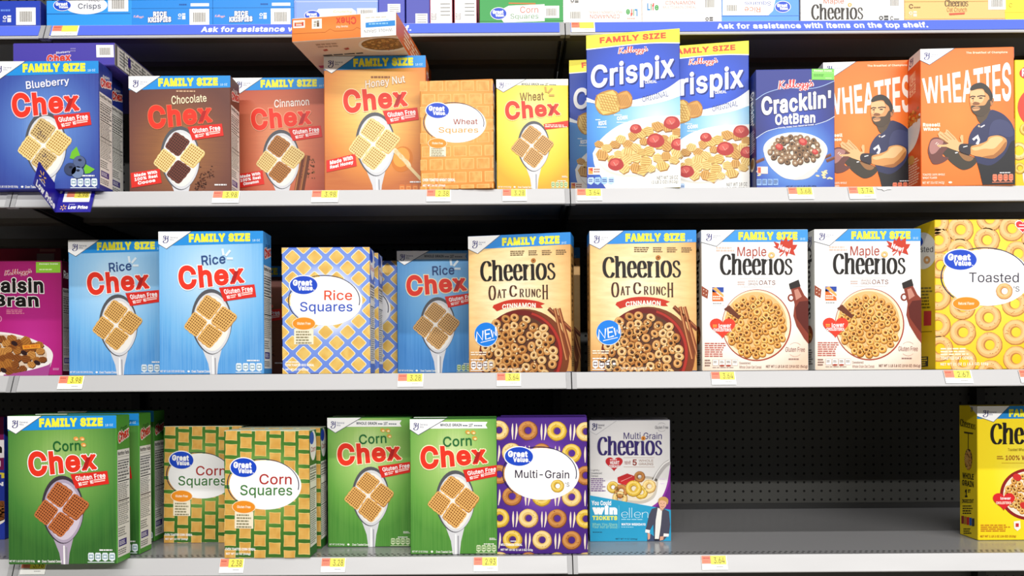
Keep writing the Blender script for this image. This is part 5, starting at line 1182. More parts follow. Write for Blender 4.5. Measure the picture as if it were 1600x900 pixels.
# ------------------------------------------------------------------ hexagon-cereal box
def crispix():
    A = Art([(473, 228), (1040, 180), (1042, 1173), (473, 1198)])
    A.to('size_banner', 3)
    A.poly([(470, 226), (1042, 178), (1042, 268)] + smooth([(1042, 268), (900, 268), (740, 280), (470, 312)], 6), 'fbee3c', 3)
    A.line(smooth([(1042, 271), (900, 271), (740, 283), (470, 315)], 6), 6, 'ffffff', 3)
    A.text('FAMILY SIZE', [(553, 238), (956, 204), (957, 242), (555, 277)], 'ea4f1e', 0.045, layer=4)
    A.to('field_print', 2)
    A.poly(smooth([(470, 640), (560, 660), (700, 668), (860, 655), (1045, 590)], 8) + [(1045, 1200), (470, 1200)], grad('crispix_low', [(0.0, 'd8effb'), (0.35, '8fcdf4'), (0.7, '4f9fe8'), (1.0, '2a62c8')], .75, .55, .9, .5), 2)
    A.to('flavour_swoosh', 4)
    A.poly(smooth([(470, 612), (560, 640), (720, 634), (860, 600), (960, 555), (1045, 495)], 8) + smooth([(1045, 600), (960, 632), (860, 655), (760, 668), (600, 662), (470, 640)], 8), 'f6fbff', 4)
    A.text('ORIGINAL', [(808, 606), (968, 568), (971, 604), (812, 641)], '2a3f8a', -0.008, layer=5)
    A.to('maker_lettering', 6)
    A.glyphs(SCRIPT, [(664, 300), (842, 284), (846, 340), (668, 356)], 'ffffff', 7, 6, 6, grow=9); A.glyphs(SCRIPT, [(664, 300), (842, 284), (846, 340), (668, 356)], 'e0402a', 7, 5, 7)
    A.to('brand_lettering', 7)
    A.text('Crispix', [(508, 422), (1013, 338), (1013, 525), (508, 601)], '10246a', 0.024, layer=6)
    A.text('Crispix', [(500, 415), (1005, 331), (1005, 518), (500, 594)], 'ffffff', 0.022, '2a4ac8', layer=7, ow=0.014, res=3)
    A.text('CEREAL', [(826, 508), (899, 502), (900, 521), (827, 527)], 'ffffff', 0.02, layer=8)
    A.to('cereal_picture', 6)
    for (x, y, rx, ry, c) in ((700, 628, 52, 62, ('d9a050', 'b4762c')), (605, 645, 82, 86, ('ecc870', 'c08a34'))):
        P = [(x + rx * math.cos(a), y + ry * math.sin(a)) for a in (math.radians(t) for t in (-70, -15, 40, 115, 165, 215))]
        A.poly(smooth(P, 3, True), c[1], 6); A.poly([(x + (px - x) * .95, y + (py - y) * .95) for px, py in P], c[0], 7)
        for k in np.linspace(-.6, .6, 7): A.line([(x + rx * (k - .3), y - ry * .55), (x + rx * (k + .25), y + ry * .6)], 4, c[1], 8)
        if rx > 60:
            for k in np.linspace(-.6, .6, 7): A.line([(x - rx * .62, y + ry * (k - .1)), (x + rx * .62, y + ry * (k + .12))], 4, c[1], 8)
    A.to('claim_text', 6)
    A.text('RICE', [(543, 762), (592, 756), (593, 782), (545, 788)], 'ffffff', 0.04); A.small(526, 746, 564, 758, 1, 'e0f0fc', 6, 3); A.small(536, 792, 606, 804, 1, 'e0f0fc', 6, 4)
    A.text('CORN', [(655, 732), (719, 722), (720, 748), (657, 757)], 'ffffff', 0.04); A.small(638, 716, 690, 728, 1, 'e0f0fc', 6, 5); A.small(654, 762, 730, 774, 1, 'e0f0fc', 6, 6)
    A.to('bowl_picture', 4)
    A.poly(smooth([(508, 960), (560, 870), (680, 780), (840, 735), (1045, 722)], 8) + [(1045, 1200), (560, 1200)] + smooth([(560, 1110), (520, 1040), (508, 960)], 6), 'fbf9f4', 4)
    A.poly(smooth([(520, 985), (590, 1060), (720, 1095), (880, 1070), (1045, 985)], 6) + smooth([(1045, 1000), (880, 1084), (720, 1108), (590, 1074), (520, 985)], 6), 'e2ded4', 5)
    top = lambda x, y: y > 970 - .32 * (x - 520) - 60 and y < 1065 - .12 * max(0, x - 800) and x > 540
    flakes(A, 800, 905, 260, 165, 62, 36, [('eccb78', 'a8742a', 'c48c3c'), ('dcaa5c', '9a6426', 'b67c34'), ('f0d48a', 'b08034', 'cf9a48')], 12, 5, 6, keep=top, grid=(-.5, -.15, .2, .55))
    for x, y, r in ((770, 808, 36), (990, 770, 50), (890, 882, 54), (648, 1030, 48), (1030, 905, 46)):
        A.poly(smooth([(x + r * math.cos(a) * (1 + .08 * math.sin(5 * a)), y + r * .82 * math.sin(a)) for a in np.linspace(0, 6.28, 12, endpoint=False)], 3, True), 'b8302e', 8); A.oval(x - r * .15, y - r * .2, r * .6, r * .42, 'd85a50', 9, 16, -.3); A.line([(x - r * .3, y - r * .3), (x, y + r * .2), (x + r * .2, y - r * .1)], 4, 'f0a898', 10)
    A.to('small_print', 7)
    A.text('NET WT 18 OZ', [(898, 1104), (1026, 1100), (1026, 1122), (898, 1126)], '4a4a44', -0.005); A.text('(1 LB 2 OZ) (510g)', [(866, 1132), (1026, 1128), (1026, 1152), (866, 1156)], '4a4a44', -0.005)
    A.rect(480, 1048, 566, 1094, 'fff4e8', 7); A.rect(482, 1052, 508, 1090, 'f0a040', 8); A.poly([(482, 1060), (508, 1052), (508, 1075)], 'd83a2a', 9); A.small(514, 1054, 560, 1084, 2, 'a05a4a', 8, 3)
    A.to('nutrition_label', 6)
    A.poly([(470, 1090), (540, 1110), (600, 1200), (470, 1200)], '2a4ab0', 5)
    for i in range(4):
        x = 477 + i * 41; A.poly([(x + 6, 1112 - i), (x + 33, 1110 - i), (x + 38, 1118), (x + 38, 1142), (x + 20, 1158), (x, 1148), (x, 1120)], ('a8d0f4' if i % 3 else 'c0dcf8'), 6); A.small(x + 6, 1120, x + 34, 1142, 2, '2a4a98', 7, i + 3)
    B = Art([(0, 0), (100, 0), (100, 520), (0, 520)], 'R'); C = Art([(0, 0), (100, 0), (100, 520), (0, 520)], 'L')
    for q in (B, C):
        q.to('side_banner', 2); q.rect(0, 0, 100, 40, 'fbee3c'); q.to('nutrition_panel', 2); q.rect(8, 140, 94, 490, 'f2f0ea'); q.small(14, 150, 88, 480, 22, '5a5a5a', 3, 4)
        q.to('side_title', 2); q.text('Crispix', (12, 70, 90, 110), 'ffffff', 0.03)
    return [A, B, C]
# ------------------------------------------------------------------ oat bran box
def cracklin():
    A = Art([(80, 310), (758, 292), (765, 1310), (80, 1325)])
    A.to('band_print', 2)
    A.poly(smooth([(76, 565), (180, 500), (340, 460), (520, 465), (640, 445), (770, 392)], 6) + smooth([(770, 690), (600, 770), (430, 790), (250, 800), (76, 890)], 6), grad('bran_band', [(0, '3350b8'), (.6, '26348c'), (1, '1d2468')], .5, .4, .6, .4), 2)
    A.line([(76, 565), (180, 500), (340, 460), (520, 465), (640, 445), (770, 392)], 5, 'a8c4f0', 3, True); A.line([(76, 890), (170, 830), (270, 800)], 5, 'd8e6fa', 3, True); A.line([(590, 768), (690, 735), (770, 690)], 5, 'd8e6fa', 3, True)
    A.to('maker_lettering', 5); Q = [(268, 398), (570, 372), (580, 472), (278, 498)]
    A.glyphs(SCRIPT, Q, 'fbeeee', 7, 6, 5, grow=9); A.glyphs(SCRIPT, Q, 'd82a30', 7, 5, 6)
    A.to('coupon_label', 5); A.rect(563, 296, 757, 388, '7ccf58', 5); A.text('Sweeps Inside', (582, 304, 735, 322), 'f0ffe0', 0.03, layer=6, res=1); A.rect(566, 328, 754, 330, 'd0f0b8', 6); A.small(580, 340, 690, 362, 2, '4a9a30', 6, 3); A.small(680, 368, 748, 380, 1, 'd0f0b8', 6, 4)
    A.to('brand_lettering', 7)
    A.text("Cracklin'", [(125, 535), (728, 472), (728, 622), (130, 698)], 'ffffff', 0.034, '1d2060', layer=7, ow=0.018, res=3)
    A.text('OatBran', [(245, 682), (592, 662), (592, 752), (245, 778)], 'ffffff', 0.034, '1d2060', layer=7, ow=0.018)
    A.text('Crunchy, Sweet, Oven-Baked Oat Cereal!', [(272, 792), (580, 760), (580, 776), (272, 808)], 'f4f6ff', 0.03, layer=7, res=1)
    A.to('bowl_picture', 3)
    for x, y in ((690, 1040), (720, 1065), (110, 1080)): A.line([(x - 30, y + 12), (x + 40, y - 18)], 26, '6a3828', 3); A.line([(x - 30, y + 4), (x + 40, y - 26)], 6, '9a5a40', 4)
    A.poly(smooth([(142, 983), (158, 1050), (199, 1125), (270, 1192), (342, 1229), (456, 1238), (541, 1218), (612, 1155), (669, 1068), (698, 983)], 5), 'f4f1ec', 4)
    A.poly(smooth([(540, 1160), (612, 1110), (669, 1040), (690, 1010), (669, 1068), (612, 1155), (541, 1218), (456, 1238), (400, 1236), (480, 1200)], 4, True), 'dcd8d6', 5)
    A.oval(420, 983, 278, 148, 'fbfaf6', 6, 48); A.oval(420, 988, 252, 128, 'e9e0d2', 7, 48)
    OB = [('3a2a1c', '7a5a3e', '9a7856', 'd8c8b0'), ('2e2016', '6a4a30', '8c6a48', '3a281c'), ('3a2a1c', '86644a', 'a88664', 'cfc0aa')]
    rings_pile(A, 420, 985, 225, 112, 95, 27, OB, 21, 8)
    for x, y, r in ((280, 960, 34), (485, 915, 38), (590, 1000, 28)): A.oval(x, y, r, r * .8, 'c0322e', 12, 18, .4); A.oval(x - 5, y - 6, r * .6, r * .4, 'e06a5c', 13, 12, .4)
    R = random.Random(3)
    for i in range(12): A.oval(R.choice([R.uniform(90, 190), R.uniform(590, 740)]), R.uniform(1140, 1225), 18, 8, 'ecd9a8', 4, 10, R.uniform(-.6, .6))
    A.to('small_print', 7); A.rect(90, 1130, 180, 1190, 'fbe0d8', 7); A.rect(94, 1136, 120, 1184, 'e05a3a', 8); A.text('NET WT 17 OZ (1 LB 1 OZ) 482g', [(340, 1290), (600, 1284), (600, 1300), (340, 1306)], '16205a', 0.02, res=1)
    A.to('nutrition_label', 7)
    for i in range(4): A.rect(84 + i * 48, 1236 - i, 126 + i * 48, 1290 - i, '8fb4ea', 7); A.small(88 + i * 48, 1242, 122 + i * 48, 1276, 3, '20306a', 8, i + 2)
    out = [A]
    for fc in 'LR':
        B = Art([(0, 0), (100, 0), (100, 520), (0, 520)], fc); B.to('side_title', 2); B.text("Cracklin'", [(78, 80), (78, 230), (30, 230), (30, 80)], 'ffffff', 0.03); B.to('side_text', 2); B.small(14, 250, 86, 350, 10, 'b8c4e8', 2, 4); B.oval(50, 400, 30, 30, 'd8d0c0', 2, 20); B.oval(50, 396, 24, 22, '7a5638', 3, 20)
        out.append(B)
    return out
# ------------------------------------------------------------------ wheat flake box with an athlete
def wheaties():
    A = Art([(300, 145), (1378, 108), (1378, 1722), (310, 1720)])
    badge(A, [(296, 145), (692, 130), (405, 325), (296, 272)], [(338, 186), (408, 183), (408, 266), (338, 270)], (420, 200, 505, 236))
    A.to('tagline_lettering', 4); A.text('The Breakfast of Champions', [(822, 170), (1300, 158), (1300, 190), (822, 200)], 'ffe8c8', 0.03, res=1)
    A.to('brand_lettering', 4); A.text('WHEATIES', [(318, 482), (1340, 282), (1340, 748), (345, 775)], 'fffaf0', 0.022, res=3)
    A.to('name_lettering', 4); A.text('Russell', (330, 996, 526, 1038), 'fff0d8', 0.05); A.text('Wilson', (332, 1046, 514, 1086), 'fff0d8', 0.05)
    A.to('athlete_picture', 5)
    o = lambda pts, dy=900: [(x, y + dy) for x, y in pts]
    S3 = lambda pts, n=4: smooth(pts, n, True)
    A.poly(S3(o([(510, 390), (600, 360), (720, 425), (870, 480), (940, 520), (935, 560), (880, 612), (810, 638), (750, 628), (660, 565), (600, 500)])), '3a3226', 5)
    A.poly(S3(o([(730, 440), (800, 465), (900, 500), (860, 540), (790, 520)])), '9a6a3c', 6)
    A.poly(o(smooth([(960, 105), (900, 165), (855, 250), (845, 340), (870, 420), (930, 520), (960, 620), (1010, 815)], 4)) + o([(1380, 815), (1380, 200)]) + o(smooth([(1380, 200), (1340, 100), (1260, 10), (1180, -35), (1100, -50), (1040, 30), (975, 112)], 4)), '2a2f58', 6)
    A.poly(o(smooth([(940, 560), (1100, 590), (1250, 480), (1330, 330), (1378, 300)], 4)) + o([(1380, 815), (1005, 815), (965, 640)]), '16161c', 7)
    A.poly(o(smooth([(1075, 250), (1085, 160), (1130, 80), (1220, 60), (1320, 110), (1365, 230), (1300, 270), (1200, 235)], 4)), '3a3f6a', 8)
    A.poly(o(smooth([(860, 370), (960, 345), (1050, 310), (1080, 262), (1180, 245), (1260, 275), (1285, 320), (1265, 400), (1200, 470), (1115, 516), (980, 492), (880, 470), (850, 425)], 4)), 'd89a58', 9)
    A.poly(o(smooth([(1060, 320), (1100, 275), (1180, 258), (1240, 290), (1190, 350), (1130, 400), (1020, 400), (920, 420), (880, 390), (980, 370)], 4)), 'f0c48a', 10)
    A.poly(o(smooth([(1130, 470), (1200, 410), (1262, 330), (1280, 330), (1260, 410), (1195, 475), (1110, 516), (1000, 492)], 4)), 'a86a34', 10)
    A.poly(S3(o([(430, 275), (500, 262), (580, 300), (615, 370), (560, 440), (555, 480), (620, 500), (545, 555), (450, 568), (405, 500), (385, 420), (398, 340)])), '6a3a34', 8)
    A.poly(S3(o([(425, 300), (490, 280), (560, 310), (520, 380), (470, 440), (420, 450), (400, 380)])), 'b07a74', 9)
    for k in range(4): A.line(o([(470 + k * 16, 340 + k * 14), (490 + k * 16, 318 + k * 14)]), 8, 'f0dcd0', 10)
    A.poly(o([(735, 430), (640, 395), (590, 372), (500, 372), (486, 352), (590, 345), (618, 335), (560, 290), (510, 262), (495, 225), (520, 192), (560, 215), (580, 205), (588, 172), (608, 178), (640, 215), (690, 262), (735, 322), (762, 318), (745, 268), (758, 236), (782, 240), (785, 290), (782, 340), (750, 372)]), 'e8b880', 11)
    for a, b in (((520, 225), (610, 300)), ((560, 218), (650, 290)), ((500, 262), (600, 330)), ((600, 195), (690, 290))): A.line(o([a, b]), 6, 'b8783c', 12)
    A.poly(S3(o([(742, 352), (800, 338), (905, 352), (868, 378), (862, 465), (800, 452), (735, 418)])), '2a2430', 12); A.line(o([(782, 378), (830, 366)]), 10, 'f0f0f0', 13); A.line(o([(690, 445), (720, 438)]), 12, 'f0f0f0', 13)
    A.poly(o([(885, 285), (952, 235), (976, 296), (958, 355), (925, 340), (950, 300), (935, 275), (905, 305)]), 'f4f4fa', 9)
    A.line(o([(985, 150), (1030, 125)]), 14, 'e8e8f0', 9); A.line(o([(955, 130), (975, 145)]), 20, 'c8b090', 8)
    o0 = lambda pts: [(x, y) for x, y in pts]
    A.poly(o([(925, 0), (955, 70), (985, 110), (1050, 50), (1100, -60), (1000, -120)]), '54422e', 8)
    A.poly(S3(o0([(862, 640), (862, 700), (858, 740), (868, 800), (880, 850), (930, 905), (1000, 925), (1060, 890), (1098, 800), (1112, 720), (1080, 630), (1000, 580), (900, 590)])), 'dc9c62', 9)
    A.poly(S3(o0([(868, 640), (930, 615), (1010, 620), (1030, 680), (1000, 760), (920, 770), (872, 760), (866, 700)])), 'eebc86', 10)
    A.poly(S3(o0([(872, 812), (895, 796), (935, 804), (985, 800), (1035, 790), (1075, 730), (1098, 745), (1092, 830), (1055, 895), (1000, 926), (940, 914), (890, 870)])), '4a3a2a', 11)
    A.poly(S3(o0([(888, 826), (930, 812), (975, 822), (965, 850), (915, 862), (892, 850)])), 'd8a070', 12); A.line(o0([(892, 832), (930, 828), (975, 828)]), 7, '5a2e22', 13)
    A.poly(S3(o0([(895, 770), (915, 755), (965, 765), (970, 785), (930, 790), (898, 786)])), '8a5630', 12)
    A.line(o0([(905, 700), (895, 755)]), 10, 'c88a52', 11)
    A.line(o0([(862, 702), (890, 690), (925, 694)]), 13, '3a2418', 12); A.line(o0([(945, 694), (990, 684), (1040, 690)]), 13, '3a2418', 12)
    A.oval(893, 716, 16, 7, '2a1a14', 12, 12); A.oval(985, 712, 22, 8, '2a1a14', 12, 12)
    A.poly(S3(o0([(864, 612), (880, 572), (920, 545), (985, 532), (1050, 560), (1100, 622), (1125, 690), (1112, 740), (1092, 740), (1076, 680), (1035, 640), (1010, 604), (950, 604), (890, 622)])), '2a2620', 13)
    A.poly(S3(o0([(1095, 745), (1118, 712), (1138, 722), (1132, 770), (1105, 800)])), 'b87a4a', 12); A.poly(S3(o0([(1108, 750), (1122, 735), (1124, 765)])), '7a4a2a', 13)
    A.to('small_print', 8)
    A.text('TOASTED 100% WHOLE', (326, 1576, 574, 1600), 'fff0d8', 0.02, res=1); A.text('WHEAT FLAKES', (326, 1612, 486, 1636), 'fff0d8', 0.02, res=1); A.text('NET WT 15.6 OZ (442g)', (326, 1664, 568, 1700), 'fff0d8', 0.02, res=1); A.oval(636, 1680, 22, 12, 'fff0d8', 8, 14)
    A.small(1200, 1570, 1355, 1588, 1, 'ffffff', 9, 3); A.layer = 9; nut(A, 1112, 1596, 1360, 1692, 'f08a6a', 'd8502a')
    A.items = [(p, (L + 5 if p == 'nutrition_label' else L), m, v, t) for p, L, m, v, t in A.items]
    out = [A]
    for fc in 'LR':
        B = Art([(0, 0), (100, 0), (100, 520), (0, 520)], fc)
        B.to('side_badge', 2); B.poly([(20, 0), (100, 0), (100, 40), (10, 46)] if fc == 'L' else [(0, 0), (80, 0), (90, 46), (0, 40)], 'f6f0ea'); B.glyphs(MAKER, (20, 8, 50, 38), '2a2a70', 10, 7, 3)
        B.to('side_title', 2); B.text('WHEATIES', [(66, 66), (66, 150), (20, 156), (20, 72)] if fc == 'L' else [(20, 150), (20, 66), (66, 72), (66, 156)], 'ffd0a8', 0.02)
        B.to('side_bowl', 2); R = random.Random(4)
        for i in range(30): B.oval(R.uniform(4, 96), R.uniform(215, 262), 8, 6, R.choice(['d98a2e', 'b0641c', 'f0b050']), 3, 8)
        B.poly(smooth([(0, 270), (50, 262), (98, 240), (96, 300), (60, 350), (0, 372)], 4), 'f6f2ec', 2); B.oval(30, 400, 26, 18, 'd9a050', 3, 14, .3)
        B.to('side_text', 2); B.small(10, 400, 90, 500, 10, 'ffd8b8', 2, 4)
        out.append(B)
    return out
def raisin():
    A = Art([(-110, 100), (388, 100), (388, 822), (-110, 826)])
    A.to('maker_lettering', 5); Q = [(28, 158), (196, 142), (200, 188), (32, 204)]
    A.glyphs(SCRIPT, Q, 'f6d8e4', 7, 6, 5, grow=8); A.glyphs(SCRIPT, Q, 'b0203a', 7, 5, 6)
    A.to('coupon_label', 5); A.rect(228, 107, 381, 175, '8fc83a', 5); A.text('Sweeps Inside', (248, 114, 366, 126), 'f0ffd8', 0.03, layer=6, res=1); A.small(248, 148, 350, 162, 1, 'd8f0a8', 6, 3)
    A.to('brand_lettering', 7)
    A.text('Raisin', [(-70, 208), (272, 205), (275, 305), (-70, 298)], '14100e', 0.034, 'f8f4f0', layer=7, ow=0.032, res=3)
    A.text('Bran', [(-40, 312), (240, 306), (246, 392), (-40, 386)], '14100e', 0.034, 'f8f4f0', layer=7, ow=0.032, res=3)
    A.to('claim_text', 5); A.small(40, 405, 170, 436, 3, 'e88aa8', 5, 3)
    A.oval(-8, 465, 20, 20, 'e89ac0', 4, 18); A.oval(-8, 465, 16, 16, 'c04a88', 5, 18)
    A.to('bowl_picture', 4)
    A.poly(smooth([(-120, 560), (0, 548), (150, 575), (280, 630), (328, 680), (322, 740), (290, 830)], 6) + [(-120, 830)], 'f2ece8', 4)
    A.poly(smooth([(-120, 575), (0, 562), (150, 588), (260, 640), (292, 690), (270, 740), (180, 775), (40, 800), (-120, 805)], 6), 'd9c4ac', 5)
    flakes(A, 70, 690, 215, 105, 60, 32, [('b0702e', '5a3212', '8a5420'), ('8a4e20', '44240e', '6a3a16'), ('c88a44', '6a3e18', 'a06a2c')], 8, 6, 7, keep=lambda x, y: y > 580 + max(0, x - 100) * .3)
    for x, y in ((232, 742), (20, 790), (150, 680), (90, 620)): A.oval(x, y, 22, 14, '2e1a1c', 10, 12, .5)
    A.poly([(140, 632), (250, 624), (254, 650), (144, 658)], 'f0a030', 10); A.text('REAL FRUIT', [(150, 636), (244, 629), (246, 645), (152, 652)], 'c8561a', 0.02, layer=11, res=1)
    A.poly(smooth([(20, 818), (160, 795), (290, 760), (318, 740)], 5) + [(300, 830), (20, 830)], 'a84a90', 7)
    A.to('small_print', 6); A.small(330, 775, 378, 790, 2, 'e0a0c8', 6, 3)
    B = side_panel('R', None, None, word='Raisin', panel='d8d2d0'); C = side_panel('L', None, None, word='Raisin', panel='d8d2d0')
    return [A, B, C]

# ------------------------------------------------------------------ end flaps of boxes lying on the top shelf (4 px units of the photograph)
def barcode(A, x0, y0, x1, y1, L=4, vert=True, seed=2, part='barcode_label'):
    A.to(part, L); A.rect(x0, y0, x1, y1, 'fbfbf8', L); R = random.Random(seed)
    if vert:
        x = x0 + (x1 - x0) * .2
        while x < x1 - (x1 - x0) * .2:
            w = R.uniform(1.2, 4.5) * (x1 - x0) / 110; A.rect(x, y0 + (y1 - y0) * .22, x + w, y1 - (y1 - y0) * .18, '6a6258', L + 1); x += w + R.uniform(1.5, 4) * (x1 - x0) / 110
    else:
        for k in range(4): A.rect(x0 + (x1 - x0) * .15, y0 + (y1 - y0) * (.12 + .24 * k), x1 - (x1 - x0) * .1, y0 + (y1 - y0) * (.12 + .24 * k) + (y1 - y0) * .05, '5a5a58', L + 1)
def marks(A, x0, y0, x1, y1, col, L=4):
    A.to('recycling_mark', L); w = (x1 - x0) / 2
    A.ring(x0 + w * .5, y0 + w * .5, w * .45, w * .45, w * .22, w * .22, col, L, 12); A.rect(x0 + w * 1.1, y0, x1, y0 + w * .45, col, L); A.rect(x0 + w * 1.1, y0 + w * .6, x1, y1, col, L); A.small(x0, y0 + w * 1.15, x0 + w, y1, 2, col, L, 3)
flip = lambda x0, y0, x1, y1: [(x1, y1), (x0, y1), (x0, y0), (x1, y0)]
def flap(x0, x1, yb, fn, h=160.0):
    def make():
        A = Art([(x0, yb - h), (x1, yb - h), (x1, yb), (x0, yb)])
        fn(A); return [A]
    return make
def f_navy(A):
    barcode(A, 95, 32, 216, 140); marks(A, 12, 80, 64, 122, 'e8ecfa'); A.to('small_print', 3); A.small(0, 38, 60, 60, 1, '6a90e8', 3, 2)
def f_crisps(A):
    A.to('flap_seam', 2); A.rect(298, 70, 812, 75, '1668b8', 2); A.rect(520, -20, 524, 72, '1668b8', 2)
    A.to('title_panel', 3); A.oval(540, 20, 132, 56, 'ffffff', 3, 36); store_logo(A, 396, 20, 52, 32, 5)
    A.to('flavour_lettering', 5); A.text('Rice', (560, -32, 625, -2), '4a4a60', 0.0); A.text('Crisps', (492, 8, 632, 50), '4a5068', 0.01); barcode(A, 676, -30, 800, 60)
def f_krisp(A):
    A.to('flap_seam', 2); A.rect(822, 40, 1330, 43, '1870c0', 2)
    A.to('maker_lettering', 3); A.glyphs(SCRIPT, (840, 84, 903, 104), 'f0c0d0', 9, 7, 3)
    A.to('brand_lettering', 4); A.text('RICE', (962, 62, 1045, 96), 'ffffff', 0.05, '1a3a90', layer=4, ow=.05); A.text('KRISPIES', [(930, 97), (1072, 94), (1072, 128), (930, 131)], 'ffffff', 0.05, '1a3a90', layer=4, ow=.05)
    marks(A, 1114, 74, 1160, 112, 'e8f0fa'); A.to('small_print', 3); A.rect(1192, 12, 1306, 31, 'f2f4f6', 3); A.small(1122, 12, 1180, 28, 1, '0e56a8', 3, 3); barcode(A, 1185, 48, 1307, 147)
def f_crunch(A):
    A.to('flap_seam', 2); A.rect(245, 5, 760, 9, 'c8d4fa', 2); A.rect(252, 5, 255, 150, '7088d8', 2)
    A.to('title_panel', 3); A.poly([(395, 52), (600, 50), (626, 70), (626, 160), (380, 160), (380, 70)], 'ffffff', 3); store_logo(A, 356, 92, 46, 28, 5)
    A.to('flavour_lettering', 5); A.text('Crunchy', (486, 62, 602, 82), 'eec06a', 0.01); barcode(A, 632, 50, 752, 96)
def f_blue_end(A): barcode(A, 825, 26, 902, 78, vert=False)
def f_blue_end2(A): barcode(A, 998, 86, 1072, 146, vert=False)
def f_white_end(A):
    A.to('side_text', 2); A.text('10', [(1094, 86), (1094, 104), (1126, 104), (1126, 86)], '5a5a5a', 0.0); A.text('10', [(1094, 106), (1094, 124), (1126, 124), (1126, 106)], '5a5a5a', 0.0); A.rect(1088, -60, 1091, 145, 'c84a5a', 2)
    barcode(A, 1140, 14, 1220, 110, vert=False)
def f_corn(A):
    A.to('pattern_print', 2); A.line([(3180, 12), (3345, 16)], 8, 'c8702a', 2)
    A.to('title_panel', 3); A.poly([(3120, 60), (3180, 28), (3400, 20), (3400, 125), (3150, 132), (3130, 105)], 'ffffff', 3); store_logo(A, 3118, 76, 48, 35, 5)
    A.to('flavour_lettering', 5); A.text('Corn', (3250, 34, 3361, 73), 'c8563a', 0.0); A.text('Squares', (3190, 78, 3362, 118), '4a8a50', 0.0); barcode(A, 3392, 30, 3490, 106)
    A.to('flap_seam', 2); A.rect(3000, 122, 3520, 125, '1c6a2c', 2)
def life_word(A, q):
    A.to('brand_lettering', 4)
    a, b, c, d = [np.array(p, float) for p in q]
    for ch, u0, u1, col, v0 in (('L', 0, .26, '2a8ac8', 0), ('i', .3, .38, '3a9a4a', .05), ('f', .42, .62, 'd84a3a', 0), ('e', .66, 1, '3aa04a', .25)):
        p = lambda u, v: tuple((1 - u) * (1 - v) * a + u * (1 - v) * b + u * v * c + (1 - u) * v * d)
        A.text(ch, [p(u0, v0), p(u1, v0), p(u1, 1), p(u0, 1)], col, 0.03)
def f_life_down(A):
    life_word(A, flip(3912, 54, 3982, 98)); A.to('flavour_lettering', 4); A.text('CINNAMON', flip(3690, 86, 3873, 110), 'c87a70', 0.0); A.text('MULTIGRAIN CEREAL', flip(3680, 65, 3886, 80), 'e0a098', 0.0, res=1); A.small(3918, 106, 3980, 118, 1, 'd8b0a8', 4, 3)
    barcode(A, 3550, 52, 3650, 124); marks(A, 3570, -14, 3620, 12, '5a5a5a'); A.to('flap_seam', 2); A.rect(3522, 34, 4008, 36, 'd8d0c8', 2)
def f_life_up(A):
    life_word(A, [(4048, 18), (4118, 18), (4118, 62), (4048, 62)]); A.to('flavour_lettering', 4); A.text('CINNAMON', (4160, 5, 4343, 28), 'c87a70', 0.0); A.text('MULTIGRAIN CEREAL', (4146, 36, 4350, 52), 'e0a098', 0.0, res=1)
    barcode(A, 4386, -40, 4480, 66); marks(A, 4404, 106, 4452, 130, '5a5a5a'); A.to('flap_seam', 2); A.rect(4016, 80, 4508, 82, 'd8d0c8', 2)
def f_gvrice_down(A):
    A.to('title_panel', 3); A.poly([(4520, -20), (4850, -20), (4830, 70), (4800, 98), (4520, 96)], 'ffffff', 3); store_logo(A, 4890, 46, 46, 33, 5)
    A.to('flavour_lettering', 5); A.text('Rice', flip(4655, 46, 4752, 80), 'd8704a', 0.0); A.text('Squares', flip(4655, 6, 4818, 38), '5a6ab0', 0.0); barcode(A, 4528, 18, 4626, 82); A.to('flap_seam', 2); A.rect(4512, 100, 4992, 103, '2a62c0', 2)
def f_maple(A):
    A.to('flavour_lettering', 4); A.text('Maple', (5150, -12, 5276, 28), 'c8644a', 0.0); cheerios(A, (5074, 22, 5396, 118), '2a2420', 4); A.ring(5312, 28, 13, 12, 5, 5, 'e8b060', 5, 16)
    barcode(A, 5545, -30, 5630, 52); marks(A, 5490, 96, 5550, 126, '3a3a3a'); A.to('small_print', 4); A.text('C', (5562, 100, 5580, 126), '3a3a3a', 0.02); A.small(5584, 112, 5625, 126, 1, '5a5a5a', 4, 3); A.to('flap_seam', 2); A.rect(5000, 74, 5650, 76, 'd0ccc4', 2)
def f_oat(A):
    cheerios(A, (5905, 0, 6050, 42), '5a4426', 4); A.to('flavour_lettering', 4); A.text('Oat Crunch', (5918, 48, 6040, 76), 'a8602e', 0.0); A.poly([(5930, 84), (6030, 80), (6026, 92), (5934, 97)], 'c8502e', 4)
    barcode(A, 6172, -30, 6280, 64); A.to('small_print', 4); A.text('C', (5684, 26, 5710, 54), '6a4a20', 0.02); A.small(5714, 40, 5766, 54, 1, '8a6a30', 4, 3); marks(A, 5682, 70, 5732, 104, 'f4e8cc'); A.to('flap_seam', 2); A.rect(5655, 10, 6280, 13, 'b8863e', 2); A.rect(5655, 118, 6280, 121, 'b8863e', 2)
def f_yellow(A):
    A.to('small_print', 4); A.text('C', (6310, 24, 6330, 50), 'b8960a', 0.0); A.rect(6280, 80, 6420, 83, 'd8b80a', 2)
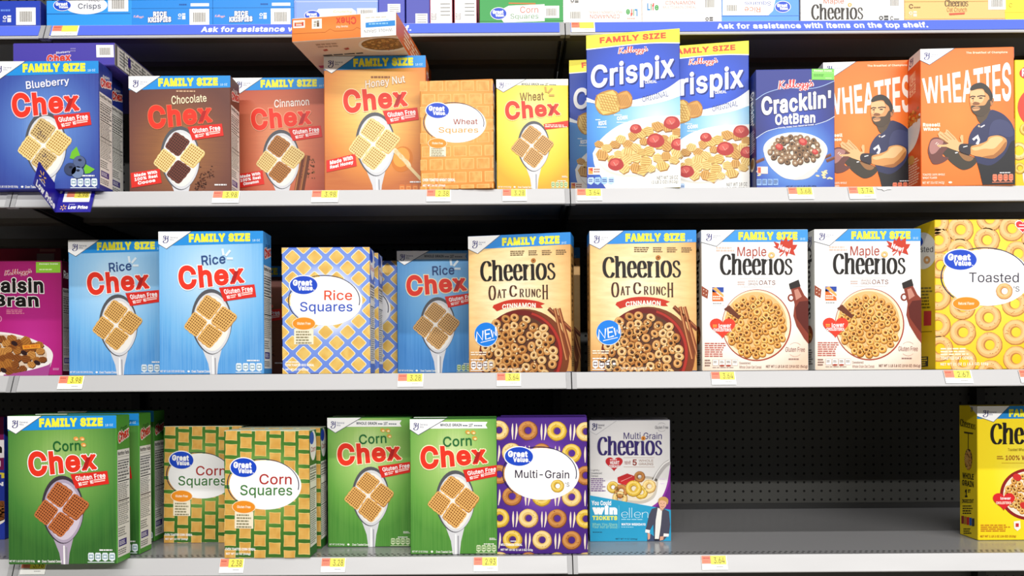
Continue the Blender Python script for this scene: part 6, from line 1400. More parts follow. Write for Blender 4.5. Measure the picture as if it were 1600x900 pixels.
def honey_lying():
    A = Art([(145, 138), (1115, 110), (1112, 340), (145, 362)])
    A.to('flap_seam', 2); A.line([(145, 283), (455, 281), (500, 252), (545, 276), (715, 272), (750, 248), (790, 268)], 4, 'b8601a', 2)
    A.to('grain_label', 3); A.poly([(785, 120), (1116, 108), (1116, 342), (785, 350)], 'ffffff', 3); A.poly([(830, 208), (1106, 196), (1106, 250), (830, 257)], '1e86d6', 4); A.small(860, 210, 1080, 236, 1, '8ac4f0', 5, 4); A.small(830, 150, 1080, 172, 1, 'd0c8b8', 4, 3); A.small(920, 182, 1060, 194, 1, '9ac8f0', 4, 6); A.text('WHOLE GRAIN', [(1078, 302), (815, 306), (815, 278), (1078, 272)], '4a4a4a', 0.0, layer=4)
    A.to('brand_lettering', 3); A.text('Chex', [(745, 215), (558, 218), (556, 146), (742, 143)], 'd8402a', 0.02, layer=3); A.text('Honey Nut', [(665, 246), (556, 248), (556, 222), (665, 220)], 'fff0e0', 0.01, layer=3)
    A.to('education_label', 3); A.rect(160, 156, 268, 230, 'fbf4ea', 3); A.poly([(172, 176), (256, 172), (256, 212), (172, 214)], 'c8402e', 4); A.poly([(178, 176), (250, 174), (236, 190), (186, 192)], 'e8a070', 5); A.rect(186, 196, 240, 206, 'fbe8e0', 5)
    A.rect(332, 150, 424, 244, 'fbf4ea', 3); marks(A, 350, 168, 400, 226, '6a5a48')
    B = Art([(0, 0), (100, 0), (100, 136), (0, 136)], 'D')
    B.to('back_picture', 2)
    B.small(20, 6, 46, 16, 2, 'b89a84', 3, 3)
    for x in (24, 45): B.poly([(x - 2, 20), (x + 3, 18), (x + 3, 22), (x - 1, 23)], 'b8503a', 3)
    B.small(18, 30, 62, 34, 1, '3a3030', 3, 5)
    B.oval(84, 17, 25, 16, 'f2ece4', 2, 30); B.oval(84, 16, 22, 13, '8e6838', 3, 30)
    flakes(B, 84, 16, 20, 11, 40, 2.4, [('d9a860', '5a3a1c', 'a87a3c'), ('b07a40', '4a2e14', '8a5a28')], 4, 4, 4)
    B.rect(4, 54, 40, 60, 'c83a4a', 3); B.small(6, 66, 90, 120, 9, 'b89a84', 3, 6)
    C = Art([(0, 0), (100, 0), (100, 20), (0, 20)], 'R'); C.to('side_text', 2); C.small(20, 3, 95, 17, 4, 'f0d0b0', 2, 3); R = random.Random(2)
    for i in range(50): C.oval(R.uniform(15, 90), R.uniform(9, 19), .9, .6, R.choice(['f0c890', '6a3a18', 'd8a060']), 3, 6)
    return [A, B, C]
def berry_lying():
    A = Art([(80, 268), (722, 266), (718, 412), (80, 412)])
    barcode(A, 602, 280, 712, 358); A.to('brand_lettering', 4); A.text('Chex', [(292, 342), (440, 332), (440, 380), (292, 392)], 'd8402a', 0.04, 'e8c8d8', layer=4, ow=.04); A.text('Blueberry', [(350, 322), (438, 314), (438, 330), (350, 338)], 'e8e4f4', 0.02, layer=4); A.small(440, 296, 482, 324, 2, '8a80c0', 4, 3)
    A.to('flap_seam', 2); A.rect(80, 404, 722, 408, '3a3078', 2)
    B = Art([(0, 0), (100, 0), (100, 20), (0, 20)], 'R'); B.to('nutrition_panel', 2); B.rect(3, 1.5, 82, 18.5, 'e4e0d8'); B.small(6, 3, 80, 17, 5, '8a8a86', 3, 4)
    for x in (12, 20, 40): B.rect(x, 2, x + .8, 18, '2a2a2a', 4)
    B.rect(18, 4, 22, 12, '3a2c80', 5)
    return [A, B]
def dark_raisin():
    A = Art([(0, 0), (100, 0), (100, 140), (0, 140)]); A.to('coupon_label', 2); A.rect(70, 1, 92, 4, 'b06a60', 2); A.rect(66, 6, 90, 16, '9a8a84', 2); A.to('brand_lettering', 3); A.text('Bran', (10, 30, 80, 60), 'e8e0dc', 0.05)
    return [A, side_panel('R', None, None, word='Raisin', panel='d8d2d0')]
def crunch_side():
    A = Art([(-200, 20), (35, 20), (38, 705), (-195, 708)])
    A.to('brand_lettering', 4); A.poly([(-200, 160), (36, 150), (36, 250), (-200, 270)], 'f0e8ec', 3); A.text('Raisin', [(-180, 175), (30, 170), (30, 225), (-180, 235)], '14100e', 0.05, layer=4); A.text('Bran', [(-150, 250), (26, 245), (26, 300), (-150, 305)], 'f0e8ec', 0.05, layer=4); A.text('Crunch', [(-160, 330), (40, 325), (40, 365), (-160, 370)], 'e8d23a', 0.05, layer=4); A.text('BRAN', (-40, 385, 34, 408), 'ffffff', .04, layer=4)
    A.to('field_print', 2); A.poly([(-210, 300), (50, 320), (50, 720), (-210, 720)], '2238a0', 2)
    A.to('bowl_picture', 4); A.oval(-40, 560, 90, 90, 'e8e0d4', 3, 30); flakes(A, -30, 540, 80, 70, 26, 20, [('b0702e', '5a3212', '8a5420'), ('8a4e20', '44240e', '6a3a16')], 4, 4, 7)
    return [A]
def post_box():
    A = Art([(1583, 90), (1723, 86), (1723, 300), (1583, 300)])
    A.to('maker_badge', 4); A.oval(1607, 109, 17, 11, 'c8302a', 4, 24, -.2); A.text('Post', [(1594, 104), (1618, 100), (1618, 113), (1594, 116)], 'ffffff', 0.04, layer=5)
    A.to('brand_lettering', 4); A.oval(1632, 165, 45, 38, 'd8402a', 4, 36); A.text('Honey', (1600, 148, 1664, 176), 'ffffff', 0.05, layer=5)
    A.to('cereal_picture', 4); big_ring(A, 1589, 235, 14, 9, RC['t'], 4, 2); big_ring(A, 1600, 200, 10, 4, RC['y'], 4, 4); A.oval(1604, 272, 10, 22, 'f4ead8', 4, 20); big_ring(A, 1590, 262, 9, 4, RC['y'], 4, 6)
    return [A]

RICE_BG = lambda: grad('rice_blue', [(0.0, 'd6ecfb'), (0.35, 'a4d3f6'), (0.75, '6db4ec'), (1.0, '4f9ade')], .48, .30, .72, .62, .35, (70, 2), gmix='9fd0f4')
CORN_BG = lambda: grad('corn_green', [(0.0, 'a9c878'), (0.35, '79ab52'), (0.75, '437f36'), (1.0, '2f6429')], .5, .30, .72, .62, .3, (60, 2), gmix='5c9440')
CORNS_BG = lambda: grad('corn_green_small', [(0.0, 'dcebb0'), (0.35, 'a3cb70'), (0.75, '65a544'), (1.0, '4a8c36')], .5, .26, .72, .62, .3, (60, 2), gmix='84b85a')
HONEY_BG = lambda: grad('honey_orange', [(0.0, 'fdeaa4'), (0.35, 'f9c468'), (0.75, 'e4903e'), (1.0, 'c46c36')], .5, .36, .66, .6, .3, (3, 60), gmix='d88a4a')
DESIGNS = {
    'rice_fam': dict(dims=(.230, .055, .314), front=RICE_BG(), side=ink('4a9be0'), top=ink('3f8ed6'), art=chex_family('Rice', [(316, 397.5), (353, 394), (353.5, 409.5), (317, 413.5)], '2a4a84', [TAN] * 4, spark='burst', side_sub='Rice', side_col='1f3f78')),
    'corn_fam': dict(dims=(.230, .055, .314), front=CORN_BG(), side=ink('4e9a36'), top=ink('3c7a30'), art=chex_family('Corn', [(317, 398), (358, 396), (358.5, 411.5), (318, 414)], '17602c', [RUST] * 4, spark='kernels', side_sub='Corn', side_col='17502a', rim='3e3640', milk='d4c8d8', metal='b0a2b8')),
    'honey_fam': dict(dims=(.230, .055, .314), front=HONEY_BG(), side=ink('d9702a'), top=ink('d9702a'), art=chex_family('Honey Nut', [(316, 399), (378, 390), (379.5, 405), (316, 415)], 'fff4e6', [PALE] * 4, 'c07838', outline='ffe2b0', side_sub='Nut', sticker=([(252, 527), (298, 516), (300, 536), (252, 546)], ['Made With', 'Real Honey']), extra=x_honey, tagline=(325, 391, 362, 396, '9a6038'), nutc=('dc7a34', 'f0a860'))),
    'choc_fam': dict(dims=(.230, .055, .275), front=grad('cocoa_brown', [(0.0, 'b98148'), (0.4, '94603c'), (0.8, '754638'), (1.0, '663c34')], .5, .62, .62, .6, .3, (3, 60), gmix='6a4034'), side=ink('6a3a2c'), top=ink('6a3a2c'), art=chex_family('Chocolate', [(318, 398), (373, 394.5), (374, 407), (318, 412)], 'f0e4c0', [COCOA, PALE, COCOA, PALE], None, outline='e2805a', ow=.012, dy=-9, ty=-6, sticker=([(251, 525), (297, 518), (300, 541), (252, 549)], ['Made With', '100% Real', 'Cocoa']), extra=x_cocoa, tagline=(326, 391, 363, 396, 'c8a080'), quad=[(251, 361), (412, 358.5), (410, 555), (248, 556)], bs=-27, nutc=None)),
    'cinn_fam': dict(dims=(.230, .055, .310), front=grad('cinnamon_red', [(0.0, 'eda878'), (0.4, 'd97c58'), (0.8, 'c05a40'), (1.0, 'a84a36')], .5, .5, .66, .6, .3, (3, 60), gmix='c0684c'), side=ink('a8442e'), top=ink('a8442e'), art=chex_family('Cinnamon', [(320, 398), (378, 394), (379, 407), (320, 412)], 'fff4ec', [SPICE, PALE, SPICE, PALE], None, outline='f0a888', ow=.018, sticker=([(255, 527), (298, 520), (301, 544), (256, 551)], ['Made With', '100% Real', 'Cinnamon']), extra=x_cinnamon, nutc=None)),
    'berry_fam': dict(dims=(.230, .055, .275), front=grad('berry_blue', [(0.0, '8fb6ea'), (0.35, '5d84cc'), (0.75, '3c55a8'), (1.0, '333f92')], .5, .5, .66, .62, .25, (60, 2), gmix='4a68b8'), side=ink('24348c'), top=ink('3a3a98'), art=chex_family('Blueberry', [(302, 396), (367, 389), (368, 402), (303, 411)], 'f0f0fa', [BERRY, PALE, BERRY, PALE], '6a74b0', dy=-12.5, ty=-5, extra=x_blueberry, outline='f8d8e0', side_sub=None, quad=[(251, 361), (412, 358.5), (410, 555), (248, 556)], bs=-27)),
    'rice_small': dict(dims=(.1917, .055, .298), front=grad('rice_blue_small', [(0.0, 'a8d0ee'), (0.35, '74b2e4'), (0.75, '4a90d0'), (1.0, '3a7ec4')], .5, .30, .72, .62, .35, (70, 2), gmix='74b2e8'), side=ink('3f8ed6'), top=ink('3f8ed6'), art=chex_small('Rice', [(1042, 140), (1172, 130), (1174, 188), (1044, 196)], '1f3f78', [('d8ac70', '6e461c', 'b07c46')] * 4, 'dcebf6', 'Rice', '1f3f78', ribbon='c4ccd2')),
    'corn_small': dict(dims=(.1917, .055, .298), front=CORNS_BG(), side=ink('4e9a36'), top=ink('3c7a30'), art=chex_small('Corn', [(1010, 145), (1162, 134), (1165, 190), (1012, 200)], '1e6a34', [('e8b468', '844a14', 'b87a38')] * 4, 'kernels', 'Corn', '17502a')),
    'wheat_small': dict(dims=(.157, .05, .2405), front=grad('wheat_yellow', [(0.0, 'fdf6a0'), (0.4, 'fbe75a'), (0.8, 'f4cb32'), (1.0, 'e8a824')], .5, .30, .72, .7), side=ink('f0c82a'), top=ink('f2d23a'), art=chex_small('Wheat', [(985, 140), (1140, 128), (1142, 185), (987, 196)], '8a6a2e', [('dcac6a', '6e4214', 'a87838')] * 4, 'c8a04a', 'Wheat', '8a5a1e', ribbon='fffbe8', word='full', claim=False, outline='fdf0a0')),
    'gv_rice': dict(dims=(.193, .055, .2766), front=grad('lattice_blue', [(0.0, 'ffffff'), (0.4, 'dfe6fa'), (0.62, '7e9ce6'), (1.0, '6a8ade')], .5, .43, .72, .5), side=ink('5a7cd8'), top=ink('3a5cc0'), art=gv_rice),
    'gv_corn': dict(dims=(.1865, .055, .2766), front=grad('basket_green', [(0.0, 'c8dca0'), (0.35, '7aa850'), (0.7, '467c2c'), (1.0, '3a6c24')], .5, .43, .72, .5), side=ink('2f6e2a'), top=ink('c8d0b8'), art=gv_corn),
    'gv_wheat': dict(dims=(.160, .05, .2365), front=grad('brick_orange', [(0.0, 'f8cc84'), (0.4, 'efa850'), (1.0, 'dd8c30')], .5, .4, .7, .6), side=ink('d0822a'), top=ink('d0822a'), art=gv_wheat),
    'gv_multi': dict(dims=(.199, .055, .300), front=grad('grain_purple', [(0.0, 'b89ad8'), (0.35, '7a4cb0'), (0.6, '532a92'), (1.0, '46217e')], .5, .43, .62, .5), side=ink('46217e'), top=ink('3c1c74'), art=gv_multi),
    'gv_toasted': dict(dims=(.235, .085, .327), front=grad('toasted_yellow', [(0.0, 'fff6b0'), (0.4, 'fbe04a'), (1.0, 'f6c81e')], .5, .4, .7, .6), side=ink('ecc81a'), top=ink('ecc81a'), art=gv_toasted),
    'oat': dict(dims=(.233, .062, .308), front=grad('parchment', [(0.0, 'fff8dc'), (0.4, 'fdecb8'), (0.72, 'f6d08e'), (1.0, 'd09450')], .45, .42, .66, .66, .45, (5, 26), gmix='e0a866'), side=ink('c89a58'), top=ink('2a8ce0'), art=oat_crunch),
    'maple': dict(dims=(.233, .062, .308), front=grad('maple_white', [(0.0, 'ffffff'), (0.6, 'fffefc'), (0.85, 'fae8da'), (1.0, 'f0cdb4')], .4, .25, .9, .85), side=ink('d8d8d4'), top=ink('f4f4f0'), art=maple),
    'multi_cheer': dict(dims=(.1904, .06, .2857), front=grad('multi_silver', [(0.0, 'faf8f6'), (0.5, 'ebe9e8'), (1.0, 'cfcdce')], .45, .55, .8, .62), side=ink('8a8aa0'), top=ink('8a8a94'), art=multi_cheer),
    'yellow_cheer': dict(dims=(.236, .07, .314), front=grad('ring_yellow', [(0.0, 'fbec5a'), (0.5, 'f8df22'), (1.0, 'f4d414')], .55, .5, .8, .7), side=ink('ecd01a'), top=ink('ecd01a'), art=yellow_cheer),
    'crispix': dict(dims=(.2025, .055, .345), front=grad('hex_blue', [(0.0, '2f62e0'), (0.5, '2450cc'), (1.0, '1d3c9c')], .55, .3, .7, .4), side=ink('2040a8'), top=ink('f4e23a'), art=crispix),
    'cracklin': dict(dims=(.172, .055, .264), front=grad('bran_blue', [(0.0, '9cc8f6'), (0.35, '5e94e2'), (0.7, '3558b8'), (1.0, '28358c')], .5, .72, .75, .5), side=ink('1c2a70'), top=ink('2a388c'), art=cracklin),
    'wheaties': dict(dims=(.1995, .06, .300), front=grad('athlete_orange', [(0.0, 'f98a34'), (0.6, 'f57a26'), (1.0, 'ef6c1e')], .4, .5, .8, .7), side=ink('e25a1c'), top=ink('f07a2a'), art=wheaties),
    'raisin': dict(dims=(.190, .06, .275), front=grad('raisin_magenta', [(0.0, 'c43094'), (0.5, 'b4207c'), (1.0, '98185f')], .6, .7, .8, .8), side=ink('5a1030'), top=ink('7a1848'), art=raisin),
    'dark_raisin': dict(dims=(.190, .06, .335), front=ink('8a1430'), side=ink('4a0c20'), top=ink('5a1028'), art=dark_raisin),
    'raisin_crunch': dict(dims=(.200, .06, .300), front=ink('7a1450'), side=ink('2238a0'), top=ink('5a1048'), art=crunch_side),
    'honeycomb': dict(dims=(.200, .06, .300), front=grad('comb_yellow', [(0.0, 'fbe93a'), (0.5, 'f8dc22'), (1.0, 'f2c418')], .4, .3, .8, .8), side=ink('f0c81a'), top=ink('f0c81a'), art=post_box),
    'honey_lying': dict(dims=(.232, .314, .0507), front=grad('flap_orange', [(0.0, 'ee8a3a'), (0.6, 'e87c2c'), (1.0, 'e27424')], .3, .5, .8, .8), side=ink('d9682a'), top=ink('ecd2bc'), art=honey_lying),
    'berry_lying': dict(dims=(.224, .300, .0505), front=ink('4a40a8'), side=ink('6a665e'), top=ink('4a40a8'), art=berry_lying),
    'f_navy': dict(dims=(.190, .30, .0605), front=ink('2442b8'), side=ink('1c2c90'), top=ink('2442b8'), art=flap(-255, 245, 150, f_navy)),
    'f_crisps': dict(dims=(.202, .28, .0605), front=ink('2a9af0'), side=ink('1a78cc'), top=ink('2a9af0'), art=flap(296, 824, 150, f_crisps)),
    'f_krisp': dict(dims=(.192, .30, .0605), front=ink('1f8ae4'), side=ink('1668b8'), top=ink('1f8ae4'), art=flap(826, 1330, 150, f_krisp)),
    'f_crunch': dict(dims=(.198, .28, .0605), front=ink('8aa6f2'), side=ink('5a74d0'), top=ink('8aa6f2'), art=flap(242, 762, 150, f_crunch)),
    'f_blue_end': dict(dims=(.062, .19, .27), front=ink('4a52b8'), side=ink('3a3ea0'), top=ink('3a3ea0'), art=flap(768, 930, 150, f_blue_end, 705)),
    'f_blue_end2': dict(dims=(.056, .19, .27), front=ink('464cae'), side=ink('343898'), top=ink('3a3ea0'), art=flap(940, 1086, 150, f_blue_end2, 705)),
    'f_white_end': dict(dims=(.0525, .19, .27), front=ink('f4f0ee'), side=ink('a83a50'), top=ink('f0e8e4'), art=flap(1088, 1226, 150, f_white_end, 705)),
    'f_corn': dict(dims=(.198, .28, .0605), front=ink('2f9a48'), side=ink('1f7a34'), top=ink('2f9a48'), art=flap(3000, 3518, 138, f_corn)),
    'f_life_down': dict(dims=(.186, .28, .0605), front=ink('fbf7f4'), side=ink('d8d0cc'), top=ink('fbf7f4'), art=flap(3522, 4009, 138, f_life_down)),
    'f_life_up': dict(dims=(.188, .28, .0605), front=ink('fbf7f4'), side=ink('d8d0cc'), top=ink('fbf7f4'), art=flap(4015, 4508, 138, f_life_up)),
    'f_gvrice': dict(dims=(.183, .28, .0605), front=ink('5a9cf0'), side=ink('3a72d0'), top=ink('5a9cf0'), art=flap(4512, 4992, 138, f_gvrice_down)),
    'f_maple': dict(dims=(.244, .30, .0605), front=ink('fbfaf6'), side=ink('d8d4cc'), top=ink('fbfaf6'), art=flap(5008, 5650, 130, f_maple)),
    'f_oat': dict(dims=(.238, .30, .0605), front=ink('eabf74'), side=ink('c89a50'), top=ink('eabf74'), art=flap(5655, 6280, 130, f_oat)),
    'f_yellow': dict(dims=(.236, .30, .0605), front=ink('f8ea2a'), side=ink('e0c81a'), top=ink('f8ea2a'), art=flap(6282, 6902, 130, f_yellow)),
}

# ------------------------------------------------------------------ the shelving
M_PEG = perforated('pegboard_paint', '3e3e3b', 0.45, 0.0254, 0.0254, 0.0036, (0, 2), spec=0.4)
M_DECK = perforated('shelf_deck_paint', '8c8c8e', 0.20, 0.0127, 0.011, 0.0032, (0, 1), band=(0.012, 0.034), stagger=True, spec=0.5)
M_LIP = paint('shelf_lip_paint', 'bebec0', 0.34, 0.0, 0.5, 0.08)
M_UNDER = paint('shelf_underside_paint', '5a544e', 0.45)
M_CAP = paint('grey_plastic', 'a4a4a6', 0.4)
M_DARK = paint('dark_steel', '161616', 0.5)
M_BLUE = paint('blue_strip_plastic', '5c74ea', 0.25)
M_FLOOR = paint('vinyl_floor', 'b8b2a6', 0.3)
wall = MB().box(-2.6, 0.553, 0.0, 2.9, 0.575, 2.45).build('wall_back', M_PEG); tag(wall, 'dark perforated back panel behind the shelves', 'wall', kind='structure')
fl = MB().box(-3.2, -3.4, -0.02, 3.4, 0.6, 0.0).build('floor', M_FLOOR); tag(fl, 'pale store floor in front of the shelves', 'floor', kind='structure')
JX = [-2.300, -1.083, 0.129, 1.348, 2.567]  # the last bay, mostly out of view, is added to block side light
for i, x in enumerate(JX):
    t = MB().box(x - 0.012, 0.520, 0.0, x + 0.012, 0.556, 2.45, bev=0.002).build('trim_%d' % (i + 1), M_DARK); tag(t, 'dark slotted upright post of the shelving', 'upright', kind='structure')
LEVELS = {'A': ('top shelf with the blue strip', 0.120, 'topmost level'), 'B': ('second level', 0.0, 'second level from the top'), 'C': ('third level', 0.0, 'third level from the top'), 'D': ('lowest level', 0.0, 'lowest level')}
BAY = ['beside the dark raisin bran boxes at the bay end', 'in the middle bay under the square cereal boxes', 'in the bay with the empty pegboard gap']
LIPH, LIPO = 0.034, 0.013
LIPT = math.atan2(LIPO, LIPH)
SHELF_LABEL = {
    ('A', 3): 'added top shelf of the next bay beyond the yellow box', ('B', 3): 'added shelf of the next bay past the uncovered athlete box', ('C', 3): 'added shelf of the next bay past the yellow toasted rings box', ('D', 3): 'added shelf of the next bay past the bright yellow ring cereal box',
    ('A', 0): 'short visible end of the blue-stripped top shelf below the navy box', ('A', 1): 'blue-stripped top shelf whose notice is half hidden by the orange box', ('A', 2): 'blue-stripped top shelf under the white boxes, its whole notice readable',
    ('B', 0): 'end of a grey shelf cut off beside the blue price flag', ('B', 1): 'grey shelf carrying the brown and orange square cereal boxes', ('B', 2): 'grey shelf carrying the orange athlete boxes and blue hexagon cereal boxes',
    ('C', 0): 'end of a grey shelf under the magenta raisin bran box', ('C', 1): 'grey shelf carrying the pale blue rice boxes', ('C', 2): 'grey shelf carrying the white maple ring boxes',
    ('D', 0): 'end of a grey shelf beside the large green corn box', ('D', 1): 'grey shelf carrying the green corn boxes and the purple box', ('D', 2): 'mostly empty grey shelf in front of the bare pegboard',
}
for lv, (nm, yf, _d) in LEVELS.items():
    z = SHELF[lv]
    for b in range(4):
        x0, x1 = JX[b] + 0.0012, JX[b + 1] - 0.0012
        r = empty('gondola_shelf', ((x0 + x1) / 2, yf, z)); tag(r, SHELF_LABEL[(lv, b)], 'shelf', 'grey gondola shelves')
        w = (x1 - x0) / 2; dep = 0.551 - yf
        MB().box(-w, 0.004, -0.004, w, dep, 0.0).build('deck', M_DECK, r)
        u = MB()
        u.box(-w + .002, 0.010, -0.030, w - .002, 0.030, -0.0042); u.box(-w + .002, dep * .45, -0.016, w - .002, dep * .52, -0.0042); u.box(-w + .002, dep - .03, -0.026, w - .002, dep, -0.0042)
        u.build('stiffener', M_UNDER, r)
        MB().box(-w + .002, dep - .006, 0.0, w - .002, dep - .001, 0.016).build('rear_dark_strip', M_DARK, r)  # added dark strip, stands in for the dark band along the deck's back
        MB().prism([(0.0, 0.0), (-LIPO, -LIPH), (-LIPO + .001, -LIPH - .002), (-LIPO + .004, -LIPH - .002), (0.009, -.006), (0.006, 0.0)], -w, w).build('price_rail', M_LIP, r)
        for s in (-1, 1):
            MB().prism([(-.0025, -.0006), (-LIPO - .002, -LIPH - .002), (0.0, -LIPH - .003), (0.008, -.004), (.006, -.0006)], s * w - (0.010 if s > 0 else 0), s * w + (0.010 if s < 0 else 0)).build('end_cap', M_CAP, r)
            MB().prism([(dep - .002, -.0045), (0.04, -.0045), (0.04, -.018), (dep - .08, -.050), (dep - .002, -.054)], s * (w - .006) - .002, s * (w - .006) + .002).build('bracket', M_DARK, r)
        if lv == 'A':
            o = MB(); 
            o.box(-w + .012, -0.0006, -LIPH + .003, w - .012, 0.0, -.002); st = o.build('notice_strip', M_BLUE, r)
            st.location = (0, -0.0008, 0.0003); st.rotation_euler = (-LIPT, 0, 0)
            spans = {0: None, 1: (315, 643, 41.5, 54.5), 2: (1120, 1449, 37, 51), 3: None}[b]
            if spans:
                d = D0 + yf - .006
                ux0, uy0 = unroll(spans[0], 48); ux1, _ = unroll(spans[1], 48)
                X0, X1 = (ux0 - 800) * d / F - r.location.x, (ux1 - 800) * d / F - r.location.x
                A = Art([(-w, 0), (w, 0), (w, -LIPH), (-w, -LIPH)]); A.to('notice_lettering', 3)
                A.text('Ask for assistance with items on the top shelf.', [(X0, -.008), (X1, -.008), (X1, -.029), (X0, -.029)], 'f2f4ff', 0.035)
                part, layer, mat, uv, tri = A.items[0]
                V = [(-w + u * 2 * w, -0.0012, -v * LIPH) for u, v in uv]
                t = mesh_obj('notice_lettering', V, [tuple(q) for q in tri], [mat], None, st)

# ------------------------------------------------------------------ paper price tags on the rails
def lip_point(px, lv, down, out=0.0):
    yf = LEVELS[lv][1]; d = D0 + yf - LIPO * down / LIPH
    py = HY - (SHELF[lv] - down - CAMZ) * F / d
    ux, _ = unroll(px, py)
    n = (-math.cos(LIPT), math.sin(LIPT))
    return Vector(((ux - 800) * d / F, yf - LIPO * down / LIPH + n[0] * out, SHELF[lv] - down + n[1] * out))
def price_tag(x0, x1, lv, price, label, top=0.002, hh=0.030, colours=True, low=False):
    p = lip_point((x0 + x1) / 2, lv, top, 0.0016)
    w = (x1 - x0) * (D0 + LEVELS[lv][1] - .006) / F
    r = empty('price_tag', p, (-LIPT, 0, 0)); tag(r, label, 'price tag', 'price tags on the shelf rails')
    MB().box(-w / 2, -.0003, -hh, w / 2, .0003, 0).build('paper', ink('fbfbf8', .5), r)
    A = Art([(0, 0), (100, 0), (100, 75), (0, 75)]); A.to('price_print', 1)
    A.rect(1, 0, 36, 42, 'f59a7a' if not colours else 'f0876a', 1); A.rect(36, 0, 96, 46, 'f8e85a', 1)
    A.small(5, 6, 33, 20, 1, 'c85a4a', 2, len(label)); A.small(8, 24, 30, 34, 1, 'd87a68', 2, 4)
    if price: A.text(price, (48, 8, 90, 40), '4a4620', 0.0, layer=2)
    A.small(56, 56, 84, 62, 1, '9a9a98', 2, 5)
    V, Fc, mi, ms = [], [], [], []
    for part, layer, mat, uv, tri in A.items:
        if mat not in ms: ms.append(mat)
        k = len(V); V += [(-w / 2 + u * w, -.0003 - layer * .0001, -v * hh) for u, v in uv]; Fc += [tuple(k + i for i in t) for t in tri]; mi += [ms.index(mat)] * len(tri)
    mesh_obj('price_print', V, Fc, ms, mi, r)
    return r
for a in (
    (334, 376, 'B', '3.98', 'price tag reading 3.98 below the cinnamon box'), (488, 530, 'B', '3.98', 'price tag reading 3.98 below the honey nut box'), (667, 705, 'B', '2.38', 'price tag reading 2.38 below the orange wheat squares box'),
    (785, 823, 'B', '3.28', 'price tag reading 3.28 below the yellow wheat box'), (901, 940, 'B', '3.64', 'price tag reading 3.64 below the blue hexagon cereal boxes'), (1230, 1269, 'B', '3.68', 'price tag reading 3.68 below the oat bran box'), (1324, 1365, 'B', '3.74', 'price tag reading 3.74 below the orange athlete boxes'),
    (94, 133, 'C', '3.98', 'price tag reading 3.98 below the pale blue family rice boxes'), (622, 662, 'C', '3.28', 'price tag reading 3.28 below the small blue rice box'), (776, 814, 'C', '3.64', 'price tag reading 3.64 below the first oat crunch box'), (1110, 1148, 'C', '3.64', 'price tag reading 3.64 below the first white maple box'), (1473, 1516, 'C', '2.67', 'price tag reading 2.67 below the yellow toasted rings box'), (1590, 1630, 'C', '', 'price tag cut off by the picture edge below the toasted rings box'),
    (36, 75, 'D', '3.98', 'price tag half hidden under the large green corn box'), (345, 383, 'D', '2.38', 'price tag reading 2.38 below the green corn squares boxes'), (503, 541, 'D', '3.28', 'price tag reading 3.28 below the small green corn box'), (740, 778, 'D', '2.93', 'price tag reading 2.93 below the purple multigrain box'), (1095, 1135, 'D', '3.64', 'price tag reading 3.64 on the empty stretch of the lowest rail'),
    (84, 125, 'A', '', 'blank orange and yellow tag on the blue strip below the sky blue box'), (892, 929, 'A', '', 'blank orange and yellow tag on the blue strip below the white cinnamon boxes'),
): price_tag(*a)

# the torn paper stub on the rail
p = lip_point(1381, 'B', 0.002, 0.0014)
stub = MB(); stub.v = [(-.0155, -.0004, -.0005), (.012, -.0004, 0), (.0155, -.0005, -.006), (.004, -.0005, -.007), (-.002, -.0006, -.0095), (-.006, -.0005, -.006), (-.0155, -.0005, -.005)]
stub.v += [(x, 0.0003, z) for x, y, z in stub.v]; stub.f = [tuple(range(7))[::-1], tuple(range(7, 14))] + [(i, (i + 1) % 7, 7 + (i + 1) % 7, 7 + i) for i in range(7)]; stub.m = [0] * 9
so = stub.build('paper_stub', ink('f4f4f2', .5)); so.location = p; so.rotation_euler = (-LIPT, 0, 0); tag(so, 'torn white paper stub stuck on the rail below the athlete boxes', 'paper')

# ------------------------------------------------------------------ blue price flag: a panel on the rail and a fin standing out from it
n_out = Vector((0, -math.cos(LIPT), math.sin(LIPT)))
d_dn = Vector((0, -math.sin(LIPT), -math.cos(LIPT)))
P0 = lip_point(96, 'B', 0.0, 0.0025)
fr = empty('price_flag', P0); tag(fr, 'blue low price flag with a folded-out fin on the rail by the blueberry box', 'sign')
M_FLAG = paint('flag_blue', '1c1496', 0.3)
def slabq(o, ex, ey, en, w, h, t, name, parent, mat):
    v = []
    for k in (0, 1):
        for (a, b) in ((0, 0), (w, 0), (w, h), (0, h)): v.append(tuple(o + ex * a + ey * b + en * (t * k)))
    return mesh_obj(name, v, [(0, 3, 2, 1), (4, 5, 6, 7), (0, 1, 5, 4), (1, 2, 6, 5), (2, 3, 7, 6), (3, 0, 4, 7)], [mat], None, parent)
def plate_print(A, o, ex, ey, en, w, h, name, parent, off):
    V, Fc, mi, ms = [], [], [], []
    for part, layer, mat, uv, tri in A.items:
        if mat not in ms: ms.append(mat)
        k = len(V); V += [tuple(o + ex * (u * w) + ey * (v_ * h) + en * (off + layer * .00012)) for u, v_ in uv]; Fc += [tuple(k + i for i in t) for t in tri]; mi += [ms.index(mat)] * len(tri)
    return mesh_obj(name, V, Fc, ms, mi, parent)
EX = Vector((1, 0, 0)); Z0 = Vector((0, 0, 0))
pw, ph = 0.0755, 0.054
slabq(Z0, EX, d_dn, n_out, pw, ph, .0012, 'flag_panel', fr, M_FLAG)
def spark6(A, cx, cy, r, rx=1.0, col='f8c86a'):
    for k in range(6):
        a = math.pi / 2 + k * math.pi / 3; c, s_ = math.cos(a), math.sin(a)
        A.line([(cx + rx * r * .36 * c, cy - r * .36 * s_), (cx + rx * r * c, cy - r * s_)], r * .24, col, 2)
A = Art([(970, 505), (1510, 505), (1420, 850), (900, 860)])
A = Art([(0, 0), (100, 0), (100, 72), (0, 72)])
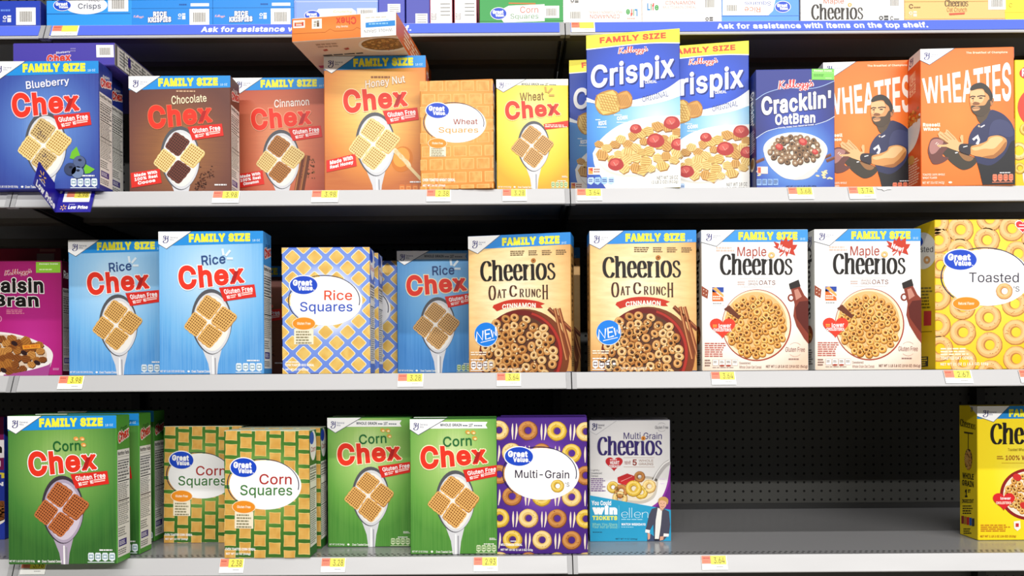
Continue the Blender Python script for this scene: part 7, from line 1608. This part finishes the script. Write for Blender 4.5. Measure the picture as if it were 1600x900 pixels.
A.rect(14, 3, 90, 38, 'fbfbf8', 1); A.rect(22, 4, 44, 22, 'f08a6a', 2); A.rect(44, 4, 86, 25, 'f8e85a', 2); A.text('3.98', (54, 7, 82, 21), '6a5a20', 0.0, layer=3)
spark6(A, 20, 57, 9.5); A.text('Low Price', (34, 50, 90, 62), 'ffffff', 0.06, layer=2); A.small(34, 45, 56, 48, 1, 'c8c8f0', 2, 3); A.oval(3, 5, 4, 5, 'f0f0f4', 1, 12)
plate_print(A, Z0, EX, d_dn, n_out, pw, ph, 'flag_print', fr, .0013)
fw, fh = 0.084, 0.054
no = (n_out + Vector((0, 0, .22)) + Vector((-.02, 0, 0))).normalized()
slabq(Z0, no, d_dn, Vector((-1, 0, 0)), fw, fh, .001, 'flag_fin', fr, M_FLAG)
B = Art([(0, 0), (100, 0), (100, 64), (0, 64)])
# seen from the aisle the fin reads from its outer edge inwards
spark6(B, 76, 24, 15); B.text('Low Price', [(92, 44), (8, 44), (8, 62), (92, 62)], 'ffffff', 0.05, layer=2); B.small(60, 34, 92, 40, 1, 'e0e0f8', 2, 3)
plate_print(B, Z0, no, d_dn, Vector((1, 0, 0)), fw, fh, 'fin_print', fr, .0002)

# ------------------------------------------------------------------ boxes lying on the top shelf
zA = SHELF['A']
G0 = 'boxes lying end-on along the top shelf'
dA = 1.7515
place('f_navy', 0, 20, dA, zA, 0, 'navy blue box lying on the top shelf at its cut-off end, barcode corner showing', G0)
place('f_crisps', 139.5, 20, dA, zA, 0, 'sky blue box lying between the navy box and a brighter blue box', G0)
place('f_krisp', 269, 20, dA, zA, 0, 'bright blue box with barcode lying next to the sky blue box', G0)
place('f_krisp', 396, 20, dA, zA, 0, 'bright blue box with barcode lying next to the pale periwinkle box', G0)
place('f_crunch', 525, 20, dA, zA, 0, 'pale periwinkle box lying behind the overhanging orange box', G0)
GE = 'boxes standing spine-out on the top shelf'
place('f_blue_end', 612, 20, dA, zA, 0, 'violet blue box standing spine-out beside the periwinkle box', GE)
place('f_blue_end2', 653, 20, dA, zA, 0, 'violet blue box standing spine-out beside the two white spines', GE)
place('f_white_end', 689.5, 20, dA, zA, 0, 'white box spine standing beside the violet blue spine', GE)
place('f_white_end', 727.5, 20, dA, zA, 0, 'white box spine standing beside the green corn box', GE)
place('f_corn', 815, 18, dA, zA, 0, 'green corn squares box lying on the top shelf', G0)
place('f_life_down', 941, 18, dA, zA, 0, 'white cinnamon box lying upside down, its coloured name inverted', G0)
place('f_life_up', 1065.5, 18, dA, zA, 0, 'white cinnamon box lying right way up, its coloured name readable', G0)
place('f_gvrice', 1188, 18, dA, zA, 0, 'light blue rice squares box lying upside down on the top shelf', G0)
place('f_maple', 1332, 16, dA, zA, 0, 'white maple ring cereal box lying on the top shelf', G0)
place('f_oat', 1492, 16, dA, zA, 0, 'tan oat ring cereal box lying on the top shelf', G0)
place('f_yellow', 1648, 16, dA, zA, 0, 'yellow box at the end of the top shelf beside the tan box', G0)

# ------------------------------------------------------------------ second level
zB = SHELF['B']
GB = 'cereal boxes on the second level'
place('berry_fam', 71, 195, 1.604, zB, 0, 'dark blue blueberry cereal box standing in front behind the price flag', GB)
place('berry_fam', 93, 200, 1.680, zB, 0, 'dark blue blueberry cereal box standing just behind its twin', GB)
place('berry_lying', 100, 85, 1.634, zB + .2766, 0, 'violet blueberry cereal box lying flat on top of the two standing blueberry boxes', GB)
place('choc_fam', 281, 205, 1.687, zB, 0, 'brown chocolate cereal box with dark and pale squares on a spoon', GB)
place('cinn_fam', 439, 205, 1.788, zB, 0, 'reddish brown cinnamon cereal box with cinnamon sticks', GB)
place('honey_fam', 586, 190, 1.680, zB, 0.8, 'orange honey nut cereal box with a honey dipper, standing under the overhanging box', GB)
place('honey_fam', 590, 190, 1.790, zB, 0, 'orange honey nut cereal box hidden behind its twin, only an upper corner showing', GB)
hl = place('honey_lying', 536.5, 42, 1.596, zB + .3156, 7.5, 'orange box lying across the honey nut box tops and jutting out over the aisle', GB)
place('gv_wheat', 713.5, 205, 1.624, zB, 4, 'orange wheat squares box with a brick pattern of squares', GB)
place('wheat_small', 832, 205, 1.632, zB, 0, 'yellow wheat cereal box with a spoon of woven squares', GB)
place('wheat_small', 833, 205, 1.690, zB, 0, 'yellow wheat cereal box hidden behind the front yellow one', GB)
GX = 'blue hexagon cereal boxes'
place('crispix', 989, 170, 1.638, zB, 9, 'tall blue hexagon cereal box standing foremost, whole front visible', GX)
place('crispix', 1098.5, 170, 1.700, zB, 9, 'tall blue hexagon cereal box beside the oat bran box, partly covered by the foremost one', GX)
place('crispix', 956.5, 190, 1.775, zB, 5, 'blue hexagon cereal box in shade between the yellow wheat box and the foremost blue one', GX)
place('cracklin', 1242.5, 200, 1.645, zB, 1.5, 'dark blue oat bran box with a white bowl and green corner label', GB)
place('cracklin', 1227, 200, 1.715, zB, 0, 'dark blue oat bran box directly behind the front one, only its spine showing', GB)
place('cracklin', 1217, 200, 1.785, zB, 0, 'dark blue oat bran box deepest in its row, a sliver of spine showing', GB)
GW = 'orange athlete boxes'
place('wheaties', 1357, 195, 1.692, zB, 3.5, 'orange box with an athlete, partly covered by the dark blue oat bran box', GW)
place('wheaties', 1511.5, 180, 1.626, zB, 2.5, 'orange box with an athlete holding a football, front fully uncovered', GW)
place('honeycomb', 1655, 190, 1.690, zB, 0, 'yellow box cut off by the picture edge beside the uncovered athlete box', GB)

# ------------------------------------------------------------------ third level
zC = SHELF['C']
GC = 'cereal boxes on the third level'
place('raisin', 35, 495, 1.790, zC, 0, 'magenta raisin bran box with a bowl of flakes and green corner label', GC)
place('raisin', 43, 495, 1.862, zC, 0, 'magenta raisin bran box directly behind the front magenta one', GC)
place('dark_raisin', 40, 485, 1.960, zC, 0, 'taller dark red box deep in the shelf behind the magenta boxes', GC)
GR = 'large pale blue rice boxes'
place('rice_fam', 184.5, 480, 1.735, zC, 0, 'large pale blue rice box set back, beside the magenta raisin bran box', GR)
place('rice_fam', 330, 472, 1.640, zC, 0, 'large pale blue rice box standing forward, side panel showing beside the lattice box', GR)
place('choc_fam', 381, 480, 1.900, zC, 0, 'brown box deep in the dark gap beside the forward rice box', GC)
GL = 'blue lattice rice squares boxes'
place('gv_rice', 509.5, 483, 1.637, zC, 0, 'blue and yellow lattice rice squares box, foremost of its row', GL)
place('gv_rice', 526, 487, 1.715, zC, 0, 'blue and yellow lattice rice squares box, second in its row with only an edge showing', GL)
place('gv_rice', 560, 490, 1.835, zC, 0, 'blue lattice rice squares box deepest in its row, shaded strip of front showing', GL)
place('rice_small', 682, 485, 1.819, zC, 0, 'small blue rice box with a spoon, partly covered by an oat crunch box', GC)
GO = 'tan oat crunch ring boxes'
place('oat', 811, 470, 1.668, zC, 11, 'tan oat crunch ring box turned slightly, beside the small blue rice box', GO)
place('oat', 819, 470, 1.768, zC, 4, 'tan oat crunch ring box behind the turned one, a lit edge showing', GO)
place('oat', 833, 470, 1.845, zC, 0, 'tan oat crunch ring box deepest behind the turned one', GO)
place('oat', 1005, 468, 1.632, zC, 0.8, 'tan oat crunch ring box facing straight out beside the white maple box', GO)
GM = 'white maple ring boxes'
place('maple', 1179.5, 468, 1.632, zC, 0, 'white maple ring box standing next to the tan oat crunch box', GM)
place('maple', 1172, 468, 1.705, zC, 0, 'white maple ring box behind the one next to the tan box', GM)
place('maple', 1356, 468, 1.632, zC, 0, 'white maple ring box standing next to the yellow toasted rings box', GM)
place('maple', 1343, 468, 1.705, zC, 0, 'white maple ring box behind the one next to the yellow box', GM)
place('gv_toasted', 1545, 460, 1.632, zC, 0, 'large yellow toasted rings box with rings all over, at the picture edge', GC)

# ------------------------------------------------------------------ lowest level
zD = SHELF['D']
GD = 'cereal boxes on the lowest level'
place('raisin_crunch', -57, 745, 1.825, zD, 0, 'blue and maroon raisin box, only an edge showing beside the large green corn box', GD)
GF = 'large green corn boxes'
place('corn_fam', 97.5, 765, 1.579, zD, 0, 'large green corn box jutting over the shelf edge, foremost of its row', GF)
place('corn_fam', 137, 755, 1.661, zD, 0, 'large green corn box second in its row, side panel showing', GF)
place('corn_fam', 166, 750, 1.790, zD, 0, 'large green corn box deepest in its row beside the basket-pattern boxes', GF)
GK = 'green basket-pattern corn squares boxes'
place('gv_corn', 417, 770, 1.622, zD, 1.0, 'green and yellow corn squares box standing forward, whole front showing', GK)
place('gv_corn', 317, 755, 1.775, zD, 0, 'green and yellow corn squares box set back in shade beside the large green corn boxes', GK)
place('gv_corn', 437, 765, 1.700, zD, 0, 'green and yellow corn squares box right behind the forward one', GK)
GS = 'small green corn boxes'
place('corn_small', 577, 755, 1.720, zD, 0, 'small green corn box set back beside the corn squares boxes', GS)
place('corn_small', 583, 755, 1.800, zD, 0, 'small green corn box behind the set-back one, only its top edge showing', GS)
place('corn_small', 709, 765, 1.645, zD, 0, 'small green corn box standing forward beside the purple box', GS)
place('corn_small', 712, 765, 1.725, zD, 0, 'small green corn box behind the forward one, only its top edge showing', GS)
place('gv_multi', 847, 760, 1.642, zD, 0.8, 'purple multigrain rings box with tan and yellow rings, foremost', GD)
place('gv_multi', 850, 760, 1.725, zD, 0, 'purple multigrain rings box behind the foremost purple one', GD)
place('multi_cheer', 984.5, 750, 1.762, zD, 0.5, 'silver and purple multi grain ring box with a teal contest banner', GD)
place('multi_cheer', 984, 750, 1.850, zD, 0, 'silver ring box behind the one with the teal banner, only its top edge showing', GD)
place('yellow_cheer', 1606, 740, 1.746, zD, 0, 'bright yellow ring cereal box alone at the end of the empty shelf', GD)
